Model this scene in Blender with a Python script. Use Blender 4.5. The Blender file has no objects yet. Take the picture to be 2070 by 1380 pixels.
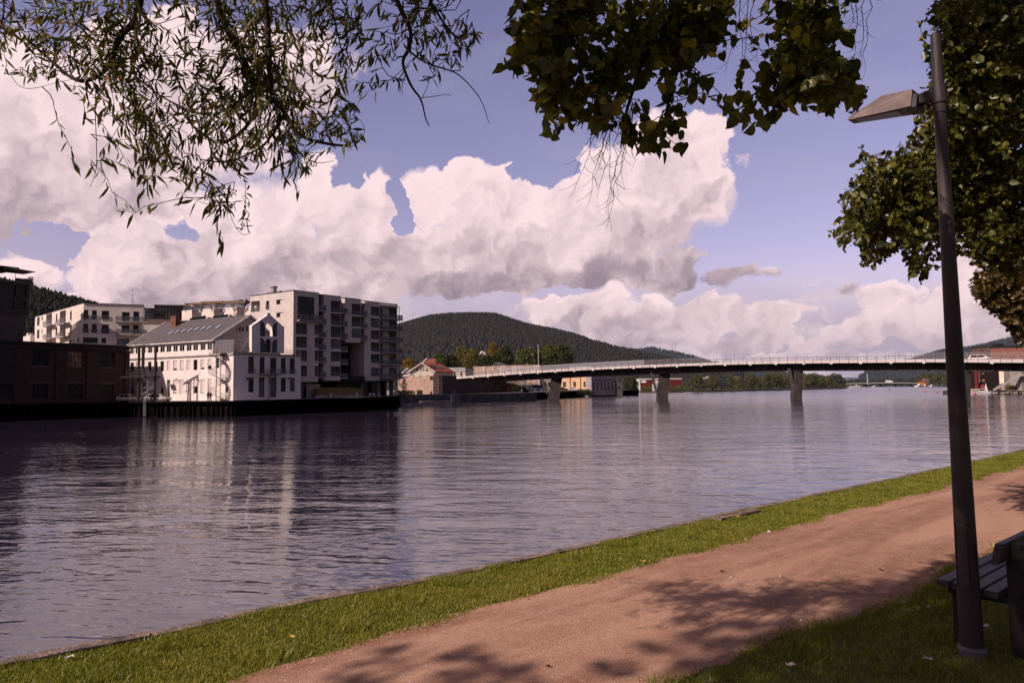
import bpy, math, random
import numpy as np
from mathutils import Vector, Matrix
random.seed(7); RNG = np.random.default_rng(7)
sc = bpy.context.scene; COL = sc.collection
# ------------------------------------------------------------------ camera
FPX = 1450.0; EYE = 5.0; PIT = math.atan(93/FPX); ROL = 0.0108
_f = Vector((0, math.cos(PIT), math.sin(PIT))); _r0 = Vector((1,0,0)); _u0 = Vector((0,-math.sin(PIT),math.cos(PIT)))
_r = _r0*math.cos(ROL)-_u0*math.sin(ROL); _u = _u0*math.cos(ROL)+_r0*math.sin(ROL)
CAM = Vector((0,0,EYE))
cd = bpy.data.cameras.new('camera'); cam = bpy.data.objects.new('camera', cd); COL.objects.link(cam)
cd.sensor_width = 36; cd.lens = 36*FPX/2070; cd.clip_start = 0.05; cd.clip_end = 40000
cam.matrix_world = Matrix(((_r.x,_u.x,-_f.x,0),(_r.y,_u.y,-_f.y,0),(_r.z,_u.z,-_f.z,EYE),(0,0,0,1)))
sc.camera = cam
def ray(px, py): return _f*FPX + _r*(px-1035) + _u*(690-py)
def P(px, py, Y):
    d = ray(px,py); return CAM + d*(Y/d.y)
def G(px, py, z):
    d = ray(px,py); return CAM + d*((z-EYE)/d.z)
def XH(px, Y): return P(px, 783, Y).x
def crop(ox, oy, s): return lambda x, y: (ox+x/s, oy+y/s)
C1=crop(0,500,3.833); C2=crop(240,560,4.9275); C3=crop(480,560,4.928); C4=crop(780,620,5.175); C5=crop(1080,680,5.175)
C6=crop(1400,660,5.75); C7=crop(1700,640,5.595); C8=crop(0,680,7.667); C9=crop(780,700,7.96); C10=crop(1120,740,8.625)
C11=crop(1940,680,10.615); C12=crop(1690,740,10.35)
ID = lambda x, y: (x, y)
class Fr:
    """vertical plane: origin (x,y), unit u to the right, n outward"""
    def __init__(s, o, u):
        l = math.hypot(*u); s.o = o; s.u = (u[0]/l, u[1]/l); s.n = (s.u[1], -s.u[0])
    def pt(s, a, t, z): return (s.o[0]+s.u[0]*a+s.n[0]*t, s.o[1]+s.u[1]*a+s.n[1]*t, z)
    def hit(s, px, py, t=0.0):
        d = ray(px, py); ox = s.o[0]+s.n[0]*t; oy = s.o[1]+s.n[1]*t
        # CAM + k d = o + a u
        den = d.x*s.n[0]+d.y*s.n[1]; k = (ox*s.n[0]+oy*s.n[1])/den
        p = CAM + d*k
        return ((p.x-ox)*s.u[0]+(p.y-oy)*s.u[1], p.z)
    def rect(s, C, x0, y0, x1, y1, t=0.0):
        ym=(y0+y1)/2; xm=(x0+x1)/2
        a=s.hit(*C(x0,ym),t)[0]; b=s.hit(*C(x1,ym),t)[0]; c=s.hit(*C(xm,y1),t)[1]; d=s.hit(*C(xm,y0),t)[1]
        return (min(a,b),max(a,b),c,d)
def frame_px(px0, Y0, px1, Y1): 
    a=(XH(px0,Y0),Y0); b=(XH(px1,Y1),Y1); return Fr(a,(b[0]-a[0],b[1]-a[1])), math.hypot(b[0]-a[0],b[1]-a[1])
# ------------------------------------------------------------------ objects
def tag(o, label=None, cat=None, group=None, kind=None):
    if label: o['label']=label
    if cat: o['category']=cat
    if group: o['group']=group
    if kind: o['kind']=kind
    return o
def thing(name, label, cat, loc=(0,0,0), rz=0, group=None):
    o = bpy.data.objects.new(name, None); COL.objects.link(o); o.location=loc; o.rotation_euler=(0,0,rz); o.empty_display_size=.2
    return tag(o,label,cat,group)
def link(name, me, m, parent=None, local=False):
    o = bpy.data.objects.new(name, me); COL.objects.link(o)
    if m:
        for mm in (m if isinstance(m,(list,tuple)) else [m]): me.materials.append(mm)
    if parent is not None:
        o.parent = parent
        if not local and parent.type=='EMPTY': o.location = -Vector(parent.location)
    return o
class MB:
    def __init__(s): s.v=[]; s.f=[]; s.sm=[]; s.mi=[]; s.cm=0
    def add(s, vs, fs, smooth=False):
        b=len(s.v); s.v+= [tuple(v) for v in vs]; s.f+=[tuple(b+i for i in f) for f in fs]; s.sm+=[smooth]*len(fs); s.mi+=[s.cm]*len(fs)
    def quad(s,a,b,c,d): s.add([a,b,c,d],[(0,1,2,3)])
    def hexa(s, p): s.add(p,[(0,3,2,1),(4,5,6,7),(0,1,5,4),(1,2,6,5),(2,3,7,6),(3,0,4,7)])
    def box(s, fr, s0,s1,t0,t1,z0,z1):
        s.hexa([fr.pt(s0,t1,z0),fr.pt(s1,t1,z0),fr.pt(s1,t0,z0),fr.pt(s0,t0,z0),fr.pt(s0,t1,z1),fr.pt(s1,t1,z1),fr.pt(s1,t0,z1),fr.pt(s0,t0,z1)])
    def abox(s,x0,x1,y0,y1,z0,z1):
        s.hexa([(x0,y0,z0),(x1,y0,z0),(x1,y1,z0),(x0,y1,z0),(x0,y0,z1),(x1,y0,z1),(x1,y1,z1),(x0,y1,z1)])
    def prism(s, pts_a, pts_b):
        n=len(pts_a); s.add(list(pts_a)+list(pts_b),[tuple(range(n))[::-1],tuple(range(n,2*n))]+[(i,(i+1)%n,n+(i+1)%n,n+i) for i in range(n)])
    def cyl(s,p0,p1,r0,r1=None,n=6,cap=True):
        r1=r0 if r1 is None else r1; p0=Vector(p0);p1=Vector(p1); d=(p1-p0)
        if d.length<1e-6: return
        d.normalize(); a=d.orthogonal().normalized(); b=d.cross(a)
        vs=[]
        for p,r in((p0,r0),(p1,r1)):
            for i in range(n):
                an=2*math.pi*i/n; vs.append(p+a*(r*math.cos(an))+b*(r*math.sin(an)))
        s.add(vs,[(i,(i+1)%n,n+(i+1)%n,n+i) for i in range(n)],True)
        if cap: s.add(vs,[tuple(range(n))[::-1],tuple(range(n,2*n))])
    def tube(s, pts, rs, n=4):
        pts=[Vector(p) for p in pts]; rings=[]; up=None
        for i,p in enumerate(pts):
            d=(pts[min(i+1,len(pts)-1)]-pts[max(i-1,0)])
            if d.length<1e-7: d=Vector((0,0,1))
            d.normalize()
            a = d.orthogonal().normalized() if up is None else (up-d*up.dot(d))
            if a.length<1e-5: a=d.orthogonal()
            a.normalize(); up=a; b=d.cross(a); r=rs[i] if hasattr(rs,'__len__') else rs
            rings.append([p+a*(r*math.cos(2*math.pi*k/n))+b*(r*math.sin(2*math.pi*k/n)) for k in range(n)])
        vs=[v for r in rings for v in r]; fs=[]
        for i in range(len(pts)-1):
            for k in range(n): fs.append((i*n+k,i*n+(k+1)%n,(i+1)*n+(k+1)%n,(i+1)*n+k))
        s.add(vs,fs,True)
    def sphere(s,c,r,seg=8,rin=5,sz=1.0):
        vs=[];fs=[]
        for i in range(rin+1):
            th=math.pi*i/rin
            for k in range(seg):
                ph=2*math.pi*k/seg; vs.append((c[0]+r*math.sin(th)*math.cos(ph),c[1]+r*math.sin(th)*math.sin(ph),c[2]+r*sz*math.cos(th)))
        for i in range(rin):
            for k in range(seg): fs.append((i*seg+k,(i+1)*seg+k,(i+1)*seg+(k+1)%seg,i*seg+(k+1)%seg))
        s.add(vs,fs,True)
    def facade(s, fr, s0,s1,z0,z1,t,ops):
        ss=sorted(set([s0,s1]+[min(max(q,s0),s1) for o in ops for q in o[:2]])); zs=sorted(set([z0,z1]+[min(max(q,z0),z1) for o in ops for q in o[2:4]]))
        for i in range(len(ss)-1):
            for j in range(len(zs)-1):
                cs=(ss[i]+ss[i+1])/2; cz=(zs[j]+zs[j+1])/2
                if any(o[0]<cs<o[1] and o[2]<cz<o[3] for o in ops): continue
                s.quad(fr.pt(ss[i],t,zs[j]),fr.pt(ss[i+1],t,zs[j]),fr.pt(ss[i+1],t,zs[j+1]),fr.pt(ss[i],t,zs[j+1]))
        for a,b,c,d,dep in ops:
            q=t-dep
            s.quad(fr.pt(a,t,c),fr.pt(b,t,c),fr.pt(b,q,c),fr.pt(a,q,c)); s.quad(fr.pt(a,q,d),fr.pt(b,q,d),fr.pt(b,t,d),fr.pt(a,t,d))
            s.quad(fr.pt(a,q,c),fr.pt(a,q,d),fr.pt(a,t,d),fr.pt(a,t,c)); s.quad(fr.pt(b,t,c),fr.pt(b,t,d),fr.pt(b,q,d),fr.pt(b,q,c))
            s.quad(fr.pt(a,q,c),fr.pt(b,q,c),fr.pt(b,q,d),fr.pt(a,q,d))
    def block(s, fr, s0,s1,z0,z1,t0,depth,ops,top=True):
        """body with a front facade with openings, sides, back, top"""
        s.facade(fr,s0,s1,z0,z1,t0,ops); q=t0-depth
        s.quad(fr.pt(s0,q,z0),fr.pt(s0,t0,z0),fr.pt(s0,t0,z1),fr.pt(s0,q,z1)); s.quad(fr.pt(s1,t0,z0),fr.pt(s1,q,z0),fr.pt(s1,q,z1),fr.pt(s1,t0,z1))
        s.quad(fr.pt(s1,q,z0),fr.pt(s0,q,z0),fr.pt(s0,q,z1),fr.pt(s1,q,z1)); s.quad(fr.pt(s0,q,z0),fr.pt(s1,q,z0),fr.pt(s1,t0,z0),fr.pt(s0,t0,z0))
        if top: s.quad(fr.pt(s0,t0,z1),fr.pt(s1,t0,z1),fr.pt(s1,q,z1),fr.pt(s0,q,z1))
    def build(s,name,m,parent=None,local=False):
        me=bpy.data.meshes.new(name); me.from_pydata(s.v,[],s.f); me.polygons.foreach_set('use_smooth',s.sm)
        o=link(name,me,m,parent,local)
        if any(s.mi): me.polygons.foreach_set('material_index',s.mi)
        me.update(); return o
def npmesh(name, V, F, m, parent=None, smooth=False, local=False):
    """V (N,3), F (M,k)"""
    me=bpy.data.meshes.new(name); M,k=F.shape
    me.vertices.add(len(V)); me.vertices.foreach_set('co',np.ascontiguousarray(V,dtype=np.float32).ravel())
    me.loops.add(M*k); me.loops.foreach_set('vertex_index',np.ascontiguousarray(F,dtype=np.int32).ravel())
    me.polygons.add(M); me.polygons.foreach_set('loop_start',np.arange(0,M*k,k,dtype=np.int32)); 
    if smooth: me.polygons.foreach_set('use_smooth',np.ones(M,dtype=bool))
    me.update(calc_edges=True); me.validate()
    return link(name,me,m,parent,local)
# ------------------------------------------------------------------ materials
def nt_new(name):
    m=bpy.data.materials.new(name); m.use_nodes=True; nt=m.node_tree; nt.nodes.clear(); return m,nt
def N(nt,t,**kw):
    n=nt.nodes.new(t)
    for k,v in kw.items():
        if k[0]=='_': setattr(n,k[1:],v)
        else: n.inputs[k].default_value=v
    return n
def L(nt,a,b): nt.links.new(a,b)
def mathn(nt,op,a,b=None,c=None,clamp=False):
    n=nt.nodes.new('ShaderNodeMath'); n.operation=op; n.use_clamp=clamp
    for i,x in enumerate((a,b,c)):
        if x is None: continue
        if isinstance(x,(int,float)): n.inputs[i].default_value=x
        else: nt.links.new(x,n.inputs[i])
    return n.outputs[0]
def mixc(nt,f,a,b,mode='MIX'):
    n=nt.nodes.new('ShaderNodeMix'); n.data_type='RGBA'; n.blend_type=mode
    for k,x in ((0,f),(6,a),(7,b)):
        if isinstance(x,(int,float)): n.inputs[k].default_value=x
        elif isinstance(x,(tuple,list)): n.inputs[k].default_value=(*x[:3],1)
        else: nt.links.new(x,n.inputs[k])
    return n.outputs[2]
def noise(nt,vec,scale,detail=4,rough=.55,dist=0):
    n=nt.nodes.new('ShaderNodeTexNoise'); n.inputs['Scale'].default_value=scale; n.inputs['Detail'].default_value=detail; n.inputs['Roughness'].default_value=rough; n.inputs['Distortion'].default_value=dist
    if vec is not None: nt.links.new(vec,n.inputs['Vector'])
    return n.outputs[0]
def ramp(nt,v,a,b):
    n=nt.nodes.new('ShaderNodeMapRange'); n.interpolation_type='SMOOTHSTEP'
    n.inputs[1].default_value=a; n.inputs[2].default_value=b; nt.links.new(v,n.inputs[0]); return n.outputs[0]
def scaled(nt,vec,s):
    n=nt.nodes.new('ShaderNodeVectorMath'); n.operation='MULTIPLY'; n.inputs[1].default_value=s; nt.links.new(vec,n.inputs[0]); return n.outputs[0]
_mc={}
def mat(name,col,rough=.8,metal=0.,nscale=1.,namt=.12,bump=0.,bscale=20.,spec=.3,col2=None,stretch=(1,1,1),island=0.,haze=0.):
    if name in _mc: return _mc[name]
    m,nt=nt_new(name); out=N(nt,'ShaderNodeOutputMaterial'); b=N(nt,'ShaderNodeBsdfPrincipled'); L(nt,b.outputs[0],out.inputs[0])
    b.inputs['Roughness'].default_value=rough; b.inputs['Metallic'].default_value=metal; b.inputs['Specular IOR Level'].default_value=spec
    tc=N(nt,'ShaderNodeTexCoord'); v=scaled(nt,tc.outputs['Object'],stretch)
    nz=noise(nt,v,nscale,6,.6); lo=tuple(c*(1-namt*2) for c in col); hi=tuple(min(1,c*(1+namt*1.6)) for c in col)
    if col2: lo,hi=col,col2
    c=mixc(nt,ramp(nt,nz,.3,.7),lo,hi)
    if island:
        g=N(nt,'ShaderNodeNewGeometry'); r=mathn(nt,'MULTIPLY_ADD',g.outputs['Random Per Island'],2*island,1-island)
        hs=N(nt,'ShaderNodeHueSaturation'); L(nt,c,hs.inputs['Color']); L(nt,r,hs.inputs['Value']); c=hs.outputs[0]
    L(nt,c,b.inputs['Base Color'])
    if bump:
        bn=N(nt,'ShaderNodeBump',Strength=bump,Distance=.05); L(nt,noise(nt,v,bscale,5,.6),bn.inputs['Height']); L(nt,bn.outputs[0],b.inputs['Normal'])
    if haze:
        b.inputs['Emission Color'].default_value=(.36,.34,.50,1); b.inputs['Emission Strength'].default_value=haze  # faint glow painted on as distance haze
    _mc[name]=m; return m
def brickmat(name,c1,c2,mortar,scale=4.,bw=.5,bh=.25,ms=.02,axis=(1,0),rough=.85,bump=.4):
    m,nt=nt_new(name); out=N(nt,'ShaderNodeOutputMaterial'); b=N(nt,'ShaderNodeBsdfPrincipled',Roughness=rough); L(nt,b.outputs[0],out.inputs[0])
    b.inputs['Specular IOR Level'].default_value=.2
    tc=N(nt,'ShaderNodeTexCoord'); sp=N(nt,'ShaderNodeSeparateXYZ'); L(nt,tc.outputs['Object'],sp.inputs[0])
    l=math.hypot(*axis); x=mathn(nt,'ADD',mathn(nt,'MULTIPLY',sp.outputs[0],axis[0]/l),mathn(nt,'MULTIPLY',sp.outputs[1],axis[1]/l))
    cb=N(nt,'ShaderNodeCombineXYZ'); L(nt,x,cb.inputs[0]); L(nt,sp.outputs[2],cb.inputs[1])
    br=N(nt,'ShaderNodeTexBrick',Scale=1.); br.inputs['Color1'].default_value=(*c1,1); br.inputs['Color2'].default_value=(*c2,1); br.inputs['Mortar'].default_value=(*mortar,1)
    br.inputs['Mortar Size'].default_value=ms; br.inputs['Brick Width'].default_value=bw; br.inputs['Row Height'].default_value=bh
    L(nt,cb.outputs[0],br.inputs['Vector'])
    c=mixc(nt,.5,br.outputs[0],noisecol(nt,tc.outputs['Object'],.8),'OVERLAY'); L(nt,c,b.inputs['Base Color'])
    bn=N(nt,'ShaderNodeBump',Strength=bump,Distance=.04); L(nt,br.outputs[0],bn.inputs['Height']); L(nt,bn.outputs[0],b.inputs['Normal'])
    _mc[name]=m; return m
def noisecol(nt,v,s):
    a=noise(nt,v,s,6,.65); cr=N(nt,'ShaderNodeCombineXYZ'); x=mathn(nt,'MULTIPLY_ADD',a,.9,.05)
    for i in range(3): L(nt,x,cr.inputs[i])
    return cr.outputs[0]
def leafmat(name,c1,c2,c3=None,trans=.35,haze=0,gloss=.06):
    m,nt=nt_new(name); out=N(nt,'ShaderNodeOutputMaterial'); g=N(nt,'ShaderNodeNewGeometry'); tc=N(nt,'ShaderNodeTexCoord')
    c=mixc(nt,g.outputs['Random Per Island'],c1,c2)
    if c3:
        w=N(nt,'ShaderNodeTexWhiteNoise',_noise_dimensions='1D'); L(nt,g.outputs['Random Per Island'],w.inputs['W']); c=mixc(nt,ramp(nt,w.outputs[0],.86,.94),c,c3)
    d=N(nt,'ShaderNodeBsdfDiffuse'); t=N(nt,'ShaderNodeBsdfTranslucent'); gl=N(nt,'ShaderNodeBsdfGlossy',Roughness=.4); gl.inputs[0].default_value=(.8,.8,.8,1)
    L(nt,c,d.inputs[0]); c2_=mixc(nt,.5,c,(.35,.33,.02),'MULTIPLY'); c2_=mixc(nt,1.,c,(1.5,1.5,.6),'MULTIPLY'); L(nt,c2_,t.inputs[0])
    mx=N(nt,'ShaderNodeMixShader'); mx.inputs[0].default_value=trans; L(nt,d.outputs[0],mx.inputs[1]); L(nt,t.outputs[0],mx.inputs[2])
    m2=N(nt,'ShaderNodeMixShader'); m2.inputs[0].default_value=gloss; L(nt,mx.outputs[0],m2.inputs[1]); L(nt,gl.outputs[0],m2.inputs[2]); last=m2.outputs[0]
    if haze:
        e=N(nt,'ShaderNodeEmission',Strength=haze); e.inputs[0].default_value=(.36,.34,.50,1); a=N(nt,'ShaderNodeAddShader'); L(nt,last,a.inputs[0]); L(nt,e.outputs[0],a.inputs[1]); last=a.outputs[0]  # added glow stands in for distance haze
    L(nt,last,out.inputs[0]); _mc[name]=m; return m
def glassmat(name,col=(.016,.015,.016),rough=.06,spec=.32,var=.5):
    m=mat(name,col,rough,0,.35,var,spec=spec); return m
def clearglass(name,alpha=.3,col=(.5,.52,.55)):
    m,nt=nt_new(name); out=N(nt,'ShaderNodeOutputMaterial'); b=N(nt,'ShaderNodeBsdfPrincipled',Roughness=.08,Alpha=alpha); b.inputs['Base Color'].default_value=(*col,1)
    L(nt,b.outputs[0],out.inputs[0]); _mc[name]=m; return m
WHITE=mat('white_render',(.74,.64,.58),.85,nscale=.6,namt=.05,bump=.1,bscale=30)
FACW=mat('factory_white_paint',(.84,.73,.68),.8,nscale=.5,namt=.04,bump=.15,bscale=12)
APTW=mat('apartment_cladding',(.62,.54,.50),.75,nscale=.8,namt=.06)
TRIM=mat('white_trim',(.8,.74,.7),.5)
DARKM=mat('dark_metal',(.025,.023,.024),.5,spec=.4)
GREYM=mat('grey_metal',(.22,.21,.22),.45,metal=.4)
GALV=mat('galvanised_steel',(.42,.40,.40),.45,metal=.5)
GLASS=glassmat('dark_window_glass'); GLASSB=glassmat('blue_window_glass',(.10,.11,.14),.15)
GLASSW=glassmat('lit_window_glass',(.22,.15,.09),.2,var=.4)
BLIND=mat('white_blind',(.66,.56,.54),.8,nscale=3,namt=.12,stretch=(1,1,3))
RAILG=clearglass('balcony_glass',.42,(.10,.10,.11)); SCREENG=clearglass('bridge_screen_glass',.45,(.50,.50,.56)); MESHG=clearglass('bridge_mesh_screen',.12,(.55,.52,.58))
SLATE=mat('grey_roof',(.115,.100,.098),.7,nscale=1.5,namt=.12,bump=.4,bscale=4)
CONC=mat('concrete',(.36,.32,.30),.85,nscale=.7,namt=.12,bump=.2)
DCONC=mat('dark_concrete',(.10,.09,.092),.85,nscale=.4,namt=.2,bump=.2)
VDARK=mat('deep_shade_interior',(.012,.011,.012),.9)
WOOD=mat('pergola_wood',(.30,.17,.09),.7)
ROOFT=mat('red_tile_roof',(.27,.085,.060),.8,nscale=2,namt=.2,bump=.5,bscale=8)
CREAM=mat('cream_board',(.80,.68,.55),.8,nscale=.4,namt=.04)
WOODD=mat('dark_timber',(.035,.028,.026),.9,nscale=2,namt=.3,stretch=(3,3,.4))
BARK=mat('bark',(.05,.038,.032),.95,nscale=9,namt=.3,bump=.8,bscale=30,stretch=(1,1,.3))
TWIG=mat('twig_bark',(.022,.016,.014),.9,nscale=9,namt=.2)
SUN_AZ=math.radians(52); SUN_EL=math.radians(37)   # azimuth from -Y toward -X
S=Vector((-math.sin(SUN_AZ)*math.cos(SUN_EL),-math.cos(SUN_AZ)*math.cos(SUN_EL),math.sin(SUN_EL)))
def window(fr,r,t,depth,parent,cols=2,rows=2,glass=None,fm=None,blind=0.,fw=.09,label=None):
    """window frame part with its pane (and blind) as sub-parts"""
    a,b,c,d=r; q=t-depth; mb=MB(); bw=fw*.6
    mb.box(fr,a,a+fw,q+.02,q+.10,c,d); mb.box(fr,b-fw,b,q+.02,q+.10,c,d); mb.box(fr,a+fw,b-fw,q+.02,q+.10,c,c+fw); mb.box(fr,a+fw,b-fw,q+.02,q+.10,d-fw,d)
    for i in range(1,cols): x=a+(b-a)*i/cols; mb.box(fr,x-bw/2,x+bw/2,q+.02,q+.09,c+fw,d-fw)
    for j in range(1,rows):
        z=c+(d-c)*j/rows
        for i in range(cols):
            xa=a+(b-a)*i/cols+(fw if i==0 else bw/2); xb=a+(b-a)*(i+1)/cols-(fw if i==cols-1 else bw/2)
            mb.box(fr,xa,xb,q+.025,q+.085,z-bw/2,z+bw/2)
    w=mb.build('window',fm or DARKM,parent)
    if label: w['label']=label
    p=MB(); p.quad(fr.pt(a+fw*.5,q+.05,c+fw*.5),fr.pt(b-fw*.5,q+.05,c+fw*.5),fr.pt(b-fw*.5,q+.05,d-fw*.5),fr.pt(a+fw*.5,q+.05,d-fw*.5)); p.build('pane',glass or GLASS,w)
    if blind>0:
        z=d-(d-c)*blind; p=MB(); p.box(fr,a+.02,b-.02,q+.11,q+.14,z,d-.02); p.build('blind',BLIND,w)
    return w
# ------------------------------------------------------------------ sky, sun
sc.view_settings.view_transform='Standard'; sc.view_settings.look='None'; sc.view_settings.exposure=0; sc.view_settings.gamma=1
w=bpy.data.worlds.new('World'); sc.world=w; w.use_nodes=True; nt=w.node_tree; nt.nodes.clear()
out=N(nt,'ShaderNodeOutputWorld'); bg=N(nt,'ShaderNodeBackground',Strength=.1); L(nt,bg.outputs[0],out.inputs[0])
sky=N(nt,'ShaderNodeTexSky',_sky_type='NISHITA',_sun_disc=False,_sun_elevation=SUN_EL,_sun_rotation=math.pi+SUN_AZ,_air_density=1.0,_dust_density=1.2,_ozone_density=2.0)
geo=N(nt,'ShaderNodeTexCoord'); sp=N(nt,'ShaderNodeSeparateXYZ'); nv=N(nt,'ShaderNodeVectorMath',_operation='NORMALIZE'); L(nt,geo.outputs['Generated'],nv.inputs[0]); L(nt,nv.outputs[0],sp.inputs[0])
AZ=mathn(nt,'ARCTAN2',sp.outputs[0],sp.outputs[1]); EL=mathn(nt,'ARCSINE',sp.outputs[2])
# sky colour: the physical sky graded a little towards violet
skc=mixc(nt,1.,sky.outputs[0],(2.05,1.27,1.36),'MULTIPLY')
el01=ramp(nt,EL,0,.55); skc=mixc(nt,1.,skc,mixc(nt,el01,(.90,.88,.88),(.90,.90,.92)),'MULTIPLY')
# clouds ------------------------------------------------ (direction space)
cmb=N(nt,'ShaderNodeCombineXYZ'); L(nt,AZ,cmb.inputs[0]); L(nt,EL,cmb.inputs[1])
def wn(vec,scale,detail,rough=.55,dist=0,ty=None):
    n=nt.nodes.new('ShaderNodeTexNoise'); n.inputs['Scale'].default_value=scale; n.inputs['Detail'].default_value=detail; n.inputs['Roughness'].default_value=rough; n.inputs['Distortion'].default_value=dist
    L(nt,vec,n.inputs['Vector']); return n
def vm(op,a,b=None):
    n=nt.nodes.new('ShaderNodeVectorMath'); n.operation=op
    for i,x in enumerate((a,b)):
        if x is None: continue
        if isinstance(x,(tuple,list)): n.inputs[i].default_value=x
        else: L(nt,x,n.inputs[i])
    return n.outputs[0]
w1=wn(cmb.outputs[0],9,3,.6); w2=wn(cmb.outputs[0],34,6,.62)
warp=vm('ADD',vm('MULTIPLY',vm('SUBTRACT',w1.outputs['Color'],(.5,.5,.5)),(.10,.075,0)),vm('MULTIPLY',vm('SUBTRACT',w2.outputs['Color'],(.5,.5,.5)),(.040,.034,0)))
pw=vm('ADD',cmb.outputs[0],warp)
def ang(px,py):
    d=ray(px,py).normalized(); return math.atan2(d.x,d.y),math.asin(d.z)
# px,py,rx,ry,weight,brightness(0 grey..1 white)
CL=[(40,190,190,130,1,.95),(180,300,230,140,1,.75),(60,390,210,95,1,.45),(270,400,110,70,1,.4),(330,130,170,120,.9,.9),(540,120,190,110,.75,.85),(430,260,170,110,.85,.8),(640,90,80,60,.5,.8),
 (30,560,85,55,1,.85),(40,500,60,25,.5,.4),(-250,250,250,250,1,.8),(-300,500,200,80,.8,.5),
 (190,500,75,55,.9,.85),(300,480,110,60,1,.9),(430,450,100,75,1,.9),(560,430,120,85,1,.95),(640,372,46,70,1,1),(700,420,70,70,1,.95),(774,415,36,72,1,1),(840,375,30,22,.6,1),
 (880,400,60,60,1,1),(945,362,48,62,1,1),(935,430,60,45,1,.95),(1000,400,70,75,1,.95),(1075,430,80,70,1,.9),(1150,400,70,70,1,.95),(1230,340,70,70,1,1),(1330,300,80,75,1,1),(1405,300,65,80,1,1),(1410,390,75,80,1,.85),(1320,420,120,90,1,.8),(1200,470,160,80,1,.75),
 (1000,500,180,70,1,.65),(820,510,170,65,1,.65),(640,530,180,60,1,.6),(430,540,180,60,1,.65),(260,560,120,45,1,.7),(1130,548,230,44,1,.36),(880,572,260,34,1,.38),(620,592,200,28,1,.48),(1330,548,110,42,1,.32),(200,605,90,24,.9,.7),(350,605,120,20,.8,.55),
 (1490,562,70,26,.66,.32),(1552,556,34,18,.52,.28),(1640,545,40,10,.4,.4),
 (1150,630,100,34,1,.75),(1290,645,170,34,.95,.62),(1450,625,70,25,.8,.6),(1560,650,110,38,1,.8),(1590,640,50,28,1,.9),(1400,685,230,20,.8,.5),
 (1700,590,60,20,.6,.6),(1790,610,60,34,.95,.9),(1860,650,130,34,1,.8),(1840,600,40,24,.8,.9),(1420,650,60,24,.9,.8),(1220,605,60,22,.8,.85),(1330,612,50,20,.8,.85),(1980,600,110,60,.9,.8),(1960,520,90,60,.7,.8),(1740,680,140,30,.9,.6),(1950,690,120,30,.85,.5),(2150,560,150,120,1,.7),
 (1500,725,300,22,.7,.55),(1100,705,200,18,.4,.6),(1500,325,40,25,.35,.8),(2400,300,260,160,1,.8)]
CL=[(x,y,rx*1.02,ry*1.04,wt,br) for (x,y,rx,ry,wt,br) in CL]
acc=None; accb=None; mx=None
for (x,y,rx,ry,wt,br) in CL:
    a0,e0=ang(x,y); a1=ang(x+rx,y)[0]; e1=ang(x,y-ry)[1]
    q=vm('MULTIPLY',vm('SUBTRACT',pw,(a0,e0,0)),(1/(a1-a0),1/(e1-e0),0))
    d=nt.nodes.new('ShaderNodeVectorMath'); d.operation='DOT_PRODUCT'; L(nt,q,d.inputs[0]); L(nt,q,d.inputs[1])
    f=mathn(nt,'MAXIMUM',mathn(nt,'MULTIPLY_ADD',d.outputs['Value'],-.62*wt,wt),0.)
    s_=nt.nodes.new('ShaderNodeVectorMath'); s_.operation='DOT_PRODUCT'; L(nt,q,s_.inputs[0]); s_.inputs[1].default_value=(-.08,.22,0)
    # weight^2 for brightness blending, brighter toward the top and left of each puff
    f2=mathn(nt,'MULTIPLY',f,mathn(nt,'MULTIPLY',f,f)); sh=mathn(nt,'ADD',s_.outputs['Value'],br)
    bb=mathn(nt,'MULTIPLY',f2,sh)
    acc=f2 if acc is None else mathn(nt,'ADD',acc,f2); accb=bb if accb is None else mathn(nt,'ADD',accb,bb); mx=f if mx is None else mathn(nt,'MAXIMUM',mx,f)
for (x,y,rx,ry,wt) in ((812,425,34,75,1.),(712,372,24,34,.8),(1040,345,36,26,.6),(1640,655,36,22,.7),(1130,590,60,14,.5),(120,480,110,50,.9),(352,470,45,24,.8),(690,345,45,45,.5),(60,625,150,35,.6),(1110,335,60,50,.5),(1640,600,60,40,.5),(470,20,120,40,.4)):
    a0,e0=ang(x,y); a1=ang(x+rx,y)[0]; e1=ang(x,y-ry)[1]
    q=vm('MULTIPLY',vm('SUBTRACT',pw,(a0,e0,0)),(1/(a1-a0),1/(e1-e0),0)); d=nt.nodes.new('ShaderNodeVectorMath'); d.operation='DOT_PRODUCT'; L(nt,q,d.inputs[0]); L(nt,q,d.inputs[1])
    f=mathn(nt,'MAXIMUM',mathn(nt,'MULTIPLY_ADD',d.outputs['Value'],-wt,wt),0.); mx=mathn(nt,'SUBTRACT',mx,f)
# behind and above the camera: plain broken cloud
br_=mathn(nt,'DIVIDE',accb,mathn(nt,'ADD',acc,1e-4))
det=wn(pw,24,10,.60,.0); ra=wn(pw,11,6,.56,.2); rb=wn(vm('ADD',pw,(.020,-.022,0)),11,6,.56,.2)
far=wn(vm('MULTIPLY',nv.outputs[0],(1,1,2.2)),2.2,8,.6); outm=mathn(nt,'MAXIMUM',ramp(nt,mathn(nt,'ABSOLUTE',AZ),.85,1.1),ramp(nt,EL,.52,.62))
fm_=mathn(nt,'MULTIPLY',ramp(nt,far.outputs[0],.56,.68),outm)
def vor(vec,sc_,sm):
    n=nt.nodes.new('ShaderNodeTexVoronoi'); n.feature='SMOOTH_F1'; n.inputs['Scale'].default_value=sc_; n.inputs['Smoothness'].default_value=sm; L(nt,vec,n.inputs['Vector']); return n.outputs['Distance']
pv=vm('ADD',pw,vm('MULTIPLY',vm('SUBTRACT',w2.outputs['Color'],(.5,.5,.5)),(.02,.02,0)))
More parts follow.
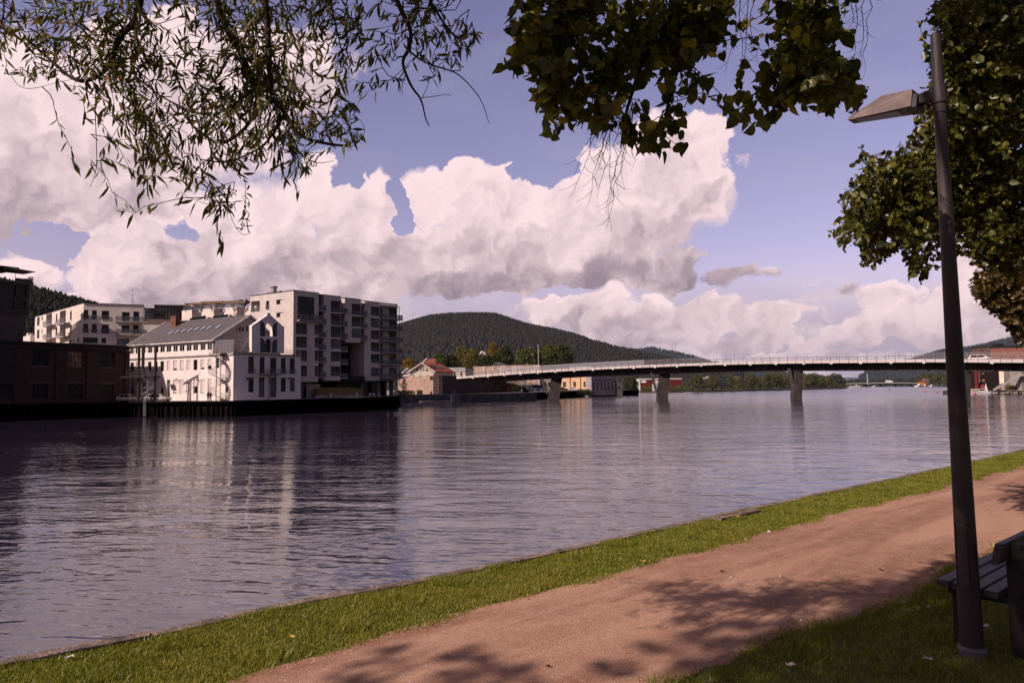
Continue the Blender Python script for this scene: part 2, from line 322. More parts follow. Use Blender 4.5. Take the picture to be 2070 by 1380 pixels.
v1=vor(pv,17,.35); v2=vor(pv,44,.3); v1s=vor(vm('ADD',pv,(.013,-.013,0)),17,.35); v2s=vor(vm('ADD',pv,(.005,-.005,0)),44,.3)
bil=mathn(nt,'ADD',mathn(nt,'MULTIPLY',mathn(nt,'SUBTRACT',.45,v1),.42),mathn(nt,'MULTIPLY',mathn(nt,'SUBTRACT',.45,v2),.20))
thr=mathn(nt,'ADD',mathn(nt,'MULTIPLY_ADD',mathn(nt,'SUBTRACT',det.outputs[0],.5),.62,mx),bil)
soft=ramp(nt,wn(cmb.outputs[0],7,2).outputs[0],.42,.68)
den=mathn(nt,'DIVIDE',mathn(nt,'SUBTRACT',thr,.25),mathn(nt,'MULTIPLY_ADD',soft,.34,.15)); den=ramp(nt,den,0.,1.); den=mathn(nt,'MAXIMUM',den,fm_)
relief=mathn(nt,'MULTIPLY',mathn(nt,'SUBTRACT',ra.outputs[0],rb.outputs[0]),1.1)
fine=mathn(nt,'MULTIPLY',mathn(nt,'SUBTRACT',det.outputs[0],.5),.26)
puff=mathn(nt,'ADD',mathn(nt,'MULTIPLY',mathn(nt,'SUBTRACT',v1s,v1),.60),mathn(nt,'MULTIPLY',mathn(nt,'SUBTRACT',v2s,v2),.42)); fine=mathn(nt,'ADD',fine,puff)
edge=mathn(nt,'MULTIPLY',mathn(nt,'SUBTRACT',.85,thr),.22)
big=wn(pw,6,3,.5); bt=mathn(nt,'ADD',mathn(nt,'ADD',mathn(nt,'ADD',br_,relief),fine),edge); bt=mathn(nt,'MULTIPLY_ADD',mathn(nt,'SUBTRACT',big.outputs[0],.5),.8,bt)
bt=mathn(nt,'MAXIMUM',bt,mathn(nt,'MULTIPLY',fm_,.7)); bt=ramp(nt,bt,-.12,1.22)
cc=mixc(nt,bt,(3.0,2.3,2.8),(10.1,7.75,8.0))
hz=ramp(nt,EL,.15,.0); cc=mixc(nt,mathn(nt,'MULTIPLY',hz,.45),cc,(4.3,3.6,4.5))
cc=mixc(nt,mathn(nt,'MULTIPLY',ramp(nt,wn(vm('MULTIPLY',pw,(2.,6.,0)),3.5,5,.6).outputs[0],.45,.7),mathn(nt,'MULTIPLY',ramp(nt,EL,.10,.0),.3)),cc,(6.2,5.1,5.7))
# low haze and thin streaks toward the horizon
st=wn(vm('MULTIPLY',pw,(3.,16.,0)),1.6,5,.55); low=mathn(nt,'MULTIPLY',ramp(nt,EL,.17,.02),mathn(nt,'MULTIPLY_ADD',ramp(nt,st.outputs[0],.38,.62),.75,.25))
skc=mixc(nt,mathn(nt,'MULTIPLY',low,.85),skc,(4.5,3.75,4.8))
skc=mixc(nt,mathn(nt,'MULTIPLY',ramp(nt,EL,.16,.02),.92),skc,(4.2,3.6,4.75))
veil=ramp(nt,wn(vm('MULTIPLY',pw,(1.5,4.,0)),2.2,7,.6).outputs[0],.42,.75); skc=mixc(nt,mathn(nt,'MULTIPLY',veil,.22),skc,(5.,4.4,5.4))
lc=ramp(nt,wn(vm('MULTIPLY',pw,(1.6,5.5,0)),5.5,9,.6).outputs[0],.47,.60); skc=mixc(nt,mathn(nt,'MULTIPLY',lc,mathn(nt,'MULTIPLY',ramp(nt,EL,.155,.09),.75)),skc,(7.4,6.0,6.4))
full=mixc(nt,mathn(nt,'MULTIPLY',den,.97),skc,cc)
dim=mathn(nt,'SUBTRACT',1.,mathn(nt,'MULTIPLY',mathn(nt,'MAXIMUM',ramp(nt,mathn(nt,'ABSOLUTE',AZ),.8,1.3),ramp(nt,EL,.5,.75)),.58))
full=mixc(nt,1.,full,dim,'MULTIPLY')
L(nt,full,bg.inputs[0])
sd=bpy.data.lights.new('sun','SUN'); sd.energy=4.5; sd.angle=math.radians(.55); sd.color=(1,.84,.75); sun=bpy.data.objects.new('sun',sd); COL.objects.link(sun)
sun.rotation_euler=S.to_track_quat('Z','Y').to_euler(); sun.location=(-20,-20,30)
# ------------------------------------------------------------------ water
def mat_water():
    m,nt=nt_new('river_water'); out=N(nt,'ShaderNodeOutputMaterial'); b=N(nt,'ShaderNodeBsdfPrincipled',Roughness=.09,IOR=1.62); L(nt,b.outputs[0],out.inputs[0])
    b.inputs['Base Color'].default_value=(.030,.024,.040,1); b.inputs['Specular IOR Level'].default_value=.62
    tc=N(nt,'ShaderNodeTexCoord'); v=tc.outputs['Object']
    rot=N(nt,'ShaderNodeMapping'); rot.inputs['Rotation'].default_value=(0,0,math.radians(8)); L(nt,v,rot.inputs[0]); v=rot.outputs[0]
    a=noise(nt,scaled(nt,v,(1,2.6,1)),.19,1,.4,.5); c=noise(nt,scaled(nt,v,(1,2.9,1)),.80,1.4,.45,.6); d=noise(nt,scaled(nt,v,(1,2.4,1)),2.6,1.2,.5,.5)
    patch=ramp(nt,noise(nt,scaled(nt,tc.outputs['Object'],(1,2.6,1)),.035,4,.6,.8),.38,.62)
    h=mathn(nt,'MULTIPLY',a,.075); h=mathn(nt,'ADD',h,mathn(nt,'MULTIPLY',c,mathn(nt,'MULTIPLY_ADD',patch,.022,.020))); h=mathn(nt,'ADD',h,mathn(nt,'MULTIPLY',d,mathn(nt,'MULTIPLY_ADD',patch,.008,.003)))
    bn=N(nt,'ShaderNodeBump',Strength=1.,Distance=1.); L(nt,h,bn.inputs['Height']); L(nt,bn.outputs[0],b.inputs['Normal'])
    sy=N(nt,'ShaderNodeSeparateXYZ'); L(nt,tc.outputs['Object'],sy.inputs[0]); rr=mathn(nt,'MULTIPLY_ADD',ramp(nt,sy.outputs[1],50.,420.),.15,.02); L(nt,mathn(nt,'ADD',rr,mathn(nt,'MULTIPLY',patch,.05)),b.inputs['Roughness'])
    return m
mb=MB(); mb.quad((-3000,-60,0),(9000,-60,0),(9000,14000,0),(-3000,14000,0)); tag(mb.build('water',mat_water()),kind='structure')
# ------------------------------------------------------------------ near bank
GZ=3.2
bank=[G(x,y,GZ) for x,y in ((0,1340),(300,1281),(600,1215),(800,1181),(1000,1140),(1200,1098),(1430,1045),(1700,989),(1930,940),(2070,908))]
bank=[Vector((p.x,p.y)) for p in bank]
d0=(bank[-1]-bank[0]).normalized(); bank=[bank[0]-d0*40,bank[0]-d0*12]+bank+[bank[-1]+d0*20,Vector((60,58)),Vector((160,140)),Vector((260,190))]
nrm=Vector((d0.y,-d0.x))   # toward the land
pathL=[G(x,y,GZ) for x,y in ((450,1380),(660,1318),(900,1243),(1120,1190),(1340,1130),(1500,1090),(1670,1040),(1880,990),(2070,940))]; pathL=[Vector((p.x,p.y)) for p in pathL]
pathR=[G(x,y,GZ) for x,y in ((1400,1380),(1570,1290),(1700,1252),(1830,1226),(1900,1172),(1990,1128),(2070,1098))]; pathR=[Vector((p.x,p.y)) for p in pathR]
def extend(pl,a,b):
    s=(pl[1]-pl[0]).normalized(); e=(pl[-1]-pl[-3]).normalized(); return [pl[0]-s*a]+pl+[pl[-1]+e*b]
pathL=extend(pathL,30,40); pathR=extend(pathR,0,0); e=(pathL[-1]-pathL[-2]).normalized(); pathR=[pathR[1]-(pathR[4]-pathR[1]).normalized()*30]+pathR[1:-1]+[pathR[-1-1]+e*45]
def resample(pl,step,jit=0,seed=1,near=25):
    r=random.Random(seed); o=[]
    for a,b in zip(pl,pl[1:]):
        l=(b-a).length; n=max(1,int(l/step)); t=(b-a).normalized(); q=Vector((-t.y,t.x))
        for i in range(n): 
            p=a.lerp(b,i/n); o.append(p+q*(r.uniform(-jit,jit) if p.length<near else 0))
    o.append(pl[-1]); return o
def smooth(pl,k=2):
    for _ in range(k):
        o=[pl[0]]
        for a,b in zip(pl,pl[1:]): o+= [a.lerp(b,.25),a.lerp(b,.75)]
        pl=o+[pl[-1]]
    return pl
LAWN=mat('lawn_soil',(.10,.115,.02),.95,nscale=2.2,namt=.3,bump=.6,bscale=60,col2=(.20,.20,.045))
import mathutils
def sheet(name,poly,z,m,kind='structure',label=None):
    tri=mathutils.geometry.tessellate_polygon([[Vector((p[0],p[1],0)) for p in poly]])
    me=bpy.data.meshes.new(name); me.from_pydata([(p[0],p[1],z) for p in poly],[],tri); me.update()
    if me.polygons and me.polygons[0].normal.z<0: me.flip_normals()
    return tag(link(name,me,m),kind=kind)
land=[tuple(p) for p in bank]+[(2500,250),(2500,-600),(-600,-600),(-300,-60)]
sheet('lawn_ground',land,GZ,LAWN)
# bank wall and coping
mb=MB(); 
for a,b in zip(bank,bank[1:]): mb.quad((a.x,a.y,-1),(b.x,b.y,-1),(b.x,b.y,GZ-.02),(a.x,a.y,GZ-.02))
tag(mb.build('bank_wall',mat('bank_stone',(.16,.13,.12),.9,nscale=2,namt=.25,bump=.8,bscale=6)),'low stone retaining wall under the near grass bank','wall')
mb=MB(); cp=resample(bank[1:13],1.1); r=random.Random(5)
for a,b in zip(cp,cp[1:]):
    t=(b-a); l=t.length; t.normalize(); n=Vector((t.y,-t.x)); f=Fr((a.x+n.x*.06,a.y+n.y*.06),(t.x,t.y)); h=r.uniform(-.006,.008)
    mb.box(f,.008,l-.008,-.055,.065,GZ-.18,GZ+.022+h)
tag(mb.build('edge_coping',mat('coping_stone',(.26,.19,.155),.9,nscale=5,namt=.3,bump=.9,bscale=25)),'narrow stone edging along the waterside of the grass strip','stone edging')
# gravel path
def mat_gravel():
    m,nt=nt_new('gravel_path'); out=N(nt,'ShaderNodeOutputMaterial'); b=N(nt,'ShaderNodeBsdfPrincipled',Roughness=.95); b.inputs['Specular IOR Level'].default_value=.15; L(nt,b.outputs[0],out.inputs[0])
    tc=N(nt,'ShaderNodeTexCoord'); v=tc.outputs['Object']; rot=N(nt,'ShaderNodeMapping'); rot.inputs['Rotation'].default_value=(0,0,-math.radians(41)); L(nt,v,rot.inputs[0])
    big=noise(nt,scaled(nt,rot.outputs[0],(.35,2.2,1)),.9,6,.6,.4); fine=noise(nt,v,95,4,.7); vor=N(nt,'ShaderNodeTexVoronoi',Scale=110.); L(nt,v,vor.inputs['Vector'])
    med=noise(nt,v,7,6,.7)
    c=mixc(nt,ramp(nt,big,.36,.66),(.31,.145,.085),(.56,.31,.205)); c=mixc(nt,mathn(nt,'MULTIPLY',ramp(nt,med,.35,.7),.45),c,(.57,.345,.245)); c=mixc(nt,mathn(nt,'MULTIPLY',ramp(nt,fine,.45,.6),.5),c,(.24,.13,.09))
    wn_=N(nt,'ShaderNodeTexWhiteNoise'); L(nt,vor.outputs['Position'],wn_.inputs['Vector']); c=mixc(nt,mathn(nt,'MULTIPLY',ramp(nt,wn_.outputs[0],.90,.98),.6),c,(.62,.48,.40))
    L(nt,c,b.inputs['Base Color']); h=mathn(nt,'ADD',mathn(nt,'MULTIPLY',fine,.6),mathn(nt,'MULTIPLY',vor.outputs[0],.5)); h=mathn(nt,'ADD',h,mathn(nt,'MULTIPLY',med,1.2))
    bn=N(nt,'ShaderNodeBump',Strength=.75,Distance=.012); L(nt,h,bn.inputs['Height']); L(nt,bn.outputs[0],b.inputs['Normal']); return m
pl=resample(smooth(pathL),.12,.035,3,18); pr=resample(smooth(pathR),.15,.05,4,18)
sheet('path',[tuple(p) for p in pl]+[tuple(p) for p in reversed(pr)],GZ+.004,mat_gravel())
# grass blades ------------------------------------------------
def side(p,pl):   # signed distance-ish: >0 on the land side (right of the direction)
    best=1e9; sg=0
    for a,b in zip(pl,pl[1:]):
        t=b-a; l2=t.length_squared; k=max(0,min(1,(p-a).dot(t)/l2)); q=a+t*k; d=(p-q).length
        if d<best: best=d; sg=1 if (t.y*(p.x-a.x)-t.x*(p.y-a.y))>0 else -1
    return best*sg
GRASS=leafmat('grass_blades',(.125,.155,.014),(.26,.265,.036),(.34,.28,.10),trans=.3,gloss=.02)
_gn=GRASS.node_tree; _d=[n for n in _gn.nodes if n.type=='BSDF_DIFFUSE'][0]; _src=_d.inputs[0].links[0].from_socket; _tc=N(_gn,'ShaderNodeTexCoord')
_n1=noise(_gn,_tc.outputs['Object'],1.3,5,.65); _n2=noise(_gn,_tc.outputs['Object'],7.,4,.6)
_c=mixc(_gn,mathn(_gn,'MULTIPLY',ramp(_gn,_n1,.42,.62),.6),_src,(.30,.26,.045)); _c=mixc(_gn,mathn(_gn,'MULTIPLY',ramp(_gn,_n2,.52,.70),.65),_c,(.075,.105,.014)); L(_gn,_c,_d.inputs[0])
def blades(name,n,region,seed,hmin,hmax,m,wid=.006):
    rg=np.random.default_rng(seed); pts=region(rg,n); n=len(pts); ang_=rg.uniform(0,2*np.pi,n); h=rg.uniform(hmin,hmax,n)*(1+.9*(np.sin(pts[:,0]*5.3+pts[:,1]*2.1)*np.sin(pts[:,1]*6.1-pts[:,0]*1.7)>.45)); 
    dist=np.hypot(pts[:,0],pts[:,1]); wd=wid*rg.uniform(.7,1.4,n)*np.clip(dist/5.5,1,3); lean=rg.normal(0,.55,(n,2))*h[:,None]
    dx=np.cos(ang_)*wd; dy=np.sin(ang_)*wd; V=np.zeros((n,3,3)); z0=GZ+.001
    V[:,0]=np.stack([pts[:,0]-dx,pts[:,1]-dy,np.full(n,z0)],1); V[:,1]=np.stack([pts[:,0]+dx,pts[:,1]+dy,np.full(n,z0)],1); V[:,2]=np.stack([pts[:,0]+lean[:,0],pts[:,1]+lean[:,1],z0+h],1)
    return tag(npmesh(name,V.reshape(-1,3),np.arange(3*n).reshape(-1,3),m),kind='stuff')
def strip_region(rg,n):
    # between bank and path left edge
    A=np.array([tuple(p) for p in resample(smooth(bank[1:14]),.3)]); B=np.array([tuple(p) for p in resample(smooth(pathL),.3)])
    o=[]; 
    t=rg.uniform(0,1,n*4)**1.9   # denser near the camera
    D=2+t*46
    for k in range(0,len(D)):
        pass
    # parametrise by distance along d0 from bank[0]
    base=np.array(tuple(bank[2])); dd=np.array(tuple(d0)); nn=np.array(tuple(nrm))
    sa=(A-base)@dd; oa=(A-base)@nn; sb=(B-base)@dd; ob=(B-base)@nn
    s=-1.5+ (rg.uniform(0,1,n)**1.7)*36; lo=np.interp(s,sa,oa)+.085; hi=np.interp(s,sb,ob)+.03+rg.normal(0,.05,n)+.05*np.sin(s*3.1)+.04*np.sin(s*7.3+1)
    o=lo+(hi-lo)*rg.uniform(0,1,n); p=base+s[:,None]*dd+o[:,None]*nn; return p
tag(blades('grass',330000,strip_region,11,.008,.030,GRASS,.004),'short green grass of the strip between the river edge and the path','grass')
def lawn_region(rg,n):
    B=np.array([tuple(p) for p in resample(smooth(pathR),.3)]); base=np.array(tuple(bank[2])); dd=np.array(tuple(d0)); nn=np.array(tuple(nrm)); sb=(B-base)@dd; ob=(B-base)@nn
    s=rg.uniform(0,1,n)**1.2*20-.5; lo=np.interp(s,sb,ob)-.04+rg.normal(0,.05,n)+.05*np.sin(s*4.1); o=lo+rg.uniform(0,1,n)**1.3*3.6; return base+s[:,None]*dd+o[:,None]*nn
tag(blades('grass',170000,lawn_region,12,.010,.042,GRASS,.0045),'shaded lawn grass under the trees behind the path','grass')
# plank lying on the edging, litter
a=G(1425,1049,GZ); b=G(1505,1032,GZ); f=Fr((a.x+nrm.x*.17,a.y+nrm.y*.17),(b.x-a.x,b.y-a.y)); mb=MB(); mb.box(f,0,(b-a).length,-.05,.09,GZ+.015,GZ+.045); mb.box(f,.1,(b-a).length*.6,-.04,-.02,GZ+.045,GZ+.055)
tag(mb.build('timber_plank',mat('weathered_plank',(.24,.165,.135),.9,nscale=8,namt=.3,stretch=(1,1,6),bump=.5)),'weathered plank lying along the stone edging beside the grass','plank')
def leaf_litter(px,py,s,col,label,k):
    p=G(px,py,GZ); r=random.Random(k); m=mat('litter_%s'%col,{'yellow':(.62,.44,.10),'pale':(.65,.58,.48),'brown':(.10,.06,.035)}[col],.8)
    pts=[]; n=8
    for i in range(n):
        an=2*math.pi*i/n; rr=s*(1 if i%2 else .75)*(1.5 if i==0 else 1); pts.append((p.x+rr*math.cos(an+k),p.y+rr*.7*math.sin(an+k),GZ+(.018 if col=='brown' else .038)+(.012 if i%3==0 else .0)))
    pts.append((p.x,p.y,GZ+(.010 if col=='brown' else .030))); mb=MB(); mb.add(pts,[(i,(i+1)%n,n) for i in range(n)]); tag(mb.build('fallen_leaf',m),label,'leaf','fallen leaves on the ground')
leaf_litter(138,1339,.035,'pale','pale fallen leaf on the grass strip near the lower left corner',1)
leaf_litter(590,1297,.022,'yellow','yellow fallen leaf on the grass strip left of the path',2)
leaf_litter(1493,1049,.04,'yellow','yellow fallen leaf on the grass just below the plank',3)
leaf_litter(1300,1141,.03,'yellow','small yellow leaf at the grass edge in the middle of the path',4)
leaf_litter(1108,1350,.02,'brown','brown fallen leaf on the gravel near the bottom edge',5)
leaf_litter(1460,1157,.028,'brown','dark twig-like leaf lying in the middle of the sunlit gravel',6)
leaf_litter(1992,1275,.035,'pale','pale fallen leaf on dark grass between lamp post and bench',7)
leaf_litter(1876,1343,.035,'pale','whitish fallen leaf on the dark lawn left of the lamp post foot',8)
leaf_litter(1600,1355,.035,'pale','pale leaf on the shaded lawn near the bottom edge',9)
leaf_litter(1782,1154,.028,'brown','brown leaf on the gravel just above the bench shadow',10)
def pebble(px,py,s,k):
    p=G(px,py,GZ); mb=MB(); mb.sphere((p.x,p.y,GZ+.008),s,7,5,.6); return mb
for i,(px,py,s) in enumerate(((1555,1075,.025),(1508,1091,.02),(1478,1168,.016),(1578,1166,.02),(1829,1219,.022),(1856,1230,.025),(1880,1229,.03),(1620,1255,.014))):
    tag(pebble(px,py,s,i).build('pebble',mat('pebble_stone',(.55,.47,.42),.8,nscale=30)),('light pebble at the grass edge of the path' if i<2 else 'light pebble on the open gravel' if i<4 else 'light pebble at the shaded lower edge of the gravel'),'pebble',('pebbles at the grass edge of the path' if i<2 else 'pebbles on the open gravel' if i<4 else 'pebbles along the shaded lower path edge'))
# ------------------------------------------------------------------ far land
QZ=3.0
quay=[(-600,-40),(-93.5,129),(-76.5,143.5),(-54.3,139.2),(-28.5,179),(-34.5,184),(-35,205),(-26,236),(-12,262),(0,285),(16,310),(28,332),(38,372),(56,377),(70,399),(74,440),(30,520),(40,900),(-1500,1400),(-3000,900),(-3000,-40)]
sheet('quay_ground',quay,QZ,mat('quay_paving',(.30,.27,.25),.9,nscale=.5,namt=.15))
mb=MB()
for a,b in zip(quay[:19],quay[1:20]): mb.quad((a[0],a[1],-1),(b[0],b[1],-1),(b[0],b[1],QZ-.01),(a[0],a[1],QZ-.01))
qw=thing('quay_wall','dark timber quay wall on piles along the far river bank','quay wall',(-54,139,0)); mb.build('wall_face',mat('quay_dark_wall',(.010,.008,.008),1.,nscale=1.,namt=.35,spec=.0),qw)
k=0
for a,b,st in ((quay[1],quay[2],1.3),(quay[2],quay[3],1.15),(quay[3],quay[4],1.3)):
    a=Vector(a);b=Vector(b); n=int((b-a).length/st); t=(b-a).normalized(); o=Vector((t.y,-t.x))
    for i in range(n):
        p=a.lerp(b,(i+.5+.22*math.sin(i*5.1+k))/n)+o*(.22+.06*math.sin(i*3.7)); mb=MB(); mb.cyl((p.x,p.y,-1),(p.x+.06*math.sin(i*1.9),p.y,QZ-.35+.1*math.sin(i*2.3)),.13+.03*math.sin(i*4.3),.15,7); mb.build('pile',mat('tarred_pile',(.008,.006,.006),1.,nscale=2,namt=.3,spec=.0),qw)
    mb=MB(); f=Fr(a,b-a); mb.box(f,0,(b-a).length,0,.75,QZ-.30,QZ+.06); mb.build('cap_beam',mat('tarred_beam',(.012,.010,.010),1.,spec=.0),qw)
far=[(60,545),(104,585),(141,575),(190,600),(250,660),(370,800),(405,870),(420,1180),(700,1230),(606,1010),(628,985),(700,1000),(1500,1100),(9000,3000),(9000,14000),(-3000,14000),(-3000,1400),(-900,1300),(60,900)]
sheet('far_shore_ground',far,1.0,mat('far_ground',(.06,.07,.035),.95,nscale=.02,namt=.3,haze=.03))
mb=MB()
for a,b in zip(far[:11],far[1:12]): mb.quad((a[0],a[1],-1),(b[0],b[1],-1),(b[0],b[1],.99),(a[0],a[1],.99))
tag(mb.build('far_shore_bank',mat('far_bank_earth',(.06,.05,.04),.95)),kind='structure')
# ------------------------------------------------------------------ hills
def hill(name,prof,Y1,Y0,m,ntree,tm,th,seed,rough=12,label=None,zmin=0.0):
    rg=np.random.default_rng(seed); pr=sorted(prof); pxs=np.array([p[0] for p in pr],float); zs=np.array([P(p[0],p[1],Y1).z for p in pr])
    nx,ny=150,34; X=np.linspace(pxs[0],pxs[-1],nx); Z=np.interp(X,pxs,zs)
    V=[];
    def height(px,v):   # v 0 foot .. 1 crest
        z=np.interp(px,pxs,zs); return z*(np.sin(v*np.pi/2)**1.15)*(1-.0*v)
    gx,gv=np.meshgrid(X,np.linspace(0,1.25,ny)); 
    def surf(px,v):
        Y=Y0+(Y1-Y0)*v; x=(px-1035)/FPX*Y1*(.72+.28*np.minimum(v,1)) if False else (px-1035)/FPX*Y
        vv=np.minimum(v,1); z=np.interp(px,pxs,zs)*(np.sin(vv*np.pi/2)**1.5); z=np.where(v>1,z*(1-(v-1)*2.2),z)
        k=Y1/1000.; z=z+rough*vv*(1-vv)*2.2*(np.sin(x/(90*k)+3*v)*.6+np.sin(x/(37*k)+Y/(60*k))*.4+np.sin(x/(160*k)-Y/(110*k)))
        return x,Y,np.maximum(z,zmin)
    x,Y,z=surf(gx,gv); V=np.stack([x.ravel(),Y.ravel(),z.ravel()],1); idx=np.arange(nx*ny).reshape(ny,nx)
    F=np.stack([idx[:-1,:-1].ravel(),idx[:-1,1:].ravel(),idx[1:,1:].ravel(),idx[1:,:-1].ravel()],1)
    tag(npmesh(name,V,F,m,smooth=True),kind='structure')
    if ntree:
        px=rg.uniform(pxs[0],pxs[-1],ntree); v=rg.uniform(.0,1.02,ntree)**.9; v=np.minimum(v,1.01); x,Y,z=surf(px,v); h=rg.uniform(.55,1.15,ntree)*th*(1+.35*np.sin(x/170.)*np.sin(Y/120.)); r=h*rg.uniform(.2,.34,ntree)
        round_=rg.uniform(0,1,ntree)<.35; k=6; a=np.linspace(0,2*np.pi,k,endpoint=False)
        VV=np.zeros((ntree,2*k+1,3))
        for i in range(k):
            VV[:,i]=np.stack([x+r*np.cos(a[i]+x)*.8,Y+r*np.sin(a[i]+x)*.8,z-2],1)
            rr=np.where(round_,r*1.15,r*.85)*(.8+.4*((i*7+np.arange(ntree))%3)/3); hh=np.where(round_,.6,.35)
            VV[:,k+i]=np.stack([x+rr*np.cos(a[i]+x+.4),Y+rr*np.sin(a[i]+x+.4),z+h*hh],1)
        VV[:,2*k]=np.stack([x,Y,z+h*np.where(round_,.85,1)],1)
        Fc=[]; 
        for i in range(k):
            j=(i+1)%k; Fc+= [(i,j,k+j),(i,k+j,k+i),(k+i,k+j,2*k)]
        Fc=np.array(Fc); F=(np.arange(ntree)[:,None,None]*(2*k+1)+Fc[None]).reshape(-1,3)
        tag(npmesh('forest',VV.reshape(-1,3),F,tm),label,'forest',kind='stuff')
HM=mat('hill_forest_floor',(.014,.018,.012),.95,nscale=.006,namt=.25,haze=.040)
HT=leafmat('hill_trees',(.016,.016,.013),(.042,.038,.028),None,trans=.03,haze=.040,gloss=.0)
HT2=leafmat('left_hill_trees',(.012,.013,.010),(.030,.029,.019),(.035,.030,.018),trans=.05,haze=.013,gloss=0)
FAR1=mat('far_hill_haze_blue',(.03,.035,.05),.95,nscale=.002,namt=.2,haze=.085); FAR1T=leafmat('far_hill_trees',(.022,.028,.030),(.045,.05,.05),None,.1,haze=.085,gloss=0)  # far hills: haze painted in as bluish colour and a faint glow
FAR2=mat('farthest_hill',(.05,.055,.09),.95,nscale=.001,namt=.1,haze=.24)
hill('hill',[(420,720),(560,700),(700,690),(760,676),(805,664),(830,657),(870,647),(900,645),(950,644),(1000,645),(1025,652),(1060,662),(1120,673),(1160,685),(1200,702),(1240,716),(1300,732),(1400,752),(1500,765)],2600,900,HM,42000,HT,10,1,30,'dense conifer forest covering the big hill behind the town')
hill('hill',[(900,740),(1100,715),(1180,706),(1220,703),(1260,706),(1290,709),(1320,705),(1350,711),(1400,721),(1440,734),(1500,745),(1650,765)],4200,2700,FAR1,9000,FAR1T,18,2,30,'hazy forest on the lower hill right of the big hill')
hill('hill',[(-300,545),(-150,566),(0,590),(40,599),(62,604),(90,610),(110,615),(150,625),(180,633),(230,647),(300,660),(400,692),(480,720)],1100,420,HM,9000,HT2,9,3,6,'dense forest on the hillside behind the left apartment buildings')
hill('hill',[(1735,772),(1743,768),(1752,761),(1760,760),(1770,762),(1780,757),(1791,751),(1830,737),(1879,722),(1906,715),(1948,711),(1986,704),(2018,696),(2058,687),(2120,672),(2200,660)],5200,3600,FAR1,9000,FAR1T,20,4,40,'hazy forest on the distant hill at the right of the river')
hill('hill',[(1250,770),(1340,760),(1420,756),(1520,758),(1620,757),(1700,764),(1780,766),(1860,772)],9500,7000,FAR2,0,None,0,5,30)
# ================================================================== left bank buildings
def Z2(p,fr,s,t): pass
# ---- white factory building -----------------------------------------------------
FO=(-55.2,142.0); FL=Fr(FO,(.866,-.5)); FG=Fr(FO,(.5,.866))     # long lit facade (s<0 to the left) and shaded end
fac=thing('factory_building','white rendered old factory with grey pitched roof, arched gable and spiral stair on the quay','building',(-55,142,QZ))
LEN=34.5; WID=17.7; zc=FG.hit(*C2(1140,755))[1]; ztop=zc; zr=P(0,0,1).z
def col_rects(fr,C,rows,t=0): return [fr.rect(C,*r,t) for r in rows]
up=[(885,803,925,925),(815,808,855,912),(745,817,783,919),(675,822,715,926),(608,826,648,929),(542,829,580,930),(478,834,513,934),(415,840,450,937),(352,845,387,938),(292,850,325,945),(235,853,265,948),(170,858,200,953),(115,862,150,957)]
lo=[(885,1005,925,1152),(815,1011,855,1158),(743,1013,783,1160),(673,1017,715,1162),(605,1020,645,1162),(540,1023,578,1163),(412,1028,448,1166),(345,1033,378,1167),(235,1036,265,1166),(170,1038,200,1167),(115,1040,150,1168)]
def norm_rows(fr,rects):   # same sill and head height along the row
    c=sorted(r[2] for r in rects)[len(rects)//2]; d=sorted(r[3] for r in rects)[len(rects)//2]; return [(a,b,c,d) for a,b,_,_ in rects]
U=norm_rows(FL,col_rects(FL,C2,up)); LW=norm_rows(FL,col_rects(FL,C2,lo)); door=FL.rect(C2,478,1022,512,1205)
side=FL.rect(C2,1063,1093,1088,1148); side2=FL.rect(C2,965,800,1000,905)
ops=[(a,b,c,d,.28) for a,b,c,d in U+LW+[side,side2]]+[(*door,.5)]
gup=[(1290,790,1348,960),(1403,795,1455,960),(1507,802,1572,965),(1615,804,1665,960),(1703,807,1755,962)]
glo=[(1292,998,1347,1146),(1395,998,1455,1196),(1507,998,1572,1196),(1615,1000,1665,1140),(1705,1000,1755,1138)]
GU=col_rects(FG,C2,gup); GL=col_rects(FG,C2,glo)
mb=MB(); mb.facade(FL,-LEN,0,QZ-.3,ztop,0,ops); mb.facade(FG,0,WID,QZ-.3,ztop,0,[(*r,.3) for r in GU+GL])
mb.quad(FL.pt(-LEN,0,QZ),FL.pt(-LEN,0,ztop),FL.pt(-LEN,-WID,ztop),FL.pt(-LEN,-WID,QZ)); mb.quad(FG.pt(WID,0,QZ),FG.pt(WID,-LEN,QZ),FG.pt(WID,-LEN,ztop),FG.pt(WID,0,ztop))
mb.build('wall',FACW,fac)
mb=MB(); mb.quad(*[FL.pt(s,t,ztop-.05) for s,t in ((-LEN,-.02),(-.02,-.02),(-.02,-WID),(-LEN,-WID))]); mb.build('terrace_floor',CONC,fac)
# cornice/string course
zs=FL.hit(*C2(900,778))[1]; mb=MB(); mb.box(FL,-LEN,0.12,.0,.22,zs-.18,zs+.12); mb.box(FG,-.12,WID+.1,.0,.14,ztop-.25,ztop+.12); mb.build('cornice',mat('cornice_shadow_grey',(.30,.27,.26),.7),fac)  # string course coloured grey to read as its shadow line
# attic storey behind a terrace: t=6.4 m back from the corner
AT=-6.4; eav=FL.hit(*C2(932,622))[1]; ridge=20.9
aw=[(880,648,932,712),(810,652,863,718),(738,658,790,730),(672,666,725,735),(603,671,655,738),(540,678,587,742),(472,684,523,748),(410,690,458,752),(345,696,395,756),(288,702,333,760),(225,708,265,764),(165,712,205,768),(110,716,148,772)]
AR=norm_rows(FL,col_rects(FL,C2,aw))
AR=[(a,min(b,AT-.15),c,d) for a,b,c,d in AR]
mb=MB(); mb.facade(FL,-LEN,AT,ztop,eav,-.05,[(*r,.12) for r in AR]); 
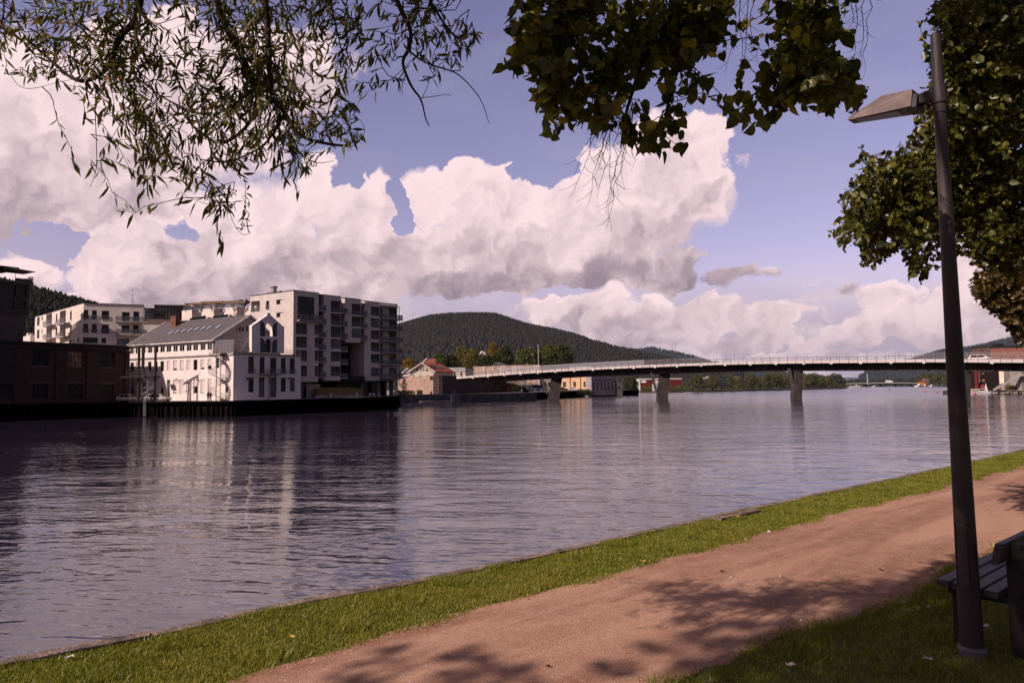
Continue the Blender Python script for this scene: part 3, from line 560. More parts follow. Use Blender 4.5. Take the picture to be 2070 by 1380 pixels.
# gable end of the attic (shaded, faces the river on the right)
GE=Fr(FL.pt(AT,-.05,0)[:2],(.5,.866)); arch=[(1185,482,1250,545),(1262,478,1310,545)]
hw=WID/2
mb.build('attic_wall',FACW,fac)
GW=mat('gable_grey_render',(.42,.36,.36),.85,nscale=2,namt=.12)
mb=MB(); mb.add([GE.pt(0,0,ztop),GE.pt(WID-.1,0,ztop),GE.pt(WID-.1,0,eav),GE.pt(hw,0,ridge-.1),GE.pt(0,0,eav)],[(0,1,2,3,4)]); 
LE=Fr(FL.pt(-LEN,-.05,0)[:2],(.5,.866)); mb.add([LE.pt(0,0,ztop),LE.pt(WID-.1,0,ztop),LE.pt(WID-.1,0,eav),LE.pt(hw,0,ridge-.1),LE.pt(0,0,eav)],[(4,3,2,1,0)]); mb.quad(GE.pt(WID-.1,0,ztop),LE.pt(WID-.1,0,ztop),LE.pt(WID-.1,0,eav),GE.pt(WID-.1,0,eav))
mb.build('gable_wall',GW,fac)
for (a,b,c,d) in col_rects(GE,C2,arch):
    mb=MB(); r=(b-a)/2; pts=[(a,c),(b,c)]+[(a+r+r*math.cos(th),d-r+r*math.sin(th)) for th in [math.pi*k/8 for k in range(9)]]
    o=[GE.pt(s,.06,z) for s,z in pts]; mb.add(o,[tuple(range(len(o)))]); wv=mb.build('arched_window',GLASS,fac)
    mb=MB(); th=.1
    for (s0,z0),(s1,z1) in zip(pts,pts[1:]+pts[:1]): mb.cyl(GE.pt(s0,.09,z0),GE.pt(s1,.09,z1),.07,n=4)
    mb.box(GE,a+r-.05,a+r+.05,.07,.12,c,d); mb.build('frame',TRIM,wv)
# roof
mb=MB(); ov=.45; k=(ridge-eav)/hw
def roofslab(mb,fr0,fr1,s0,z0,s1,z1,th=.22):
    mb.hexa([fr0.pt(s0,0,z0),fr1.pt(s0,0,z0),fr1.pt(s1,0,z1),fr0.pt(s1,0,z1),fr0.pt(s0,0,z0+th),fr1.pt(s0,0,z0+th),fr1.pt(s1,0,z1+th),fr0.pt(s1,0,z1+th)])
R0=Fr(FL.pt(-LEN-.4,-.05,0)[:2],(.5,.866)); R1=Fr(FL.pt(AT+.4,-.05,0)[:2],(.5,.866))
roofslab(mb,R0,R1,-ov,eav-k*ov,hw,ridge); roofslab(mb,R0,R1,WID+ov-.1,eav-k*ov,hw,ridge); rf=mb.build('roof',SLATE,fac)
mb=MB()
for R,o in ((R0,-.12),(R1,.0)):
    Ra=Fr(R.pt(0,0,0)[:2],R.u)
    for sA,sB in ((-ov,hw),(WID+ov-.1,hw)):
        zA=eav-k*ov
        mb.hexa([Ra.pt(sA,-.02,zA-.05),Ra.pt(sA,.16,zA-.05),Ra.pt(sB,.16,ridge-.05),Ra.pt(sB,-.02,ridge-.05),Ra.pt(sA,-.02,zA+.34),Ra.pt(sA,.16,zA+.34),Ra.pt(sB,.16,ridge+.34),Ra.pt(sB,-.02,ridge+.34)])
mb.cyl(R0.pt(-ov-.08,0,eav-k*ov+.02),R1.pt(-ov-.08,0,eav-k*ov+.02),.13,n=6)
mb.build('verge_trim',TRIM,rf)
def onroof(px,py,lift=.0):
    """hit of a pixel ray with the lit roof plane"""
    a=Vector(R0.pt(-ov,0,eav-k*ov+.22)); b=Vector(R1.pt(-ov,0,eav-k*ov+.22)); c=Vector(R1.pt(hw,0,ridge+.22)); n=(b-a).cross(c-a).normalized(); d=ray(px,py); kk=(a-CAM).dot(n)/d.dot(n); return CAM+d*kk, n if n.z>0 else -n, (b-a).normalized(), (c-b).normalized()
for i,(x,y) in enumerate(((523,558),(585,547),(648,538),(710,531),(775,522),(838,515),(903,507),(992,500))):
    p,n,e,u_=onroof(*C2(x,y)); mb=MB(); w_=.5; h_=.8
    q=[p-e*w_-u_*h_,p+e*w_-u_*h_,p+e*w_+u_*h_,p-e*w_+u_*h_]; mb.hexa([v+n*.01 for v in q]+[v+n*.16 for v in q]); sk=mb.build('skylight',GREYM,rf)
    mb=MB(); q=[p-e*.4-u_*.7,p+e*.4-u_*.7,p+e*.4+u_*.7,p-e*.4+u_*.7]; mb.add([v+n*.17 for v in q],[(0,1,2,3)]); mb.build('skylight_glass',mat('skylight_pane',(.35,.38,.48),.05,spec=.9,namt=.02),rf)
p,n,e,u_=onroof(*C2(560,485)); bc=mat('chimney_brick',(.20,.085,.06),.9,nscale=4,namt=.3); mb=MB(); f=Fr((p.x,p.y),(.866,-.5)); mb.box(f,-.9,.9,-.7,.5,p.z-1,p.z+2.0); mb.box(f,-1,1,-.8,.6,p.z+2.0,p.z+2.2); mb.build('chimney',bc,rf)
# free-standing arched gable on the river front
PL=lambda x,y: FG.hit(*C2(x,y))
zb=PL(1500,752)[1]; gp=[PL(1325,752),PL(1325,492),PL(1478,388),PL(1478,358),PL(1512,358),PL(1512,388),PL(1648,512),PL(1648,760)]
gp[0]=(gp[0][0],zb); gp[-1]=(gp[-1][0],zb)
def archpts(a,b,c,d,n=10):
    r=(b-a)/2; return [(a,c),(b,c)]+[((a+b)/2+r*math.cos(math.pi*k/n),d-r+r*math.sin(math.pi*k/n)) for k in range(n+1)]
A1=FG.rect(C2,1462,455,1532,588); A2=FG.rect(C2,1460,613,1524,750)
from mathutils.geometry import tessellate_polygon
def holed(mb,fr,outer,holes,t0,t1):
    loops=[outer]+holes; tri=tessellate_polygon([[Vector((s,z,0)) for s,z in l] for l in loops]); flat=[p for l in loops for p in l]
    for t in (t0,t1): mb.add([fr.pt(s,t,z) for s,z in flat],tri)
    for l in loops:
        for (s0,z0),(s1,z1) in zip(l,l[1:]+l[:1]): mb.quad(fr.pt(s0,t0,z0),fr.pt(s1,t0,z1),fr.pt(s1,t1,z1),fr.pt(s0,t1,z0))
mb=MB(); holed(mb,FG,gp,[archpts(*A1),archpts(*A2)],.02,-.75); gm=mb.build('arched_gable',FACW,fac)
mb=MB()
for i in (1,5): 
    a,b=(gp[1],gp[2]) if i==1 else (gp[5],gp[6]); mb.hexa([FG.pt(a[0],.12,a[1]),FG.pt(a[0],-.85,a[1]),FG.pt(b[0],-.85,b[1]),FG.pt(b[0],.12,b[1]),FG.pt(a[0],.12,a[1]+.16),FG.pt(a[0],-.85,a[1]+.16),FG.pt(b[0],-.85,b[1]+.16),FG.pt(b[0],.12,b[1]+.16)])
mb.build('coping',TRIM,gm)
SHUT=mat('grey_shutter',(.085,.085,.105),.8)
for rect,flip in (((1410,440,1456,588),0),((1534,452,1573,590),1),((1410,607,1459,750),0),((1526,617,1573,752),1)):
    a,b,c,d=FG.rect(C2,*rect); w_=b-a; pts=[]; n=8
    if not flip: pts=[(a,c),(b,c)]+[(a+w_*math.cos(math.pi/2*k/n),d-w_*1.1+w_*1.1*math.sin(math.pi/2*k/n)) for k in range(n+1)]
    else: pts=[(a,c),(b,c)]+[(b-w_*math.sin(math.pi/2*k/n),d-w_*1.1+w_*1.1*math.cos(math.pi/2*k/n)) for k in range(n+1)]
    mb=MB(); mb.prism([FG.pt(s,.03,z) for s,z in pts],[FG.pt(s,.10,z) for s,z in pts]); mb.build('shutter',SHUT,gm)
a,b,c,d=A2; mb=MB(); mb.add([FG.pt(s,-.6,z) for s,z in archpts(*A2)],[tuple(range(13))]); mb.build('arched_door',GLASS,gm)
# windows
bl=[.62,.80,0,1,.9,.78,.95,0,.0,0,.9,.5,.0]; bl2=[.95,.93,.5,.98,.98,.9,.55,.9,.6,1,.5]
for r,b_ in zip(U,bl): window(FL,r,0,.28,fac,1,2,GLASS,WOODD if b_<.2 else TRIM,b_)
for r,b_ in zip(LW,bl2): window(FL,r,0,.28,fac,1,2,GLASS,TRIM,b_)
window(FL,side,0,.28,fac,2,2); window(FL,side2,0,.28,fac,1,2)
for i,r in enumerate(AR): window(FL,r,-.05,.12,fac,2,1,GLASS,TRIM,0,fw=.11)
for r in GU: window(FG,r,0,.3,fac,2,3)
for i,r in enumerate(GL): window(FG,r,0,.3,fac,2,5 if i in(1,2) else 4,GLASSB if i in (1,2,4) else GLASS)
a,b,c,d=door; mb=MB(); mb.box(FL,a+.05,b-.05,-.48,-.40,c,d-.05); dr=mb.build('door',mat('grey_door',(.16,.14,.14),.6),fac); mb=MB(); mb.sphere(FL.pt(b-.2,-.36,c+1),.05); mb.build('handle',GALV,dr)
mb=MB(); mb.hexa([FL.pt(b,0,QZ+3.4),FL.pt(b+1.4,0,QZ+3.4),FL.pt(b+1.4,0,QZ+3.45),FL.pt(b,0,QZ+3.45),FL.pt(b,1.2,QZ+3.2),FL.pt(b+1.4,1.2,QZ+3.2),FL.pt(b+1.4,1.2,QZ+3.25),FL.pt(b,1.2,QZ+3.25)]); mb.build('canopy',GREYM,fac)
# railings, glass cage
def railing(fr,s0,s1,t,z0,h,parent,step=1.2,name='railing',m=GREYM,bars=0.0,glass=None):
    mb=MB(); n=max(1,int(abs(s1-s0)/step)); 
    for i in range(n+1): s=s0+(s1-s0)*i/n; mb.cyl(fr.pt(s,t,z0),fr.pt(s,t,z0+h),.035,n=4)
    for zz in ((z0+h,),(z0+.12,))+(((z0+h*.5,),) if not glass else ()): mb.cyl(fr.pt(s0,t,zz[0]),fr.pt(s1,t,zz[0]),.035,n=4)
    if bars:
        m_=int(abs(s1-s0)/bars)
        for i in range(m_): s=s0+(s1-s0)*(i+.5)/m_; mb.cyl(fr.pt(s,t,z0+.1),fr.pt(s,t,z0+h),.014,n=3,cap=False)
    o=mb.build(name,m,parent)
    if glass: mb=MB(); mb.box(fr,min(s0,s1)+.03,max(s0,s1)-.03,t-.012,t+.012,z0+.1,z0+h-.05); mb.build('glass_panel',glass,o)
    return o
railing(FG,0.1,4.0,-.1,ztop+.1,1.1,fac,bars=.25); railing(FG,13.3,WID,-.1,ztop+.1,1.1,fac,bars=.25); 
railing(FL,-6.2,-.1,-.1,ztop+.1,2.6,fac,1.0,'glass_screen',GALV,glass=MESHG)
a,b,c,d=FG.rect(C2,1395,900,1592,965); mb=MB(); mb.box(FG,a,b,.02,1.3,c-.12,c); bs=mb.build('balcony',GREYM,fac); 
for (s0,s1,t0) in ((a,b,1.25),): railing(FG,s0,s1,t0,c,1.1,fac,bars=.2)
mb=MB(); mb.cyl(FG.pt((a+b)/2,.05,c-2.0),FG.pt((a+b)/2+1,1.2,c-.1),.07,n=5); mb.cyl(FG.pt((a+b)/2,.15,QZ),FG.pt((a+b)/2,.15,c),.06,n=5); mb.build('balcony_brace',DARKM,fac)
for i in (0,3,4):
    a,b,c,d=GU[i]; railing(FG,a-.15,b+.15,.22,c-.05,1.1,fac,.6,bars=.15)
for x,y in ((1300,778),(1712,795)):
    s,z=FG.hit(*C2(x,y)); mb=MB(); mb.cyl(FG.pt(s-.9,.05,z+.1),FG.pt(s-.5,1.1,z+.4),.03,n=4); mb.cyl(FG.pt(s-.7,1.0,z+.25),FG.pt(s-.3,1.2,z+.5),.12,.16,6); mb.build('wall_lamp',DARKM,fac)
for x,y in ((1278,1010),(1690,1010)):
    s,z=FG.hit(*C2(x,y)); mb=MB(); mb.box(FG,s-.15,s+.15,.02,.28,z-.2,z+.2); mb.build('lantern',DARKM,fac)
for i,x in enumerate((400,590,795)):
    s,z=FL.hit(*C2(x,1022)); mb=MB(); mb.box(FL,s-.05,s+.05,0,.4,z+.1,z+.2); mb.box(FL,s-.14,s+.14,.3,.55,z-.1,z+.15); mb.build('wall_lamp',GREYM,fac)
# outer straight stair from terrace up to the arched gable
s0,z0=GE.hit(*C2(1215,735),3); s1,z1=GE.hit(*C2(1308,590),3); mb=MB()
for i in range(11): k_=i/10; mb.box(GE,s0+(s1-s0)*k_-.15,s0+(s1-s0)*k_+.15,2.6,3.6,z0+(z1-z0)*k_-.04,z0+(z1-z0)*k_+.04)
for t_ in (2.6,3.6):
    mb.cyl(GE.pt(s0,t_,z0),GE.pt(s1,t_,z1),.06,n=4); mb.cyl(GE.pt(s0,t_,z0+1),GE.pt(s1,t_,z1+1),.035,n=4)
    for i in range(9): k_=i/8; mb.cyl(GE.pt(s0+(s1-s0)*k_,t_,z0+(z1-z0)*k_),GE.pt(s0+(s1-s0)*k_,t_,z0+(z1-z0)*k_+1),.02,n=3)
mb.build('terrace_stair',GREYM,fac)
# terrace furniture seen over the parapet
def spiral(name,cx,cy,z0,z1,r,parent,turn=2.6,a0=0,m=GALV):
    mb=MB(); n=int((z1-z0)/.21); mb.cyl((cx,cy,z0),(cx,cy,z1+1.1),.09,n=8); prev=None
    for i in range(n):
        a=a0+turn*2*math.pi*i/n; z=z0+(z1-z0)*(i+1)/n; da=.22; p=[(cx+.08*math.cos(a),cy+.08*math.sin(a)),(cx+r*math.cos(a-da),cy+r*math.sin(a-da)),(cx+r*math.cos(a+da),cy+r*math.sin(a+da))]
        mb.prism([(x,y,z-.05) for x,y in p],[(x,y,z) for x,y in p]); e=Vector((cx+r*math.cos(a),cy+r*math.sin(a),z))
        mb.cyl(e,e+Vector((0,0,1)),.014,n=3,cap=False)
        if prev is not None: mb.cyl(prev+Vector((0,0,1)),e+Vector((0,0,1)),.03,n=4,cap=False); mb.cyl(prev+Vector((0,0,-.03)),e+Vector((0,0,-.03)),.035,n=4,cap=False)
        prev=e
    return mb.build(name,m,parent)
s,_=FL.hit(*C2(972,1000),1.7); p=FL.pt(s,1.7,0); spiral('spiral_stair',p[0],p[1],QZ,ztop,1.45,fac,2.5,.6,GREYM)
mb=MB(); mb.box(FL,s-.9,s+1.1,0,1.7,ztop-.1,ztop); mb.build('stair_landing',GALV,fac)
mb=MB()
for i,x in enumerate((1010,)): s,_=FL.hit(*C2(x,1000),.12); mb.cyl(FL.pt(s,.12,QZ),FL.pt(s,.12,ztop),.06,n=6)
mb.build('downpipe',GALV,fac)
# ---- steel loading gantry by the brick building ---------------------------------
gt=thing('loading_gantry','dark steel gantry with a walkway between brick building and white factory','gantry',(-72,141,QZ)); GF=Fr((-76.2,143.2),(22.2,-4.0))
def gz(x,y): return GF.hit(*C2(x,y))
s1_,_=gz(187,1000); s2_,_=gz(228,1000); s3_,_=gz(352,1000); zt=gz(228,690)[1]
for s_,r_ in ((s1_,.18),(s2_,.20),(s3_,.17)): mb=MB(); mb.box(GF,s_-r_,s_+r_,-r_-.3,r_-.3,QZ,zt); mb.build('post',WOODD,gt)
mb=MB(); a,_=gz(95,690); b,_=gz(425,690)
mb.box(GF,a,b-1.2,-.45,-.15,zt-.05,zt+.2); mb.cyl(GF.pt(a,.5,zt-.9),GF.pt(s3_,.5,zt-.9),.06,n=5)
for q in (s1_,s2_,s3_): mb.cyl(GF.pt(q-1.6,-.3,zt+.1),GF.pt(q+1.4,-.3,zt+.35),.045,n=5); mb.cyl(GF.pt(q,-.3,zt+.1),GF.pt(q,.9,zt+.2),.04,n=5)
mb.build('top_beam',DARKM,gt)
zp=gz(200,985)[1]; mb=MB(); mb.box(GF,a-1,s3_+.2,-1.6,.6,zp-.35,zp); mb.build('walkway',WOODD,gt); railing(GF,a,s3_,.5,zp,1.15,gt,1.3,bars=.3,m=DARKM)
mb=MB()
for q in (s1_,s2_): 
    for i in range(6): t0=math.pi/2*i/6;t1=math.pi/2*(i+1)/6; mb.cyl(GF.pt(a+2.0*(1-math.cos(t0)),.4,zp-.4-2+2*math.sin(t0)),GF.pt(a+2.0*(1-math.cos(t1)),.4,zp-.4-2+2*math.sin(t1)),.09,n=5)
mb.build('arch_brace',DARKM,gt)
s,_=gz(292,1100); p=GF.pt(s,-.1,0); spiral('spiral_stair',p[0],p[1]-.3,QZ,zp,1.0,gt,1.4,2.)
mb=MB(); s,_=gz(283,1280); 
for d_ in (-.25,.25): mb.cyl(GF.pt(s+d_,.75,.1),GF.pt(s+d_,.75,QZ+1.0),.035,n=4)
for i in range(10): mb.cyl(GF.pt(s-.25,.75,.3+i*.32),GF.pt(s+.25,.75,.3+i*.32),.025,n=4)
tag(mb.build('quay_ladder',GALV),'steel ladder down the quay wall below the gantry','ladder')
# ---- brick warehouse -------------------------------------------------------------
BO=(XH(0,130),130.0); BE=(XH(260,150),150.0); BF=Fr(BO,(BE[0]-BO[0],BE[1]-BO[1])); BL=math.hypot(BE[0]-BO[0],BE[1]-BO[1]); bzt=BF.hit(*C8(1000,100))[1]
BRK=brickmat('dark_red_brick',(.085,.038,.034),(.058,.028,.026),(.05,.038,.036),bw=.25,bh=.08,ms=.012,axis=BF.u)
bk=thing('brick_warehouse','dark two-storey brick warehouse at the far left edge of the quay','building',(*BO,QZ))
bu=[(500,195,765,460),(1055,215,1285,465),(1555,235,1775,480)]; bl_=[(-40,730,185,955),(495,730,745,965),(1050,730,1280,965),(1550,735,1760,930)]
BR=col_rects(BF,C8,bu)+col_rects(BF,C8,bl_)
mb=MB(); mb.block(BF,-14,BL,1.6,bzt-.6,0,26,[(*r,.3) for r in BR]); mb.build('wall',BRK,bk)
mb=MB(); mb.box(BF,-14.3,BL+.3,-26,.35,bzt-.6,bzt); mb.box(BF,-14.1,BL+.15,0.003,.18,bzt-1.5,bzt-1.2); mb.build('roof_cornice',mat('tarred_roof',(.018,.016,.017),.8),bk)
for x in (265,900,1375,1965): s,_=BF.hit(*C8(x,600)); mb=MB(); mb.box(BF,s-.45,s+.45,0.003,.22,1.6,bzt-1.5); mb.build('pilaster',BRK,bk)
mb=MB(); s,_=BF.hit(*C8(262,400)); zz=BF.hit(*C8(150,700))[1]; mb.box(BF,-14,s-.5,.003,.45,zz,bzt-.7); mb.build('dark_cladding',mat('black_cladding',(.022,.022,.024),.7),bk)
for i,r in enumerate(BR):
    window(BF,r,0,.3,bk,4,3,{1:mat('painted_reflection_pane',(.26,.16,.09),.5,nscale=1,namt=.3,spec=.1)}.get(i,mat('dull_pane',(.020,.018,.020),.35,nscale=1.3,namt=.45,spec=.12)),mat('dark_window_frame',(.03,.028,.03),.6),fw=.1)  # one pane has its warm reflection painted in; the rest reflect less
    mb=MB(); mb.box(BF,r[0]-.5,r[1]+.5,.003,.16,r[3]+.05,r[3]+.25) if i>2 else mb.box(BF,r[0]-.2,r[1]+.2,.003,.12,r[2]-.2,r[2]); mb.build('lintel' if i>2 else 'sill',mat('stone_lintel',(.13,.11,.11),.8),bk)
# ---- tower with roof terrace -----------------------------------------------------
TF=Fr((XH(8,158),158.0),BF.u); tw=thing('tower_building','dark clad tower with a canopied roof terrace at the left edge','building',(*TF.o,QZ)); TC=crop(0,530,8.118)
sR,_=TF.hit(*TC(480,500)); sR2,_=TF.hit(*TC(400,1000)); zt=TF.hit(*TC(300,310))[1]; zm=TF.hit(*TC(300,860))[1]; CLD=mat('brown_cladding',(.050,.040,.040),.8,nscale=3,namt=.2,stretch=(3,3,.1)); CLD2=mat('grey_cladding',(.075,.062,.065),.7,nscale=3,namt=.2,stretch=(3,3,.1))
tws=[(90,385,260,555),(270,385,440,555),(90,630,240,760),(270,640,420,760)]; TW=[TF.rect(TC,*r) for r in tws]
mb=MB(); mb.block(TF,-16,sR,zm,zt-.6,0,14,[(*r,.5) for r in TW]); mb.build('wall',CLD,tw); mb=MB(); mb.block(TF,-16,sR2,QZ,zm,-.3,13,[]); mb.build('lower_wall',CLD2,tw)
for r in TW: window(TF,r,0,.5,tw,2,1,GLASS)
mb=MB(); mb.box(TF,-16.3,sR+.6,-14.5,.6,zt-.6,zt); mb.build('roof_slab',mat('terrace_slab',(.10,.085,.085),.8),tw)
railing(TF,4,sR+.5,.5,zt,1.2,tw,2.0,glass=RAILG); RS=Fr(TF.pt(sR+.5,.5,0)[:2],(-TF.n[0],-TF.n[1])); railing(RS,0,12,0,zt,1.2,tw,2.0,glass=RAILG)
a,_=TF.hit(*TC(265,100),-2); zc1=TF.hit(*TC(100,80),-2)[1]; mb=MB(); mb.box(TF,-16,a,-9,-.5,zc1-.5,zc1); mb.box(TF,-16,a-5,-8,-2,zt,zc1-.5); mb.build('roof_canopy',mat('canopy_black',(.025,.02,.02),.8),tw)
um=thing('parasol','dark square parasol open on the tower roof terrace','parasol',TF.pt(a+1.2,-1.5,zt)); s,_=TF.hit(*TC(255,180),-1.5); z1=TF.hit(*TC(255,118),-1.5)[1]; z0=TF.hit(*TC(390,165),-1.5)[1]
mb=MB(); q=2.9
cn=[TF.pt(s+dx,-1.5+dy,z0) for dx,dy in ((-q,q),(q,q),(q,-q),(-q,-q))]; top=TF.pt(s,-1.5,z1+.3); mb.add(cn+[top]+[(x,y,z-.06) for x,y,z in cn],[(0,1,4),(1,2,4),(2,3,4),(3,0,4),(0,1,6,5),(1,2,7,6),(2,3,8,7),(3,0,5,8)]); mb.build('canopy',mat('parasol_cloth',(.05,.035,.035),.9),um)
mb=MB(); mb.cyl(TF.pt(s,-1.5,zt),TF.pt(s,-1.5,z1),.05,n=6); mb.build('pole',GREYM,um)
pb=MB(); s,_=TF.hit(*TC(395,270),-.6); pb.box(TF,s-1.6,s+1.6,-1.2,-.4,zt,zt+.75); tag(pb.build('planter_box',mat('planter_brown',(.13,.10,.095),.8)),'brown planter box at the edge of the tower roof terrace','planter')
# ---- left apartment building ------------------------------------------------------
LO=(XH(165,170),170.0); LR=Fr(LO,(.90,.43)); LLf=Fr(LO,(.43*1.6,-.9*.9)); LLf=Fr(LO,(.72,-.69))
la=thing('apartment_building','cream four-storey apartment block with glass balconies behind the brick warehouse','building',(*LO,QZ)); lz=LR.hit(*C1(632,432))[1]
rr=[(648,484,684,555),(712,486,750,556),(788,491,845,560),(945,501,1005,570),(1032,496,1078,575),(645,590,683,662),(712,592,750,663),(788,596,843,667),(942,603,1003,660),(1030,600,1075,665),(642,697,757,742),(787,701,822,742),(905,706,1000,755)]
RR=[LR.rect(C1,*r) for r in rr]; se,_=LR.hit(*C1(1106,520))
mb=MB(); mb.block(LR,0,se,QZ,lz,0,15,[(*r,.25 if i not in (4,9) else 1.5) for i,r in enumerate(RR)]); mb.build('wall',WHITE,la)
mb=MB(); mb.box(LR,-.2,se+.2,-15,.2,lz,lz+.12); mb.build('roof_edge',DARKM,la)
for i,r in enumerate(RR): window(LR,r,0,.25 if i not in (4,9) else 1.5,la,2,1,GLASS if i!=12 else GLASSB,DARKM)
for i in (0,1,2,5,6,7): a,b,c,d=RR[i]; railing(LR,a-.1,b+.1,.12,c,1.0,la,1.2,m=GREYM,glass=RAILG)
for y0,y1 in ((572,583),(672,684)):
    a,b,c,d=LR.rect(C1,893,y0,1145,y1,1.2); mb=MB(); mb.box(LR,a,b,.01,1.6,c,d); mb.build('balcony_slab',CONC,la); railing(LR,a+.1,b-.1,1.5,d,1.15,la,1.8,glass=RAILG)
sl=-LLf.hit(*C1(272,560))[0]; ls=[(288,540,307,605),(322,533,331,565),(358,515,402,545),(433,515,443,580),(463,492,509,540),(543,493,556,562),(287,637,305,705),(322,632,329,665),(358,612,402,650),(431,615,443,682),(463,598,509,640),(543,597,555,667),(357,712,402,735),(463,700,509,735),(600,700,616,735),(541,715,572,737)]
LSr=[LLf.rect(C1,*r) for r in ls]; dp=[1.4 if r[2]-r[0]>40 else .2 for r in ls]
big=[(358,512,402,608),(463,490,509,594),(358,610,402,708),(463,596,509,695)]
keep=[(r,d) for r,d in zip(LSr,dp) if d<1]; BG=[LLf.rect(C1,*r) for r in big]+[LLf.rect(C1,357,712,402,738),LLf.rect(C1,463,698,509,738)]
mb=MB(); mb.facade(LLf,-sl,0,QZ,lz,0,[(*r,.2) for r,_ in keep]+[(*r,1.6) for r in BG]); mb.quad(LLf.pt(-sl,0,QZ),LLf.pt(-sl,0,lz),LLf.pt(-sl,-14,lz),LLf.pt(-sl,-14,QZ)); mb.quad(LLf.pt(-sl,0,lz-.02),LLf.pt(0,0,lz-.02),LLf.pt(0,-14,lz-.02),LLf.pt(-sl,-14,lz-.02)); mb.build('side_wall',WHITE,la)
for r,_ in keep: window(LLf,r,0,.2,la,1,2)
for i,r in enumerate(BG):
    mb=MB(); mb.box(LLf,r[0]+.1,r[1]-.1,-1.55,-1.5,r[2],r[3]-.1); mb.build('balcony_door',GLASS,la)
for x0,y0,x1,y1 in ((340,556,400,603),(440,540,508,590),(340,657,400,705),(440,645,508,692)):
    a,b,c,d=LLf.rect(C1,x0,y0,x1,y1,1.0); mb=MB(); mb.box(LLf,a,b,-.2,1.3,c-.25,c); mb.build('balcony_slab',CONC,la); railing(LLf,a+.05,b-.05,1.25,c,1.15,la,1.5,glass=RAILG)
# low roof beside it, aerial
s,_=LLf.hit(*C1(200,710)); zz=LLf.hit(*C1(220,690))[1]; mb=MB(); mb.block(LLf,s,-sl-.05,QZ,zz,1,12,[]); mb.box(LLf,s+1.5,s+3,-1,.2,zz,zz+1.0)
tag(mb.build('low_annex',WHITE),'low white annex roof left of the cream apartment block','building')
mb=MB(); 
for x in (1015,1038): s,_=LR.hit(*C1(x,430),-5); z=LR.hit(*C1(x,402),-5)[1]; mb.cyl(LR.pt(s,-5,lz),LR.pt(s,-5,z),.06,n=4)
s0=LR.hit(*C1(1015,430),-5)[0]; s1=LR.hit(*C1(1038,430),-5)[0]
for i in range(4): z=lz+.6+i*.8; mb.cyl(LR.pt(s0,-5,z),LR.pt(s1,-5,z),.04,n=4)
mb.cyl(LR.pt((s0+s1)/2,-5,lz),LR.pt((s0+s1)/2,-5,lz+4.8),.04,n=4); tag(mb.build('roof_aerial',GREYM),'thin aerial frame on the roof of the cream apartment block','aerial')
# white wing right of it and dark glass building
W2=Fr((XH(275,196),196.0),(.95,.3)); a,b,c,d=W2.rect(C2,150,475,470,520); mb=MB(); mb.block(W2,a-4,b,QZ,d,0,10,[]); tag(mb.build('white_wing',WHITE),'low white wing between cream apartments and the factory roof','building')
DG=Fr((XH(312,215),215.0),(.97,.24)); dg=thing('glass_office_building','dark gridded glass office block behind the factory roof','building',(*DG.o,QZ))
a,_=DG.hit(*C2(235,350)); b,_=DG.hit(*C2(700,350)); m_,_=DG.hit(*C2(357,350)); z1=DG.hit(*C2(500,288))[1]; z2=DG.hit(*C2(300,303))[1]
mb=MB(); mb.block(DG,m_,b,QZ,z1,0,14,[]); mb.box(DG,m_-.2,b+.3,-14,.3,z1,z1+.35); mb.build('wall',glassmat('office_glass',(.055,.045,.047),.3),dg); mb=MB(); mb.block(DG,a,m_-.05,QZ,z2,-1,10,[]); mb.build('left_wing',glassmat('office_glass_light',(.13,.12,.125),.3),dg)
mb=MB()
for i in range(12): s=m_+(b-m_)*i/11; mb.box(DG,s-.06,s+.06,.003,.14,QZ+8,z1)
for j in range(5): z=z1-1.2-j*3.2; mb.box(DG,m_,b,.004,.12,z-.08,z+.08)
for i in range(8): s=a+(m_-a)*i/8; mb.box(DG,s-.05,s+.05,-.997,-.88,QZ+8,z2)
mb.build('mullion',DARKM,dg)
mb=MB(); a,b,c,d=W2.rect(C2,345,420,500,440,-3); mb.box(W2,a-2,b+2,-5,-2.9,QZ,d); tag(mb.build('roof_parapet',mat('brown_panel',(.16,.11,.10),.8)),'brown clad roof structure behind the factory ridge chimney','building')
# ---- terraced white penthouses with pergolas ---------------------------------------
TU=[(630,715,328,460,800),(825,937,313,440,1040),(1050,1167,300,410,1255),(1255,1362,290,400,1400)]; Ys=[190,184,178,174]
tr=thing('terraced_building','stepped white penthouse block rising behind the factory roof','building',(-72,182,QZ))
for i,((x0,xc,yt,yb,x1),Y) in enumerate(zip(TU,Ys)):
    f=Fr((XH(240+xc/4.9275,Y),Y),(.82,-.57)); g=Fr(f.o,(.57,.82)); s0,_=f.hit(*C2(x0,yt)); z=f.hit(*C2(xc,yt-4))[1]; s1,_=g.hit(*C2(x1,yt))
    mb=MB(); mb.quad(f.pt(s0,0,QZ),f.pt(0,0,QZ),f.pt(0,0,z),f.pt(s0,0,z)); mb.quad(g.pt(0,0,QZ),g.pt(s1,0,QZ),g.pt(s1,0,z),g.pt(0,0,z)); mb.quad(f.pt(s0,0,z),f.pt(0,0,z),g.pt(s1,0,z),g.pt(s1,s0,z)); mb.quad(f.pt(s0,0,QZ),f.pt(s0,0,z),f.pt(s0,-12,z),f.pt(s0,-12,QZ)); mb.build('wall',WHITE,tr)
for r_ in ((716,388,868,440),(945,376,1092,420),(890,404,925,432),(1110,392,1155,402)):
    f=Fr((XH(240+r_[0]/4.9275,176),176.),(.9,-.4)); a,b,c,d=f.rect(C2,*r_); mb=MB(); mb.hexa([f.pt(a,.0,c),f.pt(b,.0,c),f.pt(b,.3,c),f.pt(a,.3,c),f.pt(a,.0,c+.8),f.pt(b,.0,d),f.pt(b,.3,d),f.pt(a,.3,c+.8)]); mb.build('glass_dormer',GLASS,tr)
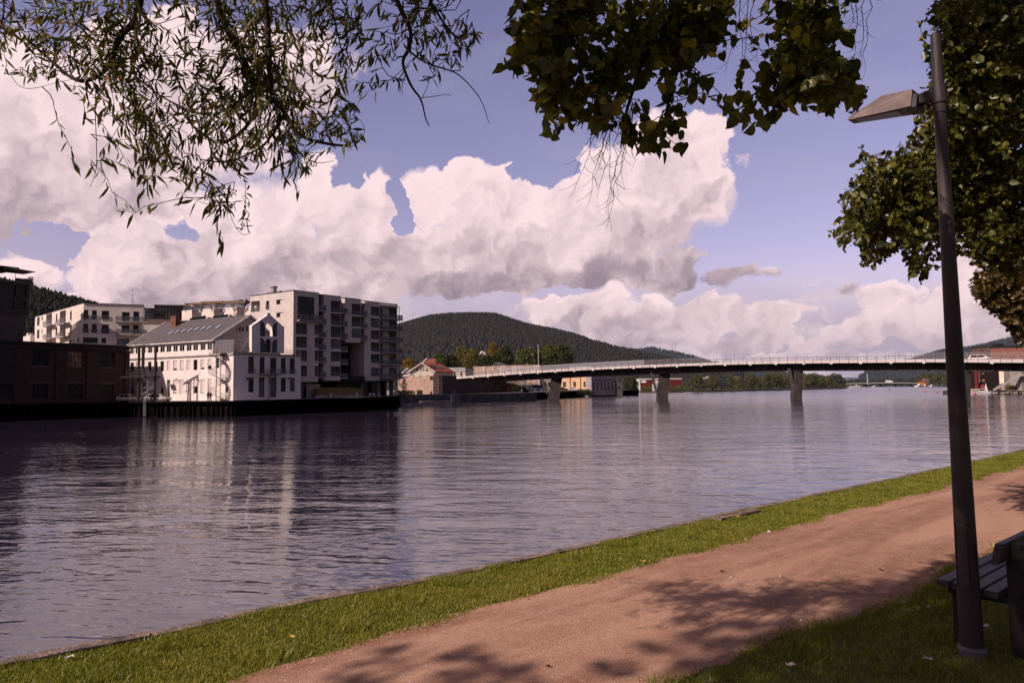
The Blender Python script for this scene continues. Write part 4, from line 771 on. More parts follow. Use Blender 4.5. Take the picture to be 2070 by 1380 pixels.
for i,(x0,x1,y0,y1,yb,Y) in enumerate(((662,825,264,275,330,188),(822,1032,247,262,318,182),(1035,1262,241,253,302,177))):
    pg=thing('pergola',['timber pergola on the leftmost white penthouse roof','timber pergola on the middle white penthouse roof','timber pergola nearest the big apartment block'][i],'pergola',(XH(240+x0/4.9275,Y),Y,22),group=None); f=Fr((XH(240+x0/4.9275,Y),Y),(.97,-.22)); a,b,c,d=f.rect(C2,x0,y0,x1,y1); zb=f.hit(*C2(x0,yb))[1]; mb=MB()
    for t_ in (0,-4): mb.box(f,a,b,t_-.1,t_+.1,d-.3,d)
    for k_ in range(9): s=a+(b-a)*k_/8; mb.box(f,s-.06,s+.06,-4.2,.3,d,d+.18)
    mb.build('beams',WOOD,pg); mb=MB()
    for s in (a+.2,(a+b)/2,b-.2):
        for t_ in (0,-4): mb.box(f,s-.08,s+.08,t_-.08,t_+.08,zb-.5,d-.3)
    mb.build('posts',DARKM,pg)
    railing(f,a,b,.6,zb-.2,1.1,tr,1.5,glass=RAILG)
    mb=MB(); q=random.Random(i); 
    for j in range(5): mb.sphere(f.pt(b-2.2+j*.45,-1,zb+.8+q.random()*.5),.65,7,5)
    tag(mb.build('roof_shrub',leafmat('roof_shrub_leaf',(.02,.022,.012),(.04,.04,.02))),['dark potted shrub on the leftmost penthouse roof','dark potted shrub on the middle penthouse roof','dark potted shrub beside the big apartment block roof'][i],'shrub')
# ---- big apartment block ------------------------------------------------------------
AO=(XH(593.4,165),165.0); AF=Fr(AO,(.628,.778)); AL=Fr(AO,(.83,-.5577)); zA=AF.hit(*C3(557,133))[1]
ap=thing('apartment_building','tall white seven-storey waterfront apartment block with stepped balconies','building',(*AO,QZ))
def seg(x0,x1,ytop,ybot,t,wins,depth=12,dd=.35):
    s0=AF.hit(*C3(x0,400),t)[0]; s1=AF.hit(*C3(x1,400),t)[0]; z1=AF.hit(*C3(x0,ytop),t)[1]; z0=AF.hit(*C3((x0+x1)/2,ybot),t)[1]
    W=[AF.rect(C3,*w_,t) for w_ in wins]; W=[(max(a,s0+.02),min(b,s1-.02),c,d) for a,b,c,d in W]
    mb=MB(); mb.block(AF,s0,s1,z0,z1,t,depth+t,[(*w_,dd) for w_ in W]); mb.build('wall',APTW,ap); mb=MB(); mb.box(AF,s0-.1,s1+.1,t-depth,t+.1,z1,z1+.15); mb.build('parapet',DARKM,ap)
    return s0,s1,z0,z1,W
def slab(x0,x1,y,t,back=1.6,th=.28,rail=1.15,wide=None):
    s0=AF.hit(*C3(x0,y),t)[0]; s1=AF.hit(*C3(x1,y),t)[0]; z=AF.hit(*C3((x0+x1)/2,y),t)[1]
    mb=MB(); mb.box(AF,s0,s1,t-back,t,z-th,z); mb.build('balcony_slab',CONC,ap); railing(AF,s0+.03,s1-.03,t-.06,z,rail,ap,1.4,glass=RAILG); E=Fr(AF.pt(s1-.05,t-.06,0)[:2],(-AF.n[0],-AF.n[1])); railing(E,0.05,back-.2,0,z,rail,ap,1.4,glass=RAILG)
A=seg(557,809,133,1042,0,[(600,196,768,432),(582,460,695,570),(582,592,695,703),(582,726,695,837),(632,880,695,986),(770,472,808,574),(770,600,808,702),(770,730,808,836),(770,884,808,986)])
for i,r in enumerate(A[4]): window(AF,r,0,.35,ap,4 if i==0 else 3 if i<5 else 2,2 if i==0 else 1,GLASS if i<4 else GLASSB if i in(4,8) else GLASS,fw=.1)
for i in range(1,9): a,b,c,d=A[4][i]; railing(AF,a,b,-.05,c,1.05,ap,1.6,glass=RAILG)
a,b,c,d=A[4][0]; mb=MB(); mb.box(AF,a-.3,b+1.3,0.003,1.2,c-.3,c); mb.build('balcony_slab',CONC,ap); railing(AF,a-.2,b+1.2,1.15,c,1.3,ap,1.6,glass=RAILG)
B=seg(859,1029,178,1042,-.8,[(930,238,1027,350),(930,363,1027,479),(930,490,1027,600),(930,617,1027,712),(930,742,1027,840),(930,888,1027,986)])
C_=seg(1070,1229,208,650,-1.6,[(1138,268,1227,376),(1138,390,1227,493),(1138,512,1227,602)])
D=seg(1265,1418,238,1045,-2.4,[(1329,295,1416,386),(1329,412,1416,501),(1329,530,1416,619),(1329,650,1416,739),(1329,766,1416,855),(1329,903,1416,989)])
for k_,(t,Sg) in enumerate(((-.8,B),(-1.6,C_),(-2.4,D))):
    for i,r in enumerate(Sg[4]): window(AF,r,t,.35,ap,3,1,GLASSB if (i+k_)%4==3 else GLASS); a,b,c,d=r; railing(AF,a,b,t-.05,c,1.05,ap,1.4,glass=RAILG)
# recesses
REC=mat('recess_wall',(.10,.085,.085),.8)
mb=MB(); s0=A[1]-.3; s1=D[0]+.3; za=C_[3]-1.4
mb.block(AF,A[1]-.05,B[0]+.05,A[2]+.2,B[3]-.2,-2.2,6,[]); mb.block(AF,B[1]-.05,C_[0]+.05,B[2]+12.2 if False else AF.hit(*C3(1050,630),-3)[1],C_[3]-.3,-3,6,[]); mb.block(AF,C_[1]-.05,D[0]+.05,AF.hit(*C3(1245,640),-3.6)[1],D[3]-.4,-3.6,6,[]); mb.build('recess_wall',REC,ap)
for ys in (330,460,594,719,845,996): slab(812,888,ys,.15,2.3)
for ys in (354,482,608): slab(1030,1100,ys,-.7,2.3)
for ys in (734,858,1000): slab(1028,1103,ys,-.9,3.5)
for ys in (385,503,625): slab(1230,1296,ys,-1.5,2.2)
# the big shaded void
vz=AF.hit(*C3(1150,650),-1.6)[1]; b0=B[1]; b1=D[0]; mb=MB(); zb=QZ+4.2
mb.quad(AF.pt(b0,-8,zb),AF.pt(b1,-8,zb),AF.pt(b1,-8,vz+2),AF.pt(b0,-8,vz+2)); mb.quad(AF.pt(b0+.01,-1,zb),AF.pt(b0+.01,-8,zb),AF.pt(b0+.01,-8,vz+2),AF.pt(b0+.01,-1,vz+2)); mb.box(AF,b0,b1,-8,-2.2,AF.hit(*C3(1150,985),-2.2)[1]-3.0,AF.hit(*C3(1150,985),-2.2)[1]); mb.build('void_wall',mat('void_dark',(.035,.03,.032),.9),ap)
# right end with wrap-around balconies
s0=D[1]; t=-4.2; s1=AF.hit(*C3(1592,400),t)[0]; z1=AF.hit(*C3(1500,268),t)[1]; z0=AF.hit(*C3(1500,1042),t)[1]
ew=[]
for y0,y1 in ((310,402),(436,520),(545,633),(662,748),(775,865),(905,995)): ew+=[(1440-18,y0,1446,y1),(1510,y0,1588,y1)]
EW=[AF.rect(C3,*r,t) for r in ew]; EW=[(max(a,s0+.05),min(b,s1-.05),c,d) for a,b,c,d in EW]
mb=MB(); mb.block(AF,s0,s1,z0,z1,t,10,[(*r,.3) for r in EW]); mb.build('end_wall',APTW,ap); mb=MB(); mb.box(AF,s0-.1,s1+.15,t-10,t+.15,z1,z1+.2); mb.build('parapet',DARKM,ap)
for i,r in enumerate(EW): window(AF,r,t,.3,ap,3 if i%2 else 1,1,GLASSW if i in (9,) else GLASSB if i in (7,11) else GLASS)
for y in (412,524,638,751,869,1000):
    slab(1419,1649,y,-2.2,2.0,.25)
    a=AF.hit(*C3(1649,y),-2.2)[0]; z=AF.hit(*C3(1530,y),-2.2)[1]; mb=MB(); mb.box(AF,s1+.02,a,-12,-4.2,z-.25,z); mb.build('balcony_slab',CONC,ap)
a=AF.hit(*C3(1420,290),-2.2)[0]; b=AF.hit(*C3(1617,290),-2.2)[0]; z=AF.hit(*C3(1500,290),-2.2)[1]; mb=MB(); mb.box(AF,a,b,-4.2,-2.0,z,z+.18); mb.build('awning',TRIM,ap)
a=AF.hit(*C3(1228,262),-1.5)[0]; b=AF.hit(*C3(1302,262),-1.5)[0]; z=AF.hit(*C3(1260,265),-1.5)[1]; mb=MB(); mb.box(AF,a,b,-3.4,-1.3,z,z+.15); mb.build('awning',TRIM,ap)
mb=MB(); 
for x in (1583,1612): s=AF.hit(*C3(x,350),-2.4)[0]; mb.cyl(AF.pt(s,-2.4,QZ+3),AF.pt(s,-2.4,z),.09,n=5)
mb.build('balcony_post',GREYM,ap)
# left lit face
sL=AL.hit(*C3(127,260))[0]; lw=[C3(0,0)]; lwin=[(1468,236,1499,323),(1570,222,1640,270),(1570,352,1640,399),(1630,490,1656,530)]; open_=(1318,238,1405,345)
LW2=[AL.rect(C2,*r) for r in lwin]; OP=AL.rect(C2,*open_); mb=MB(); mb.facade(AL,sL,0,QZ,zA,0,[(*r,.3) for r in LW2]+[(*OP,3)]); mb.quad(AL.pt(sL,0,QZ),AL.pt(sL,0,zA),AL.pt(sL,-14,zA),AL.pt(sL,-14,QZ)); mb.quad(AL.pt(sL,0,zA-.02),AL.pt(0,0,zA-.02),AL.pt(0,-14,zA-.02),AL.pt(sL,-14,zA-.02)); mb.build('lit_side_wall',APTW,ap)
mb=MB(); mb.box(AL,sL-.1,.1,-.5,.1,zA+.002,zA+.15); mb.build('side_parapet',DARKM,ap)
for i,r in enumerate(LW2): window(AL,r,0,.3,ap,1 if i==0 else 3,1 if i else 2)
railing(AL,OP[0],OP[1],-.1,OP[2],1.2,ap,1.4,glass=RAILG); a,b,c,d=LW2[0]; railing(AL,a,b,.1,c,1.1,ap,.8,glass=RAILG)
mb=MB(); s,_=AL.hit(*C2(1290,240),-2); z=AL.hit(*C2(1290,218),-2)[1]; zb_=AL.hit(*C2(1290,300),-2)[1]
for s_ in (s-.8,s+1.2): mb.cyl(AL.pt(s_,-2,zb_),AL.pt(s_,-2,z),.06,n=4)
mb.box(AL,s-1,s+1.3,-2.1,-1.9,z,z+.12); mb.build('terrace_frame',GREYM,ap)
s,_=AL.hit(*C2(1540,150),-3); mb=MB(); mb.box(AL,s-1,s+1.3,-4,-2,zA,zA+.9); mb.cyl(AL.pt(s+.2,-3,zA+.9),AL.pt(s+.2,-3,zA+2.0),.7,n=10); mb.cyl(AL.pt(s+.2,-3,zA+2.0),AL.pt(s+.2,-3,zA+2.3),.95,n=10); mb.box(AL,s+2,s+2.8,-3.4,-2.6,zA,zA+1); mb.build('roof_vent',GALV,ap)
# ground floor: glass base set back, columns
zB=A[2]; s0=AF.hit(*C3(632,1100),-1)[0]; s1=AF.hit(*C3(1543,1100),-1)[0]
mb=MB(); mb.box(AF,s0,s1,-11,-7.5,QZ,zB+.4); mb.box(AF,AF.hit(*C3(1265,1100),-3)[0],s1,-7.5,-3.2,QZ,zB+.3); mb.build('ground_floor_glazing',glassmat('shopfront_glass',(.03,.024,.022),.1),ap)
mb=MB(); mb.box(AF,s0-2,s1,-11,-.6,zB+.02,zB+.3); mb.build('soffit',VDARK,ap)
for x in (640,1243,1536,1400): s=AF.hit(*C3(x,1100),-1.4)[0]; mb=MB(); mb.box(AF,s-.4,s+.4,-1.9,-1.2,QZ,zB+.1); mb.build('column',DCONC,ap)
a,b,c,d=AF.rect(C3,686,1062,826,1190,-4); mb=MB(); n=14
for i in range(n): 
    k0=a+(b-a)*i/n; k1=a+(b-a)*(i+1)/n; o0=.12*(i%2); o1=.12*((i+1)%2); mb.quad(AF.pt(k0,-4+o0,QZ),AF.pt(k1,-4+o1,QZ),AF.pt(k1+.0,-4+o1,d),AF.pt(k0,-4+o0,d))
tag(mb.build('draped_curtain',mat('pale_curtain',(.75,.66,.60),.9)),'pale draped sheet hanging under the apartment block','curtain')
pl_=thing('planter','long planter of tall golden grass under the apartment block','planter',AF.pt(AF.hit(*C3(1000,1180),-.6)[0],-.6,QZ)); a,b,c,d=AF.rect(C3,790,1110,1240,1170,-.8); mb=MB(); mb.box(AF,a,b,-2.4,-.6,QZ,QZ+.6); mb.build('trough',CONC,pl_)
rg=np.random.default_rng(5); n=5200; sx=rg.uniform(a,b,n); ty=rg.uniform(-2.3,-.6,n); h=rg.uniform(1.3,2.0,n)*np.where(sx>a+(b-a)*.77,.95,1.05); le=rg.normal(0,.22,n); wd=.06
V=np.zeros((n,3,3)); 
for i_,(ds,hz_) in enumerate(((-wd,0),(wd,0),(0,1))): 
    ss=sx+ds+(le if i_==2 else 0); V[:,i_,0]=AF.o[0]+AF.u[0]*ss+AF.n[0]*ty; V[:,i_,1]=AF.o[1]+AF.u[1]*ss+AF.n[1]*ty; V[:,i_,2]=QZ+.6+h*hz_
o=npmesh('golden_grass',V.reshape(-1,3),np.arange(3*n).reshape(-1,3),leafmat('golden_grass_blade',(.50,.27,.08),(.16,.13,.04),trans=.25),pl_)
mb=MB(); a,b,c,d=AF.rect(C3,772,1175,912,1202,.1); mb.box(AF,a,b,-.3,.2,QZ,QZ+.65); tag(mb.build('concrete_bench',CONC),'pale concrete bench block on the quay in front of the golden grass','bench')
for i,x in enumerate((930,1190)):
    s=AF.hit(*C3(x,1180),1.5)[0]; p=AF.pt(s,1.5,QZ); b_=thing('bollard_lamp',['white bollard lamp on the quay right of the concrete bench','white bollard lamp at the right end of the golden grass'][i],'bollard',p,group='bollard lamps on the quay'); mb=MB(); mb.cyl((0,0,0),(0,0,1.15),.13,n=8); mb.build('post',TRIM,b_,True); mb=MB(); mb.cyl((0,0,1.15),(0,0,1.3),.17,n=8); mb.build('cap',GREYM,b_,True)
# cafe tables and chairs on the quay
for i in range(4):
    s=AF.hit(*C3(1320+i*27,1170),-.3)[0]; p=AF.pt(s,-.3+.6*(i%2),QZ); c_=thing('cafe_chair',['white cafe chair under the block, leftmost of four','white cafe chair under the block, second of four','white cafe chair under the block, third of four','white cafe chair under the block, rightmost of four'][i],'chair',p,i*.9,'white cafe chairs on the quay')
    mb=MB(); mb.abox(-.25,.25,-.25,.25,.43,.47); mb.build('seat',TRIM,c_,True); mb=MB(); mb.abox(-.25,.25,.22,.26,.47,.95); mb.build('backrest',TRIM,c_,True)
    for x,y in ((-.22,-.22),(.22,-.22),(-.22,.22),(.22,.22)): mb=MB(); mb.cyl((x,y,0),(x,y,.43),.025,n=4); mb.build('leg',TRIM,c_,True)
# quay edge rail posts
mb=MB(); q1=Vector(quay[3]); q2=Vector(quay[4]); tt=(q2-q1).normalized(); f=Fr(q1,tt); ln=(q2-q1).length; s_=ln*.52
while s_<ln: mb.cyl(f.pt(s_,-.2,QZ),f.pt(s_,-.2,QZ+.5),.06,n=5); s_+=.9
tag(mb.build('mooring_rail',DARKM),'row of short dark mooring posts along the quay edge','mooring rail')
# ================================================================== trees (mid and far)
def canopy(name,clumps,n,leaf,m,parent,seed,dark=.0):
    """clumps: (x,y,z,rx,ry,rz). leaf-sized quads through the shell of each clump"""
    rg=np.random.default_rng(seed); cl=np.array(clumps); vol=(cl[:,3]*cl[:,4]*cl[:,5])**(2/3); k=rg.choice(len(cl),n,p=vol/vol.sum()); d=rg.normal(size=(n,3)); d/=np.linalg.norm(d,axis=1)[:,None]; r=rg.uniform(.45,1.0,n)**.5*(1+rg.normal(0,.06,n))
    c=cl[k,:3]+d*r[:,None]*cl[k,3:]; u=d*.6+rg.normal(0,.75,(n,3)); u/=np.linalg.norm(u,axis=1)[:,None]; a=np.cross(u,rg.normal(size=(n,3))); a/=np.linalg.norm(a,axis=1)[:,None]; b=np.cross(u,a); s=leaf*rg.uniform(.6,1.4,n)[:,None]
    V=np.stack([c-a*s,c-b*s*.62,c+a*s,c+b*s*.62],1).reshape(-1,3); return npmesh(name,V,np.arange(4*n).reshape(-1,4),m,parent)
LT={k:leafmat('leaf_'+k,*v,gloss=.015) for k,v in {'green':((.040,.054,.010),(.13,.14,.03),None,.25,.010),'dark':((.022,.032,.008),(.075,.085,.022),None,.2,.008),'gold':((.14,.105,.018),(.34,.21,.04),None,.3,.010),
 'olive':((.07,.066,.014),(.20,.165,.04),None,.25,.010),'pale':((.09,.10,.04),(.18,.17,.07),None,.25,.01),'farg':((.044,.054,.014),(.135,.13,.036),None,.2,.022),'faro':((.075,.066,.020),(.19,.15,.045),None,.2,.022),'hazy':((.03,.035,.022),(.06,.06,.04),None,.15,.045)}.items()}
def tree(px,ytop,ybase,wpx,Y,kind,label,seed,n=1800,group=None,zb=None,cat='tree',trunk=True,shape=1.0):
    r=random.Random(seed); base=P(px,ybase,Y); top=P(px,ytop,Y); z0=base.z if zb is None else zb; H=top.z-z0; W=wpx/FPX*Y/2
    root=thing('tree' if cat=='tree' else cat,label,cat,(base.x,Y,z0),group=group); cl=[]; m=7+int(W*.6)
    for i in range(m):
        t=i/(m-1); an=r.uniform(0,6.28); hh=z0+H*(.30+.56*t); prof=math.sin(math.pi*(.25+.62*t))**.8; rr=W*prof*r.uniform(.25,.62); s=W*r.uniform(.38,.58)*(1.05-.35*t)
        cl.append((base.x+rr*math.cos(an),Y+rr*math.sin(an),hh,s,s,min(s*r.uniform(.75,1.05)*shape,H*.24)))
    cl.append((base.x,Y,z0+H*.84,W*.36,W*.36,H*.16)); cl.append((base.x,Y,z0+H*.5,W*.66,W*.66,H*.30))
    canopy('crown',cl,n,W*.085 if n<1500 else W*.062,LT[kind],root,seed)
    if trunk:
        mb=MB(); mb.tube([(base.x,Y,z0-.5),(base.x+W*.03,Y,z0+H*.3),(base.x,Y,z0+H*.7)],[W*.075,W*.05,W*.02],6)
        for i in range(4): an=i*1.6+seed; mb.tube([(base.x,Y,z0+H*(.25+.1*i)),(base.x+W*.5*math.cos(an),Y+W*.5*math.sin(an),z0+H*(.5+.08*i))],[W*.03,W*.01],4)
        mb.build('trunk',BARK,root)
    return root
def t4(x,y): return C4(x,y)
mid=[(250,545,660,150,300,'gold','small golden-green tree left of the cream gabled house'),(800,402,640,175,330,'olive','tall olive-green tree behind the red-roofed house'),(560,487,620,130,322,'green','low green tree above the red tiled roof'),(680,505,640,150,326,'dark','dark round tree behind the left end of the kiosk'),
 (900,450,640,190,318,'olive','bushy olive tree left of the white gable among the trees'),(1040,505,640,150,312,'dark','dark bushy tree just below the white gable'),(1125,360,640,135,345,'gold','tall autumn-brown tree right of the white gable'),(1250,402,640,185,335,'dark','broad dark green tree right of the autumn-brown tree'),
 (1400,540,630,95,305,'pale','small pale green tree above the bridge screens'),(1480,440,640,250,340,'green','wide green tree left of the flagpole'),(1690,400,640,200,345,'green','green tree just right of the flagpole'),(1840,392,650,215,335,'dark','large dark tree at the right end of the town trees'),(1760,430,650,120,325,'olive','drooping olive tree in front of the large dark tree')]
for i,(x,yt,yb,wd,Y,k,lab) in enumerate(mid):
    px,_=C4(x,0); Y=Y if x<1350 else 392
    tree(px,C4(0,yt)[1],C4(0,yb)[1]+6,wd/5.175*1.55,Y,k,lab,100+i,3600,'trees behind the bridge head')
sh=[(60,565,90,165,'farg'),(150,600,700,60,'faro'),(230,572,760,150,'farg'),(330,560,750,120,'hazy'),(450,545,748,105,'farg'),(545,575,745,90,'faro'),(600,600,742,70,'farg'),(690,538,738,150,'farg'),(790,590,735,90,'faro'),(870,540,732,120,'farg'),(975,530,728,150,'farg'),(1060,545,724,120,'faro'),(1150,560,722,110,'farg'),(1320,560,716,110,'faro'),(1400,545,714,150,'farg'),(1490,555,712,110,'farg'),(1590,565,710,110,'faro'),(1640,540,708,110,'hazy'),(1700,545,708,120,'farg'),(1755,600,705,60,'farg')]
poss=['first tree of the far shoreline wood, next to the second bridge pier']+[None]*19
words=['first','second','third','fourth','fifth','sixth','seventh','eighth','ninth','tenth','eleventh','twelfth','thirteenth','fourteenth','fifteenth','sixteenth','seventeenth','eighteenth','nineteenth','last']
for i,(x,yt,yb,wd,k) in enumerate(sh):
    if i==0: yt,yb,wd,k=565,755,165,'farg'
    px,py=C6(x,yt); Y=560+i*17; hor=783-(px-1035)*.0108; yb_=hor+4.0*FPX/Y
    tree(px,py,yb_,wd/5.75*1.5,Y,k,'%s tree from the left in the shoreline wood under the bridge'%words[i],200+i,2600,'trees along the far shoreline')
mb=MB(); rg=np.random.default_rng(3)
cl=[]
for i in range(60):
    q=i/59; px=1345+(1712-1345)*q; Y=556+q*300; p=P(px,783,Y); s=rg.uniform(2.,3.6); cl.append((p.x,Y+rg.uniform(-6,10),1+s*.5,s*1.6,s*1.4,s))
tag(canopy('undergrowth',cl,9000,.55,LT['farg'],None,9),'dense bushes and undergrowth under the far shoreline trees','undergrowth',kind='stuff')
# trees by the red building and at the right
tree(1270,756,800,26,398,'dark','dark tree at the end of the grey waterfront building',301,1500,None); tree(1283,762,800,22,402,'dark','second dark tree right of the grey waterfront building, above the overgrown bank',302,1400)
tree(1302,779,794,16,560,'pale','low pale bush in front of the red building',303,700,None,cat='bush',trunk=False); tree(1316,776,794,22,565,'olive','bushy olive shrub at the waterline by the red building',304,900,cat='bush',trunk=False)
for i,(px,yt,wd,Y,k) in enumerate(((1823,764,14,1150,'hazy'),(1834,766,16,1160,'hazy'),(1846,763,18,1120,'hazy'),(1858,757,18,1100,'farg'),(1868,752,20,1080,'farg'),(1884,751,26,1040,'farg'),(1899,753,24,1010,'farg'),(1912,751,26,1000,'faro'),(1928,752,24,1000,'farg'))):
    tree(px,yt,781,wd,Y,k,['pale hazy tree above the right part of the distant bridge','pale hazy tree second from left on the right far shore','hazy tree third from left on the right far shore','tree fourth from left on the right far shore, left of the orange house','green tree just left of the orange house','tall tree behind the brown tower beside the orange house','green tree just right of the brown tower','olive tree between the brown tower and the lamp post','green tree nearest the lamp post on the far shore'][i],400+i,900,'trees on the right far shore')
cl=[]
for i in range(70):
    q=i/69; px=1700+(1850-1700)*q; Y=1300; p=P(px,783,Y); cl.append((p.x,Y+rg.uniform(-30,30),4+rg.uniform(0,4),9,9,5+rg.uniform(0,3)))
tag(canopy('distant_wood',cl,6000,1.3,LT['hazy'],None,10),'hazy distant wood behind the low far bridge','wood',kind='stuff')
# ================================================================== bridge head: walls and houses
SF=Fr((-24.7,240.0),(.8,-.6)); STN=brickmat('sandstone_block',(.50,.34,.27),(.36,.24,.19),(.20,.14,.11),bw=1.5,bh=.55,ms=.03,axis=(.8,-.6),bump=.9)
a=SF.hit(*C9(195,500))[0]; zt=SF.hit(*C9(840,462))[1]; zl=SF.hit(*C9(335,492))[1]
sw=thing('stone_wall','sunlit pale sandstone retaining wall left of the bridge end','wall',(-24.7,240,QZ)); mb=MB()
mb.prism([SF.pt(a,0,QZ-.5),SF.pt(0,0,QZ-.5),SF.pt(0,0,zt),SF.pt(a*.13,0,zt),SF.pt(a*.13,0,zt-1.6),SF.pt(a*.2,0,zt-1.6),SF.pt(a*.2,0,zt-.2),SF.pt(a*.75,0,zl),SF.pt(a,0,zl-1.0)],[SF.pt(a,-2,QZ-.5),SF.pt(0,-2,QZ-.5),SF.pt(0,-2,zt),SF.pt(a*.13,-2,zt),SF.pt(a*.13,-2,zt-1.6),SF.pt(a*.2,-2,zt-1.6),SF.pt(a*.2,-2,zt-.2),SF.pt(a*.75,-2,zl),SF.pt(a,-2,zl-1.0)]); mb.build('masonry',STN,sw)
railing(SF,a*.2,a*.13,-.6,zt-1.6,1.5,sw,.8)
DF=Fr((-24.7,240.0),(.35,.94)); DST=brickmat('shaded_stone_block',(.10,.07,.065),(.075,.055,.05),(.05,.04,.035),bw=1.4,bh=.5,ms=.03,axis=(.35,.94),bump=.6)  # same masonry darkened to paint in the shade under the bridge
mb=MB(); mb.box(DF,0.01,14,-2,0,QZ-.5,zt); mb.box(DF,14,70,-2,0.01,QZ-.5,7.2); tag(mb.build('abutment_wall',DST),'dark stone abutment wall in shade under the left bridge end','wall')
# low dark quay in front of the wall with ramp
RF=Fr((-33,196),(.62,.78)); mb=MB(); p0=P(800,800,196)
a0=P(797,804,206); a1=P(905,797.5,238); a2=P(1085,797,272)
mb.hexa([(a0.x-3,a0.y-3,-.5),(a1.x,a1.y,-.5),(a1.x-3,a1.y+14,-.5),(a0.x-6,a0.y+14,-.5),(a0.x-3,a0.y-3,QZ+.1),(a1.x,a1.y,QZ+.1),(a1.x-3,a1.y+14,QZ+.1),(a0.x-6,a0.y+14,QZ+.1)])
mb.hexa([(a1.x,a1.y,-.5),(a2.x,a2.y,-.5),(a2.x-6,a2.y+14,-.5),(a1.x-6,a1.y+14,-.5),(a1.x,a1.y,QZ),(a2.x,a2.y,QZ),(a2.x-6,a2.y+14,QZ),(a1.x-6,a1.y+14,QZ)])
tag(mb.build('landing_quay',DCONC),'low dark concrete landing below the stone wall and bridge end','quay')
hb=[]; 
for i in range(16): p=P(800+i*2.3,795.5,196+i*1.4); hb.append((p.x,p.y,QZ+.7,.9,.9,.9))
tag(canopy('hedge',hb,1500,.16,LT['dark'],None,12),'low dark hedge on the quay right of the apartment block','hedge')
tree(816,762,796,18,200,'dark','small dark round tree on the quay in front of the stone wall',305,1500)
for i,(x0,y0,x1,y1) in enumerate(((500,705,592,770),(718,730,745,778))):
    f=Fr((P(880,796,228).x,228.),(1,0.2)); r=f.rect(C9,x0,y0,x1,y1); mb=MB(); mb.box(f,r[0],r[1],-1,0,QZ,r[3]); tag(mb.build('utility_box',mat('box_brown',(.05,.035,.03),.7) if i==0 else DARKM),['brown utility box at the foot of the stone wall','narrow black bin at the foot of the stone wall'][i],'box')
# pontoons and bathing ladder
PO=mat('pontoon_deck',(.50,.42,.36),.8,nscale=2)
def pontoon(x0,y0,x1,y1,Y,h,label):
    f=Fr((0,Y),(1,0)); a,b,c,d=f.rect(C9,x0,y0,x1,y1); mb=MB(); mb.box(f,a,b,-3.2,0,d-.16,d); o=thing('pontoon',label,'pontoon',f.pt((a+b)/2,-1.6,0)); mb.build('deck',PO,o); mb=MB(); mb.box(f,a+.1,b-.1,-3,-.08,-.2,d-.161); mb.build('float',CONC,o)
pontoon(258,922,382,950,200,.5,'small white floating pontoon at the left of the bathing platform'); pontoon(382,912,600,925,206,.5,'narrow low pontoon linking the white float and the long platform'); pontoon(530,880,1068,925,211,.6,'long pale floating bathing platform below the stone wall')
bl=thing('bathing_ladder','tall metal bathing ladder with handrails at the end of the floating platform','ladder',P(918,812,212)); f=Fr((0,212.),(1,0)); mb=MB()
for x in (1075,1105,1140,1180): s,_=f.hit(*C9(x,800)); mb.cyl(f.pt(s,0,-.5),f.pt(s,0,f.hit(*C9(x,770 if x in(1075,1105) else 800))[1]),.05,n=5)
a,b,c,d=f.rect(C9,1075,710,1108,890)
for k in range(10): mb.cyl(f.pt(a,0,c+k*.45),f.pt(b,0,c+k*.45),.04,n=4)
for x in (1088,1128): s,_=f.hit(*C9(x,740)); z=f.hit(*C9(x,712))[1]; mb.cyl(f.pt(s-.4,0,z-1.4),f.pt(s-.2,0,z),.04,n=4); mb.cyl(f.pt(s-.2,0,z),f.pt(s+.3,0,z-.3),.04,n=4); mb.cyl(f.pt(s+.3,0,z-.3),f.pt(s+.4,0,z-2),.04,n=4)
a2_,b2_,c2_,d2_=f.rect(C9,1140,800,1182,885); mb.cyl(f.pt(b,0,d2_),f.pt(b2_,0,c2_),.05,n=4); mb.cyl(f.pt(b,0,c2_),f.pt(b2_,0,c2_),.05,n=4); mb.build('frame',GALV,bl)
s,_=f.hit(*C9(1055,800)); mb=MB(); mb.box(f,s-.12,s+.12,-.1,.1,-.5,f.hit(*C9(1055,768))[1]); tag(mb.build('mooring_post',TRIM),'white mooring post beside the bathing ladder','post')
# cream gabled house
HF=Fr((XH(780+775/7.96,262),262.),(1,.05)); hy=lambda x,y,t=0: HF.hit(*C9(x,y),t)
gL,_=hy(385,410); gR,_=hy(770,400); ze=hy(770,402)[1]; zp=hy(572,280)[1]; zpm=(gL+gR)/2
ch=thing('gabled_house','cream wooden gabled house with red tiled roof behind the stone wall','house',(HF.o[0],262,8)); mb=MB()
mb.add([HF.pt(gL,0,QZ),HF.pt(gR,0,QZ),HF.pt(gR,0,ze),HF.pt(zpm,0,zp),HF.pt(gL,0,ze)],[(0,1,2,3,4)]); sd=Fr(HF.pt(gR,0,0)[:2],(.75,.66)); LLn=sd.hit(*C9(1085,400))[0]; mb.quad(sd.pt(0,0,QZ),sd.pt(LLn,0,QZ),sd.pt(LLn,0,ze),sd.pt(0,0,ze)); mb.build('wall',CREAM,ch)
mb=MB(); vv=(sd.u[0]*LLn,sd.u[1]*LLn)
def off(p,dz=0): return (p[0]+vv[0],p[1]+vv[1],p[2]+dz)
for (sA,sB) in ((gL-.6,zpm),(gR+.6,zpm)):
    kz=(zp-ze)/(gR-zpm); A_=HF.pt(sA,.6,ze-.6*kz); B_=HF.pt(sB,.6,zp); mb.hexa([A_,B_,off(B_),off(A_),(A_[0],A_[1],A_[2]+.25),(B_[0],B_[1],B_[2]+.25),off(B_,.25),off(A_,.25)])
mb.build('roof',ROOFT,ch); mb=MB()
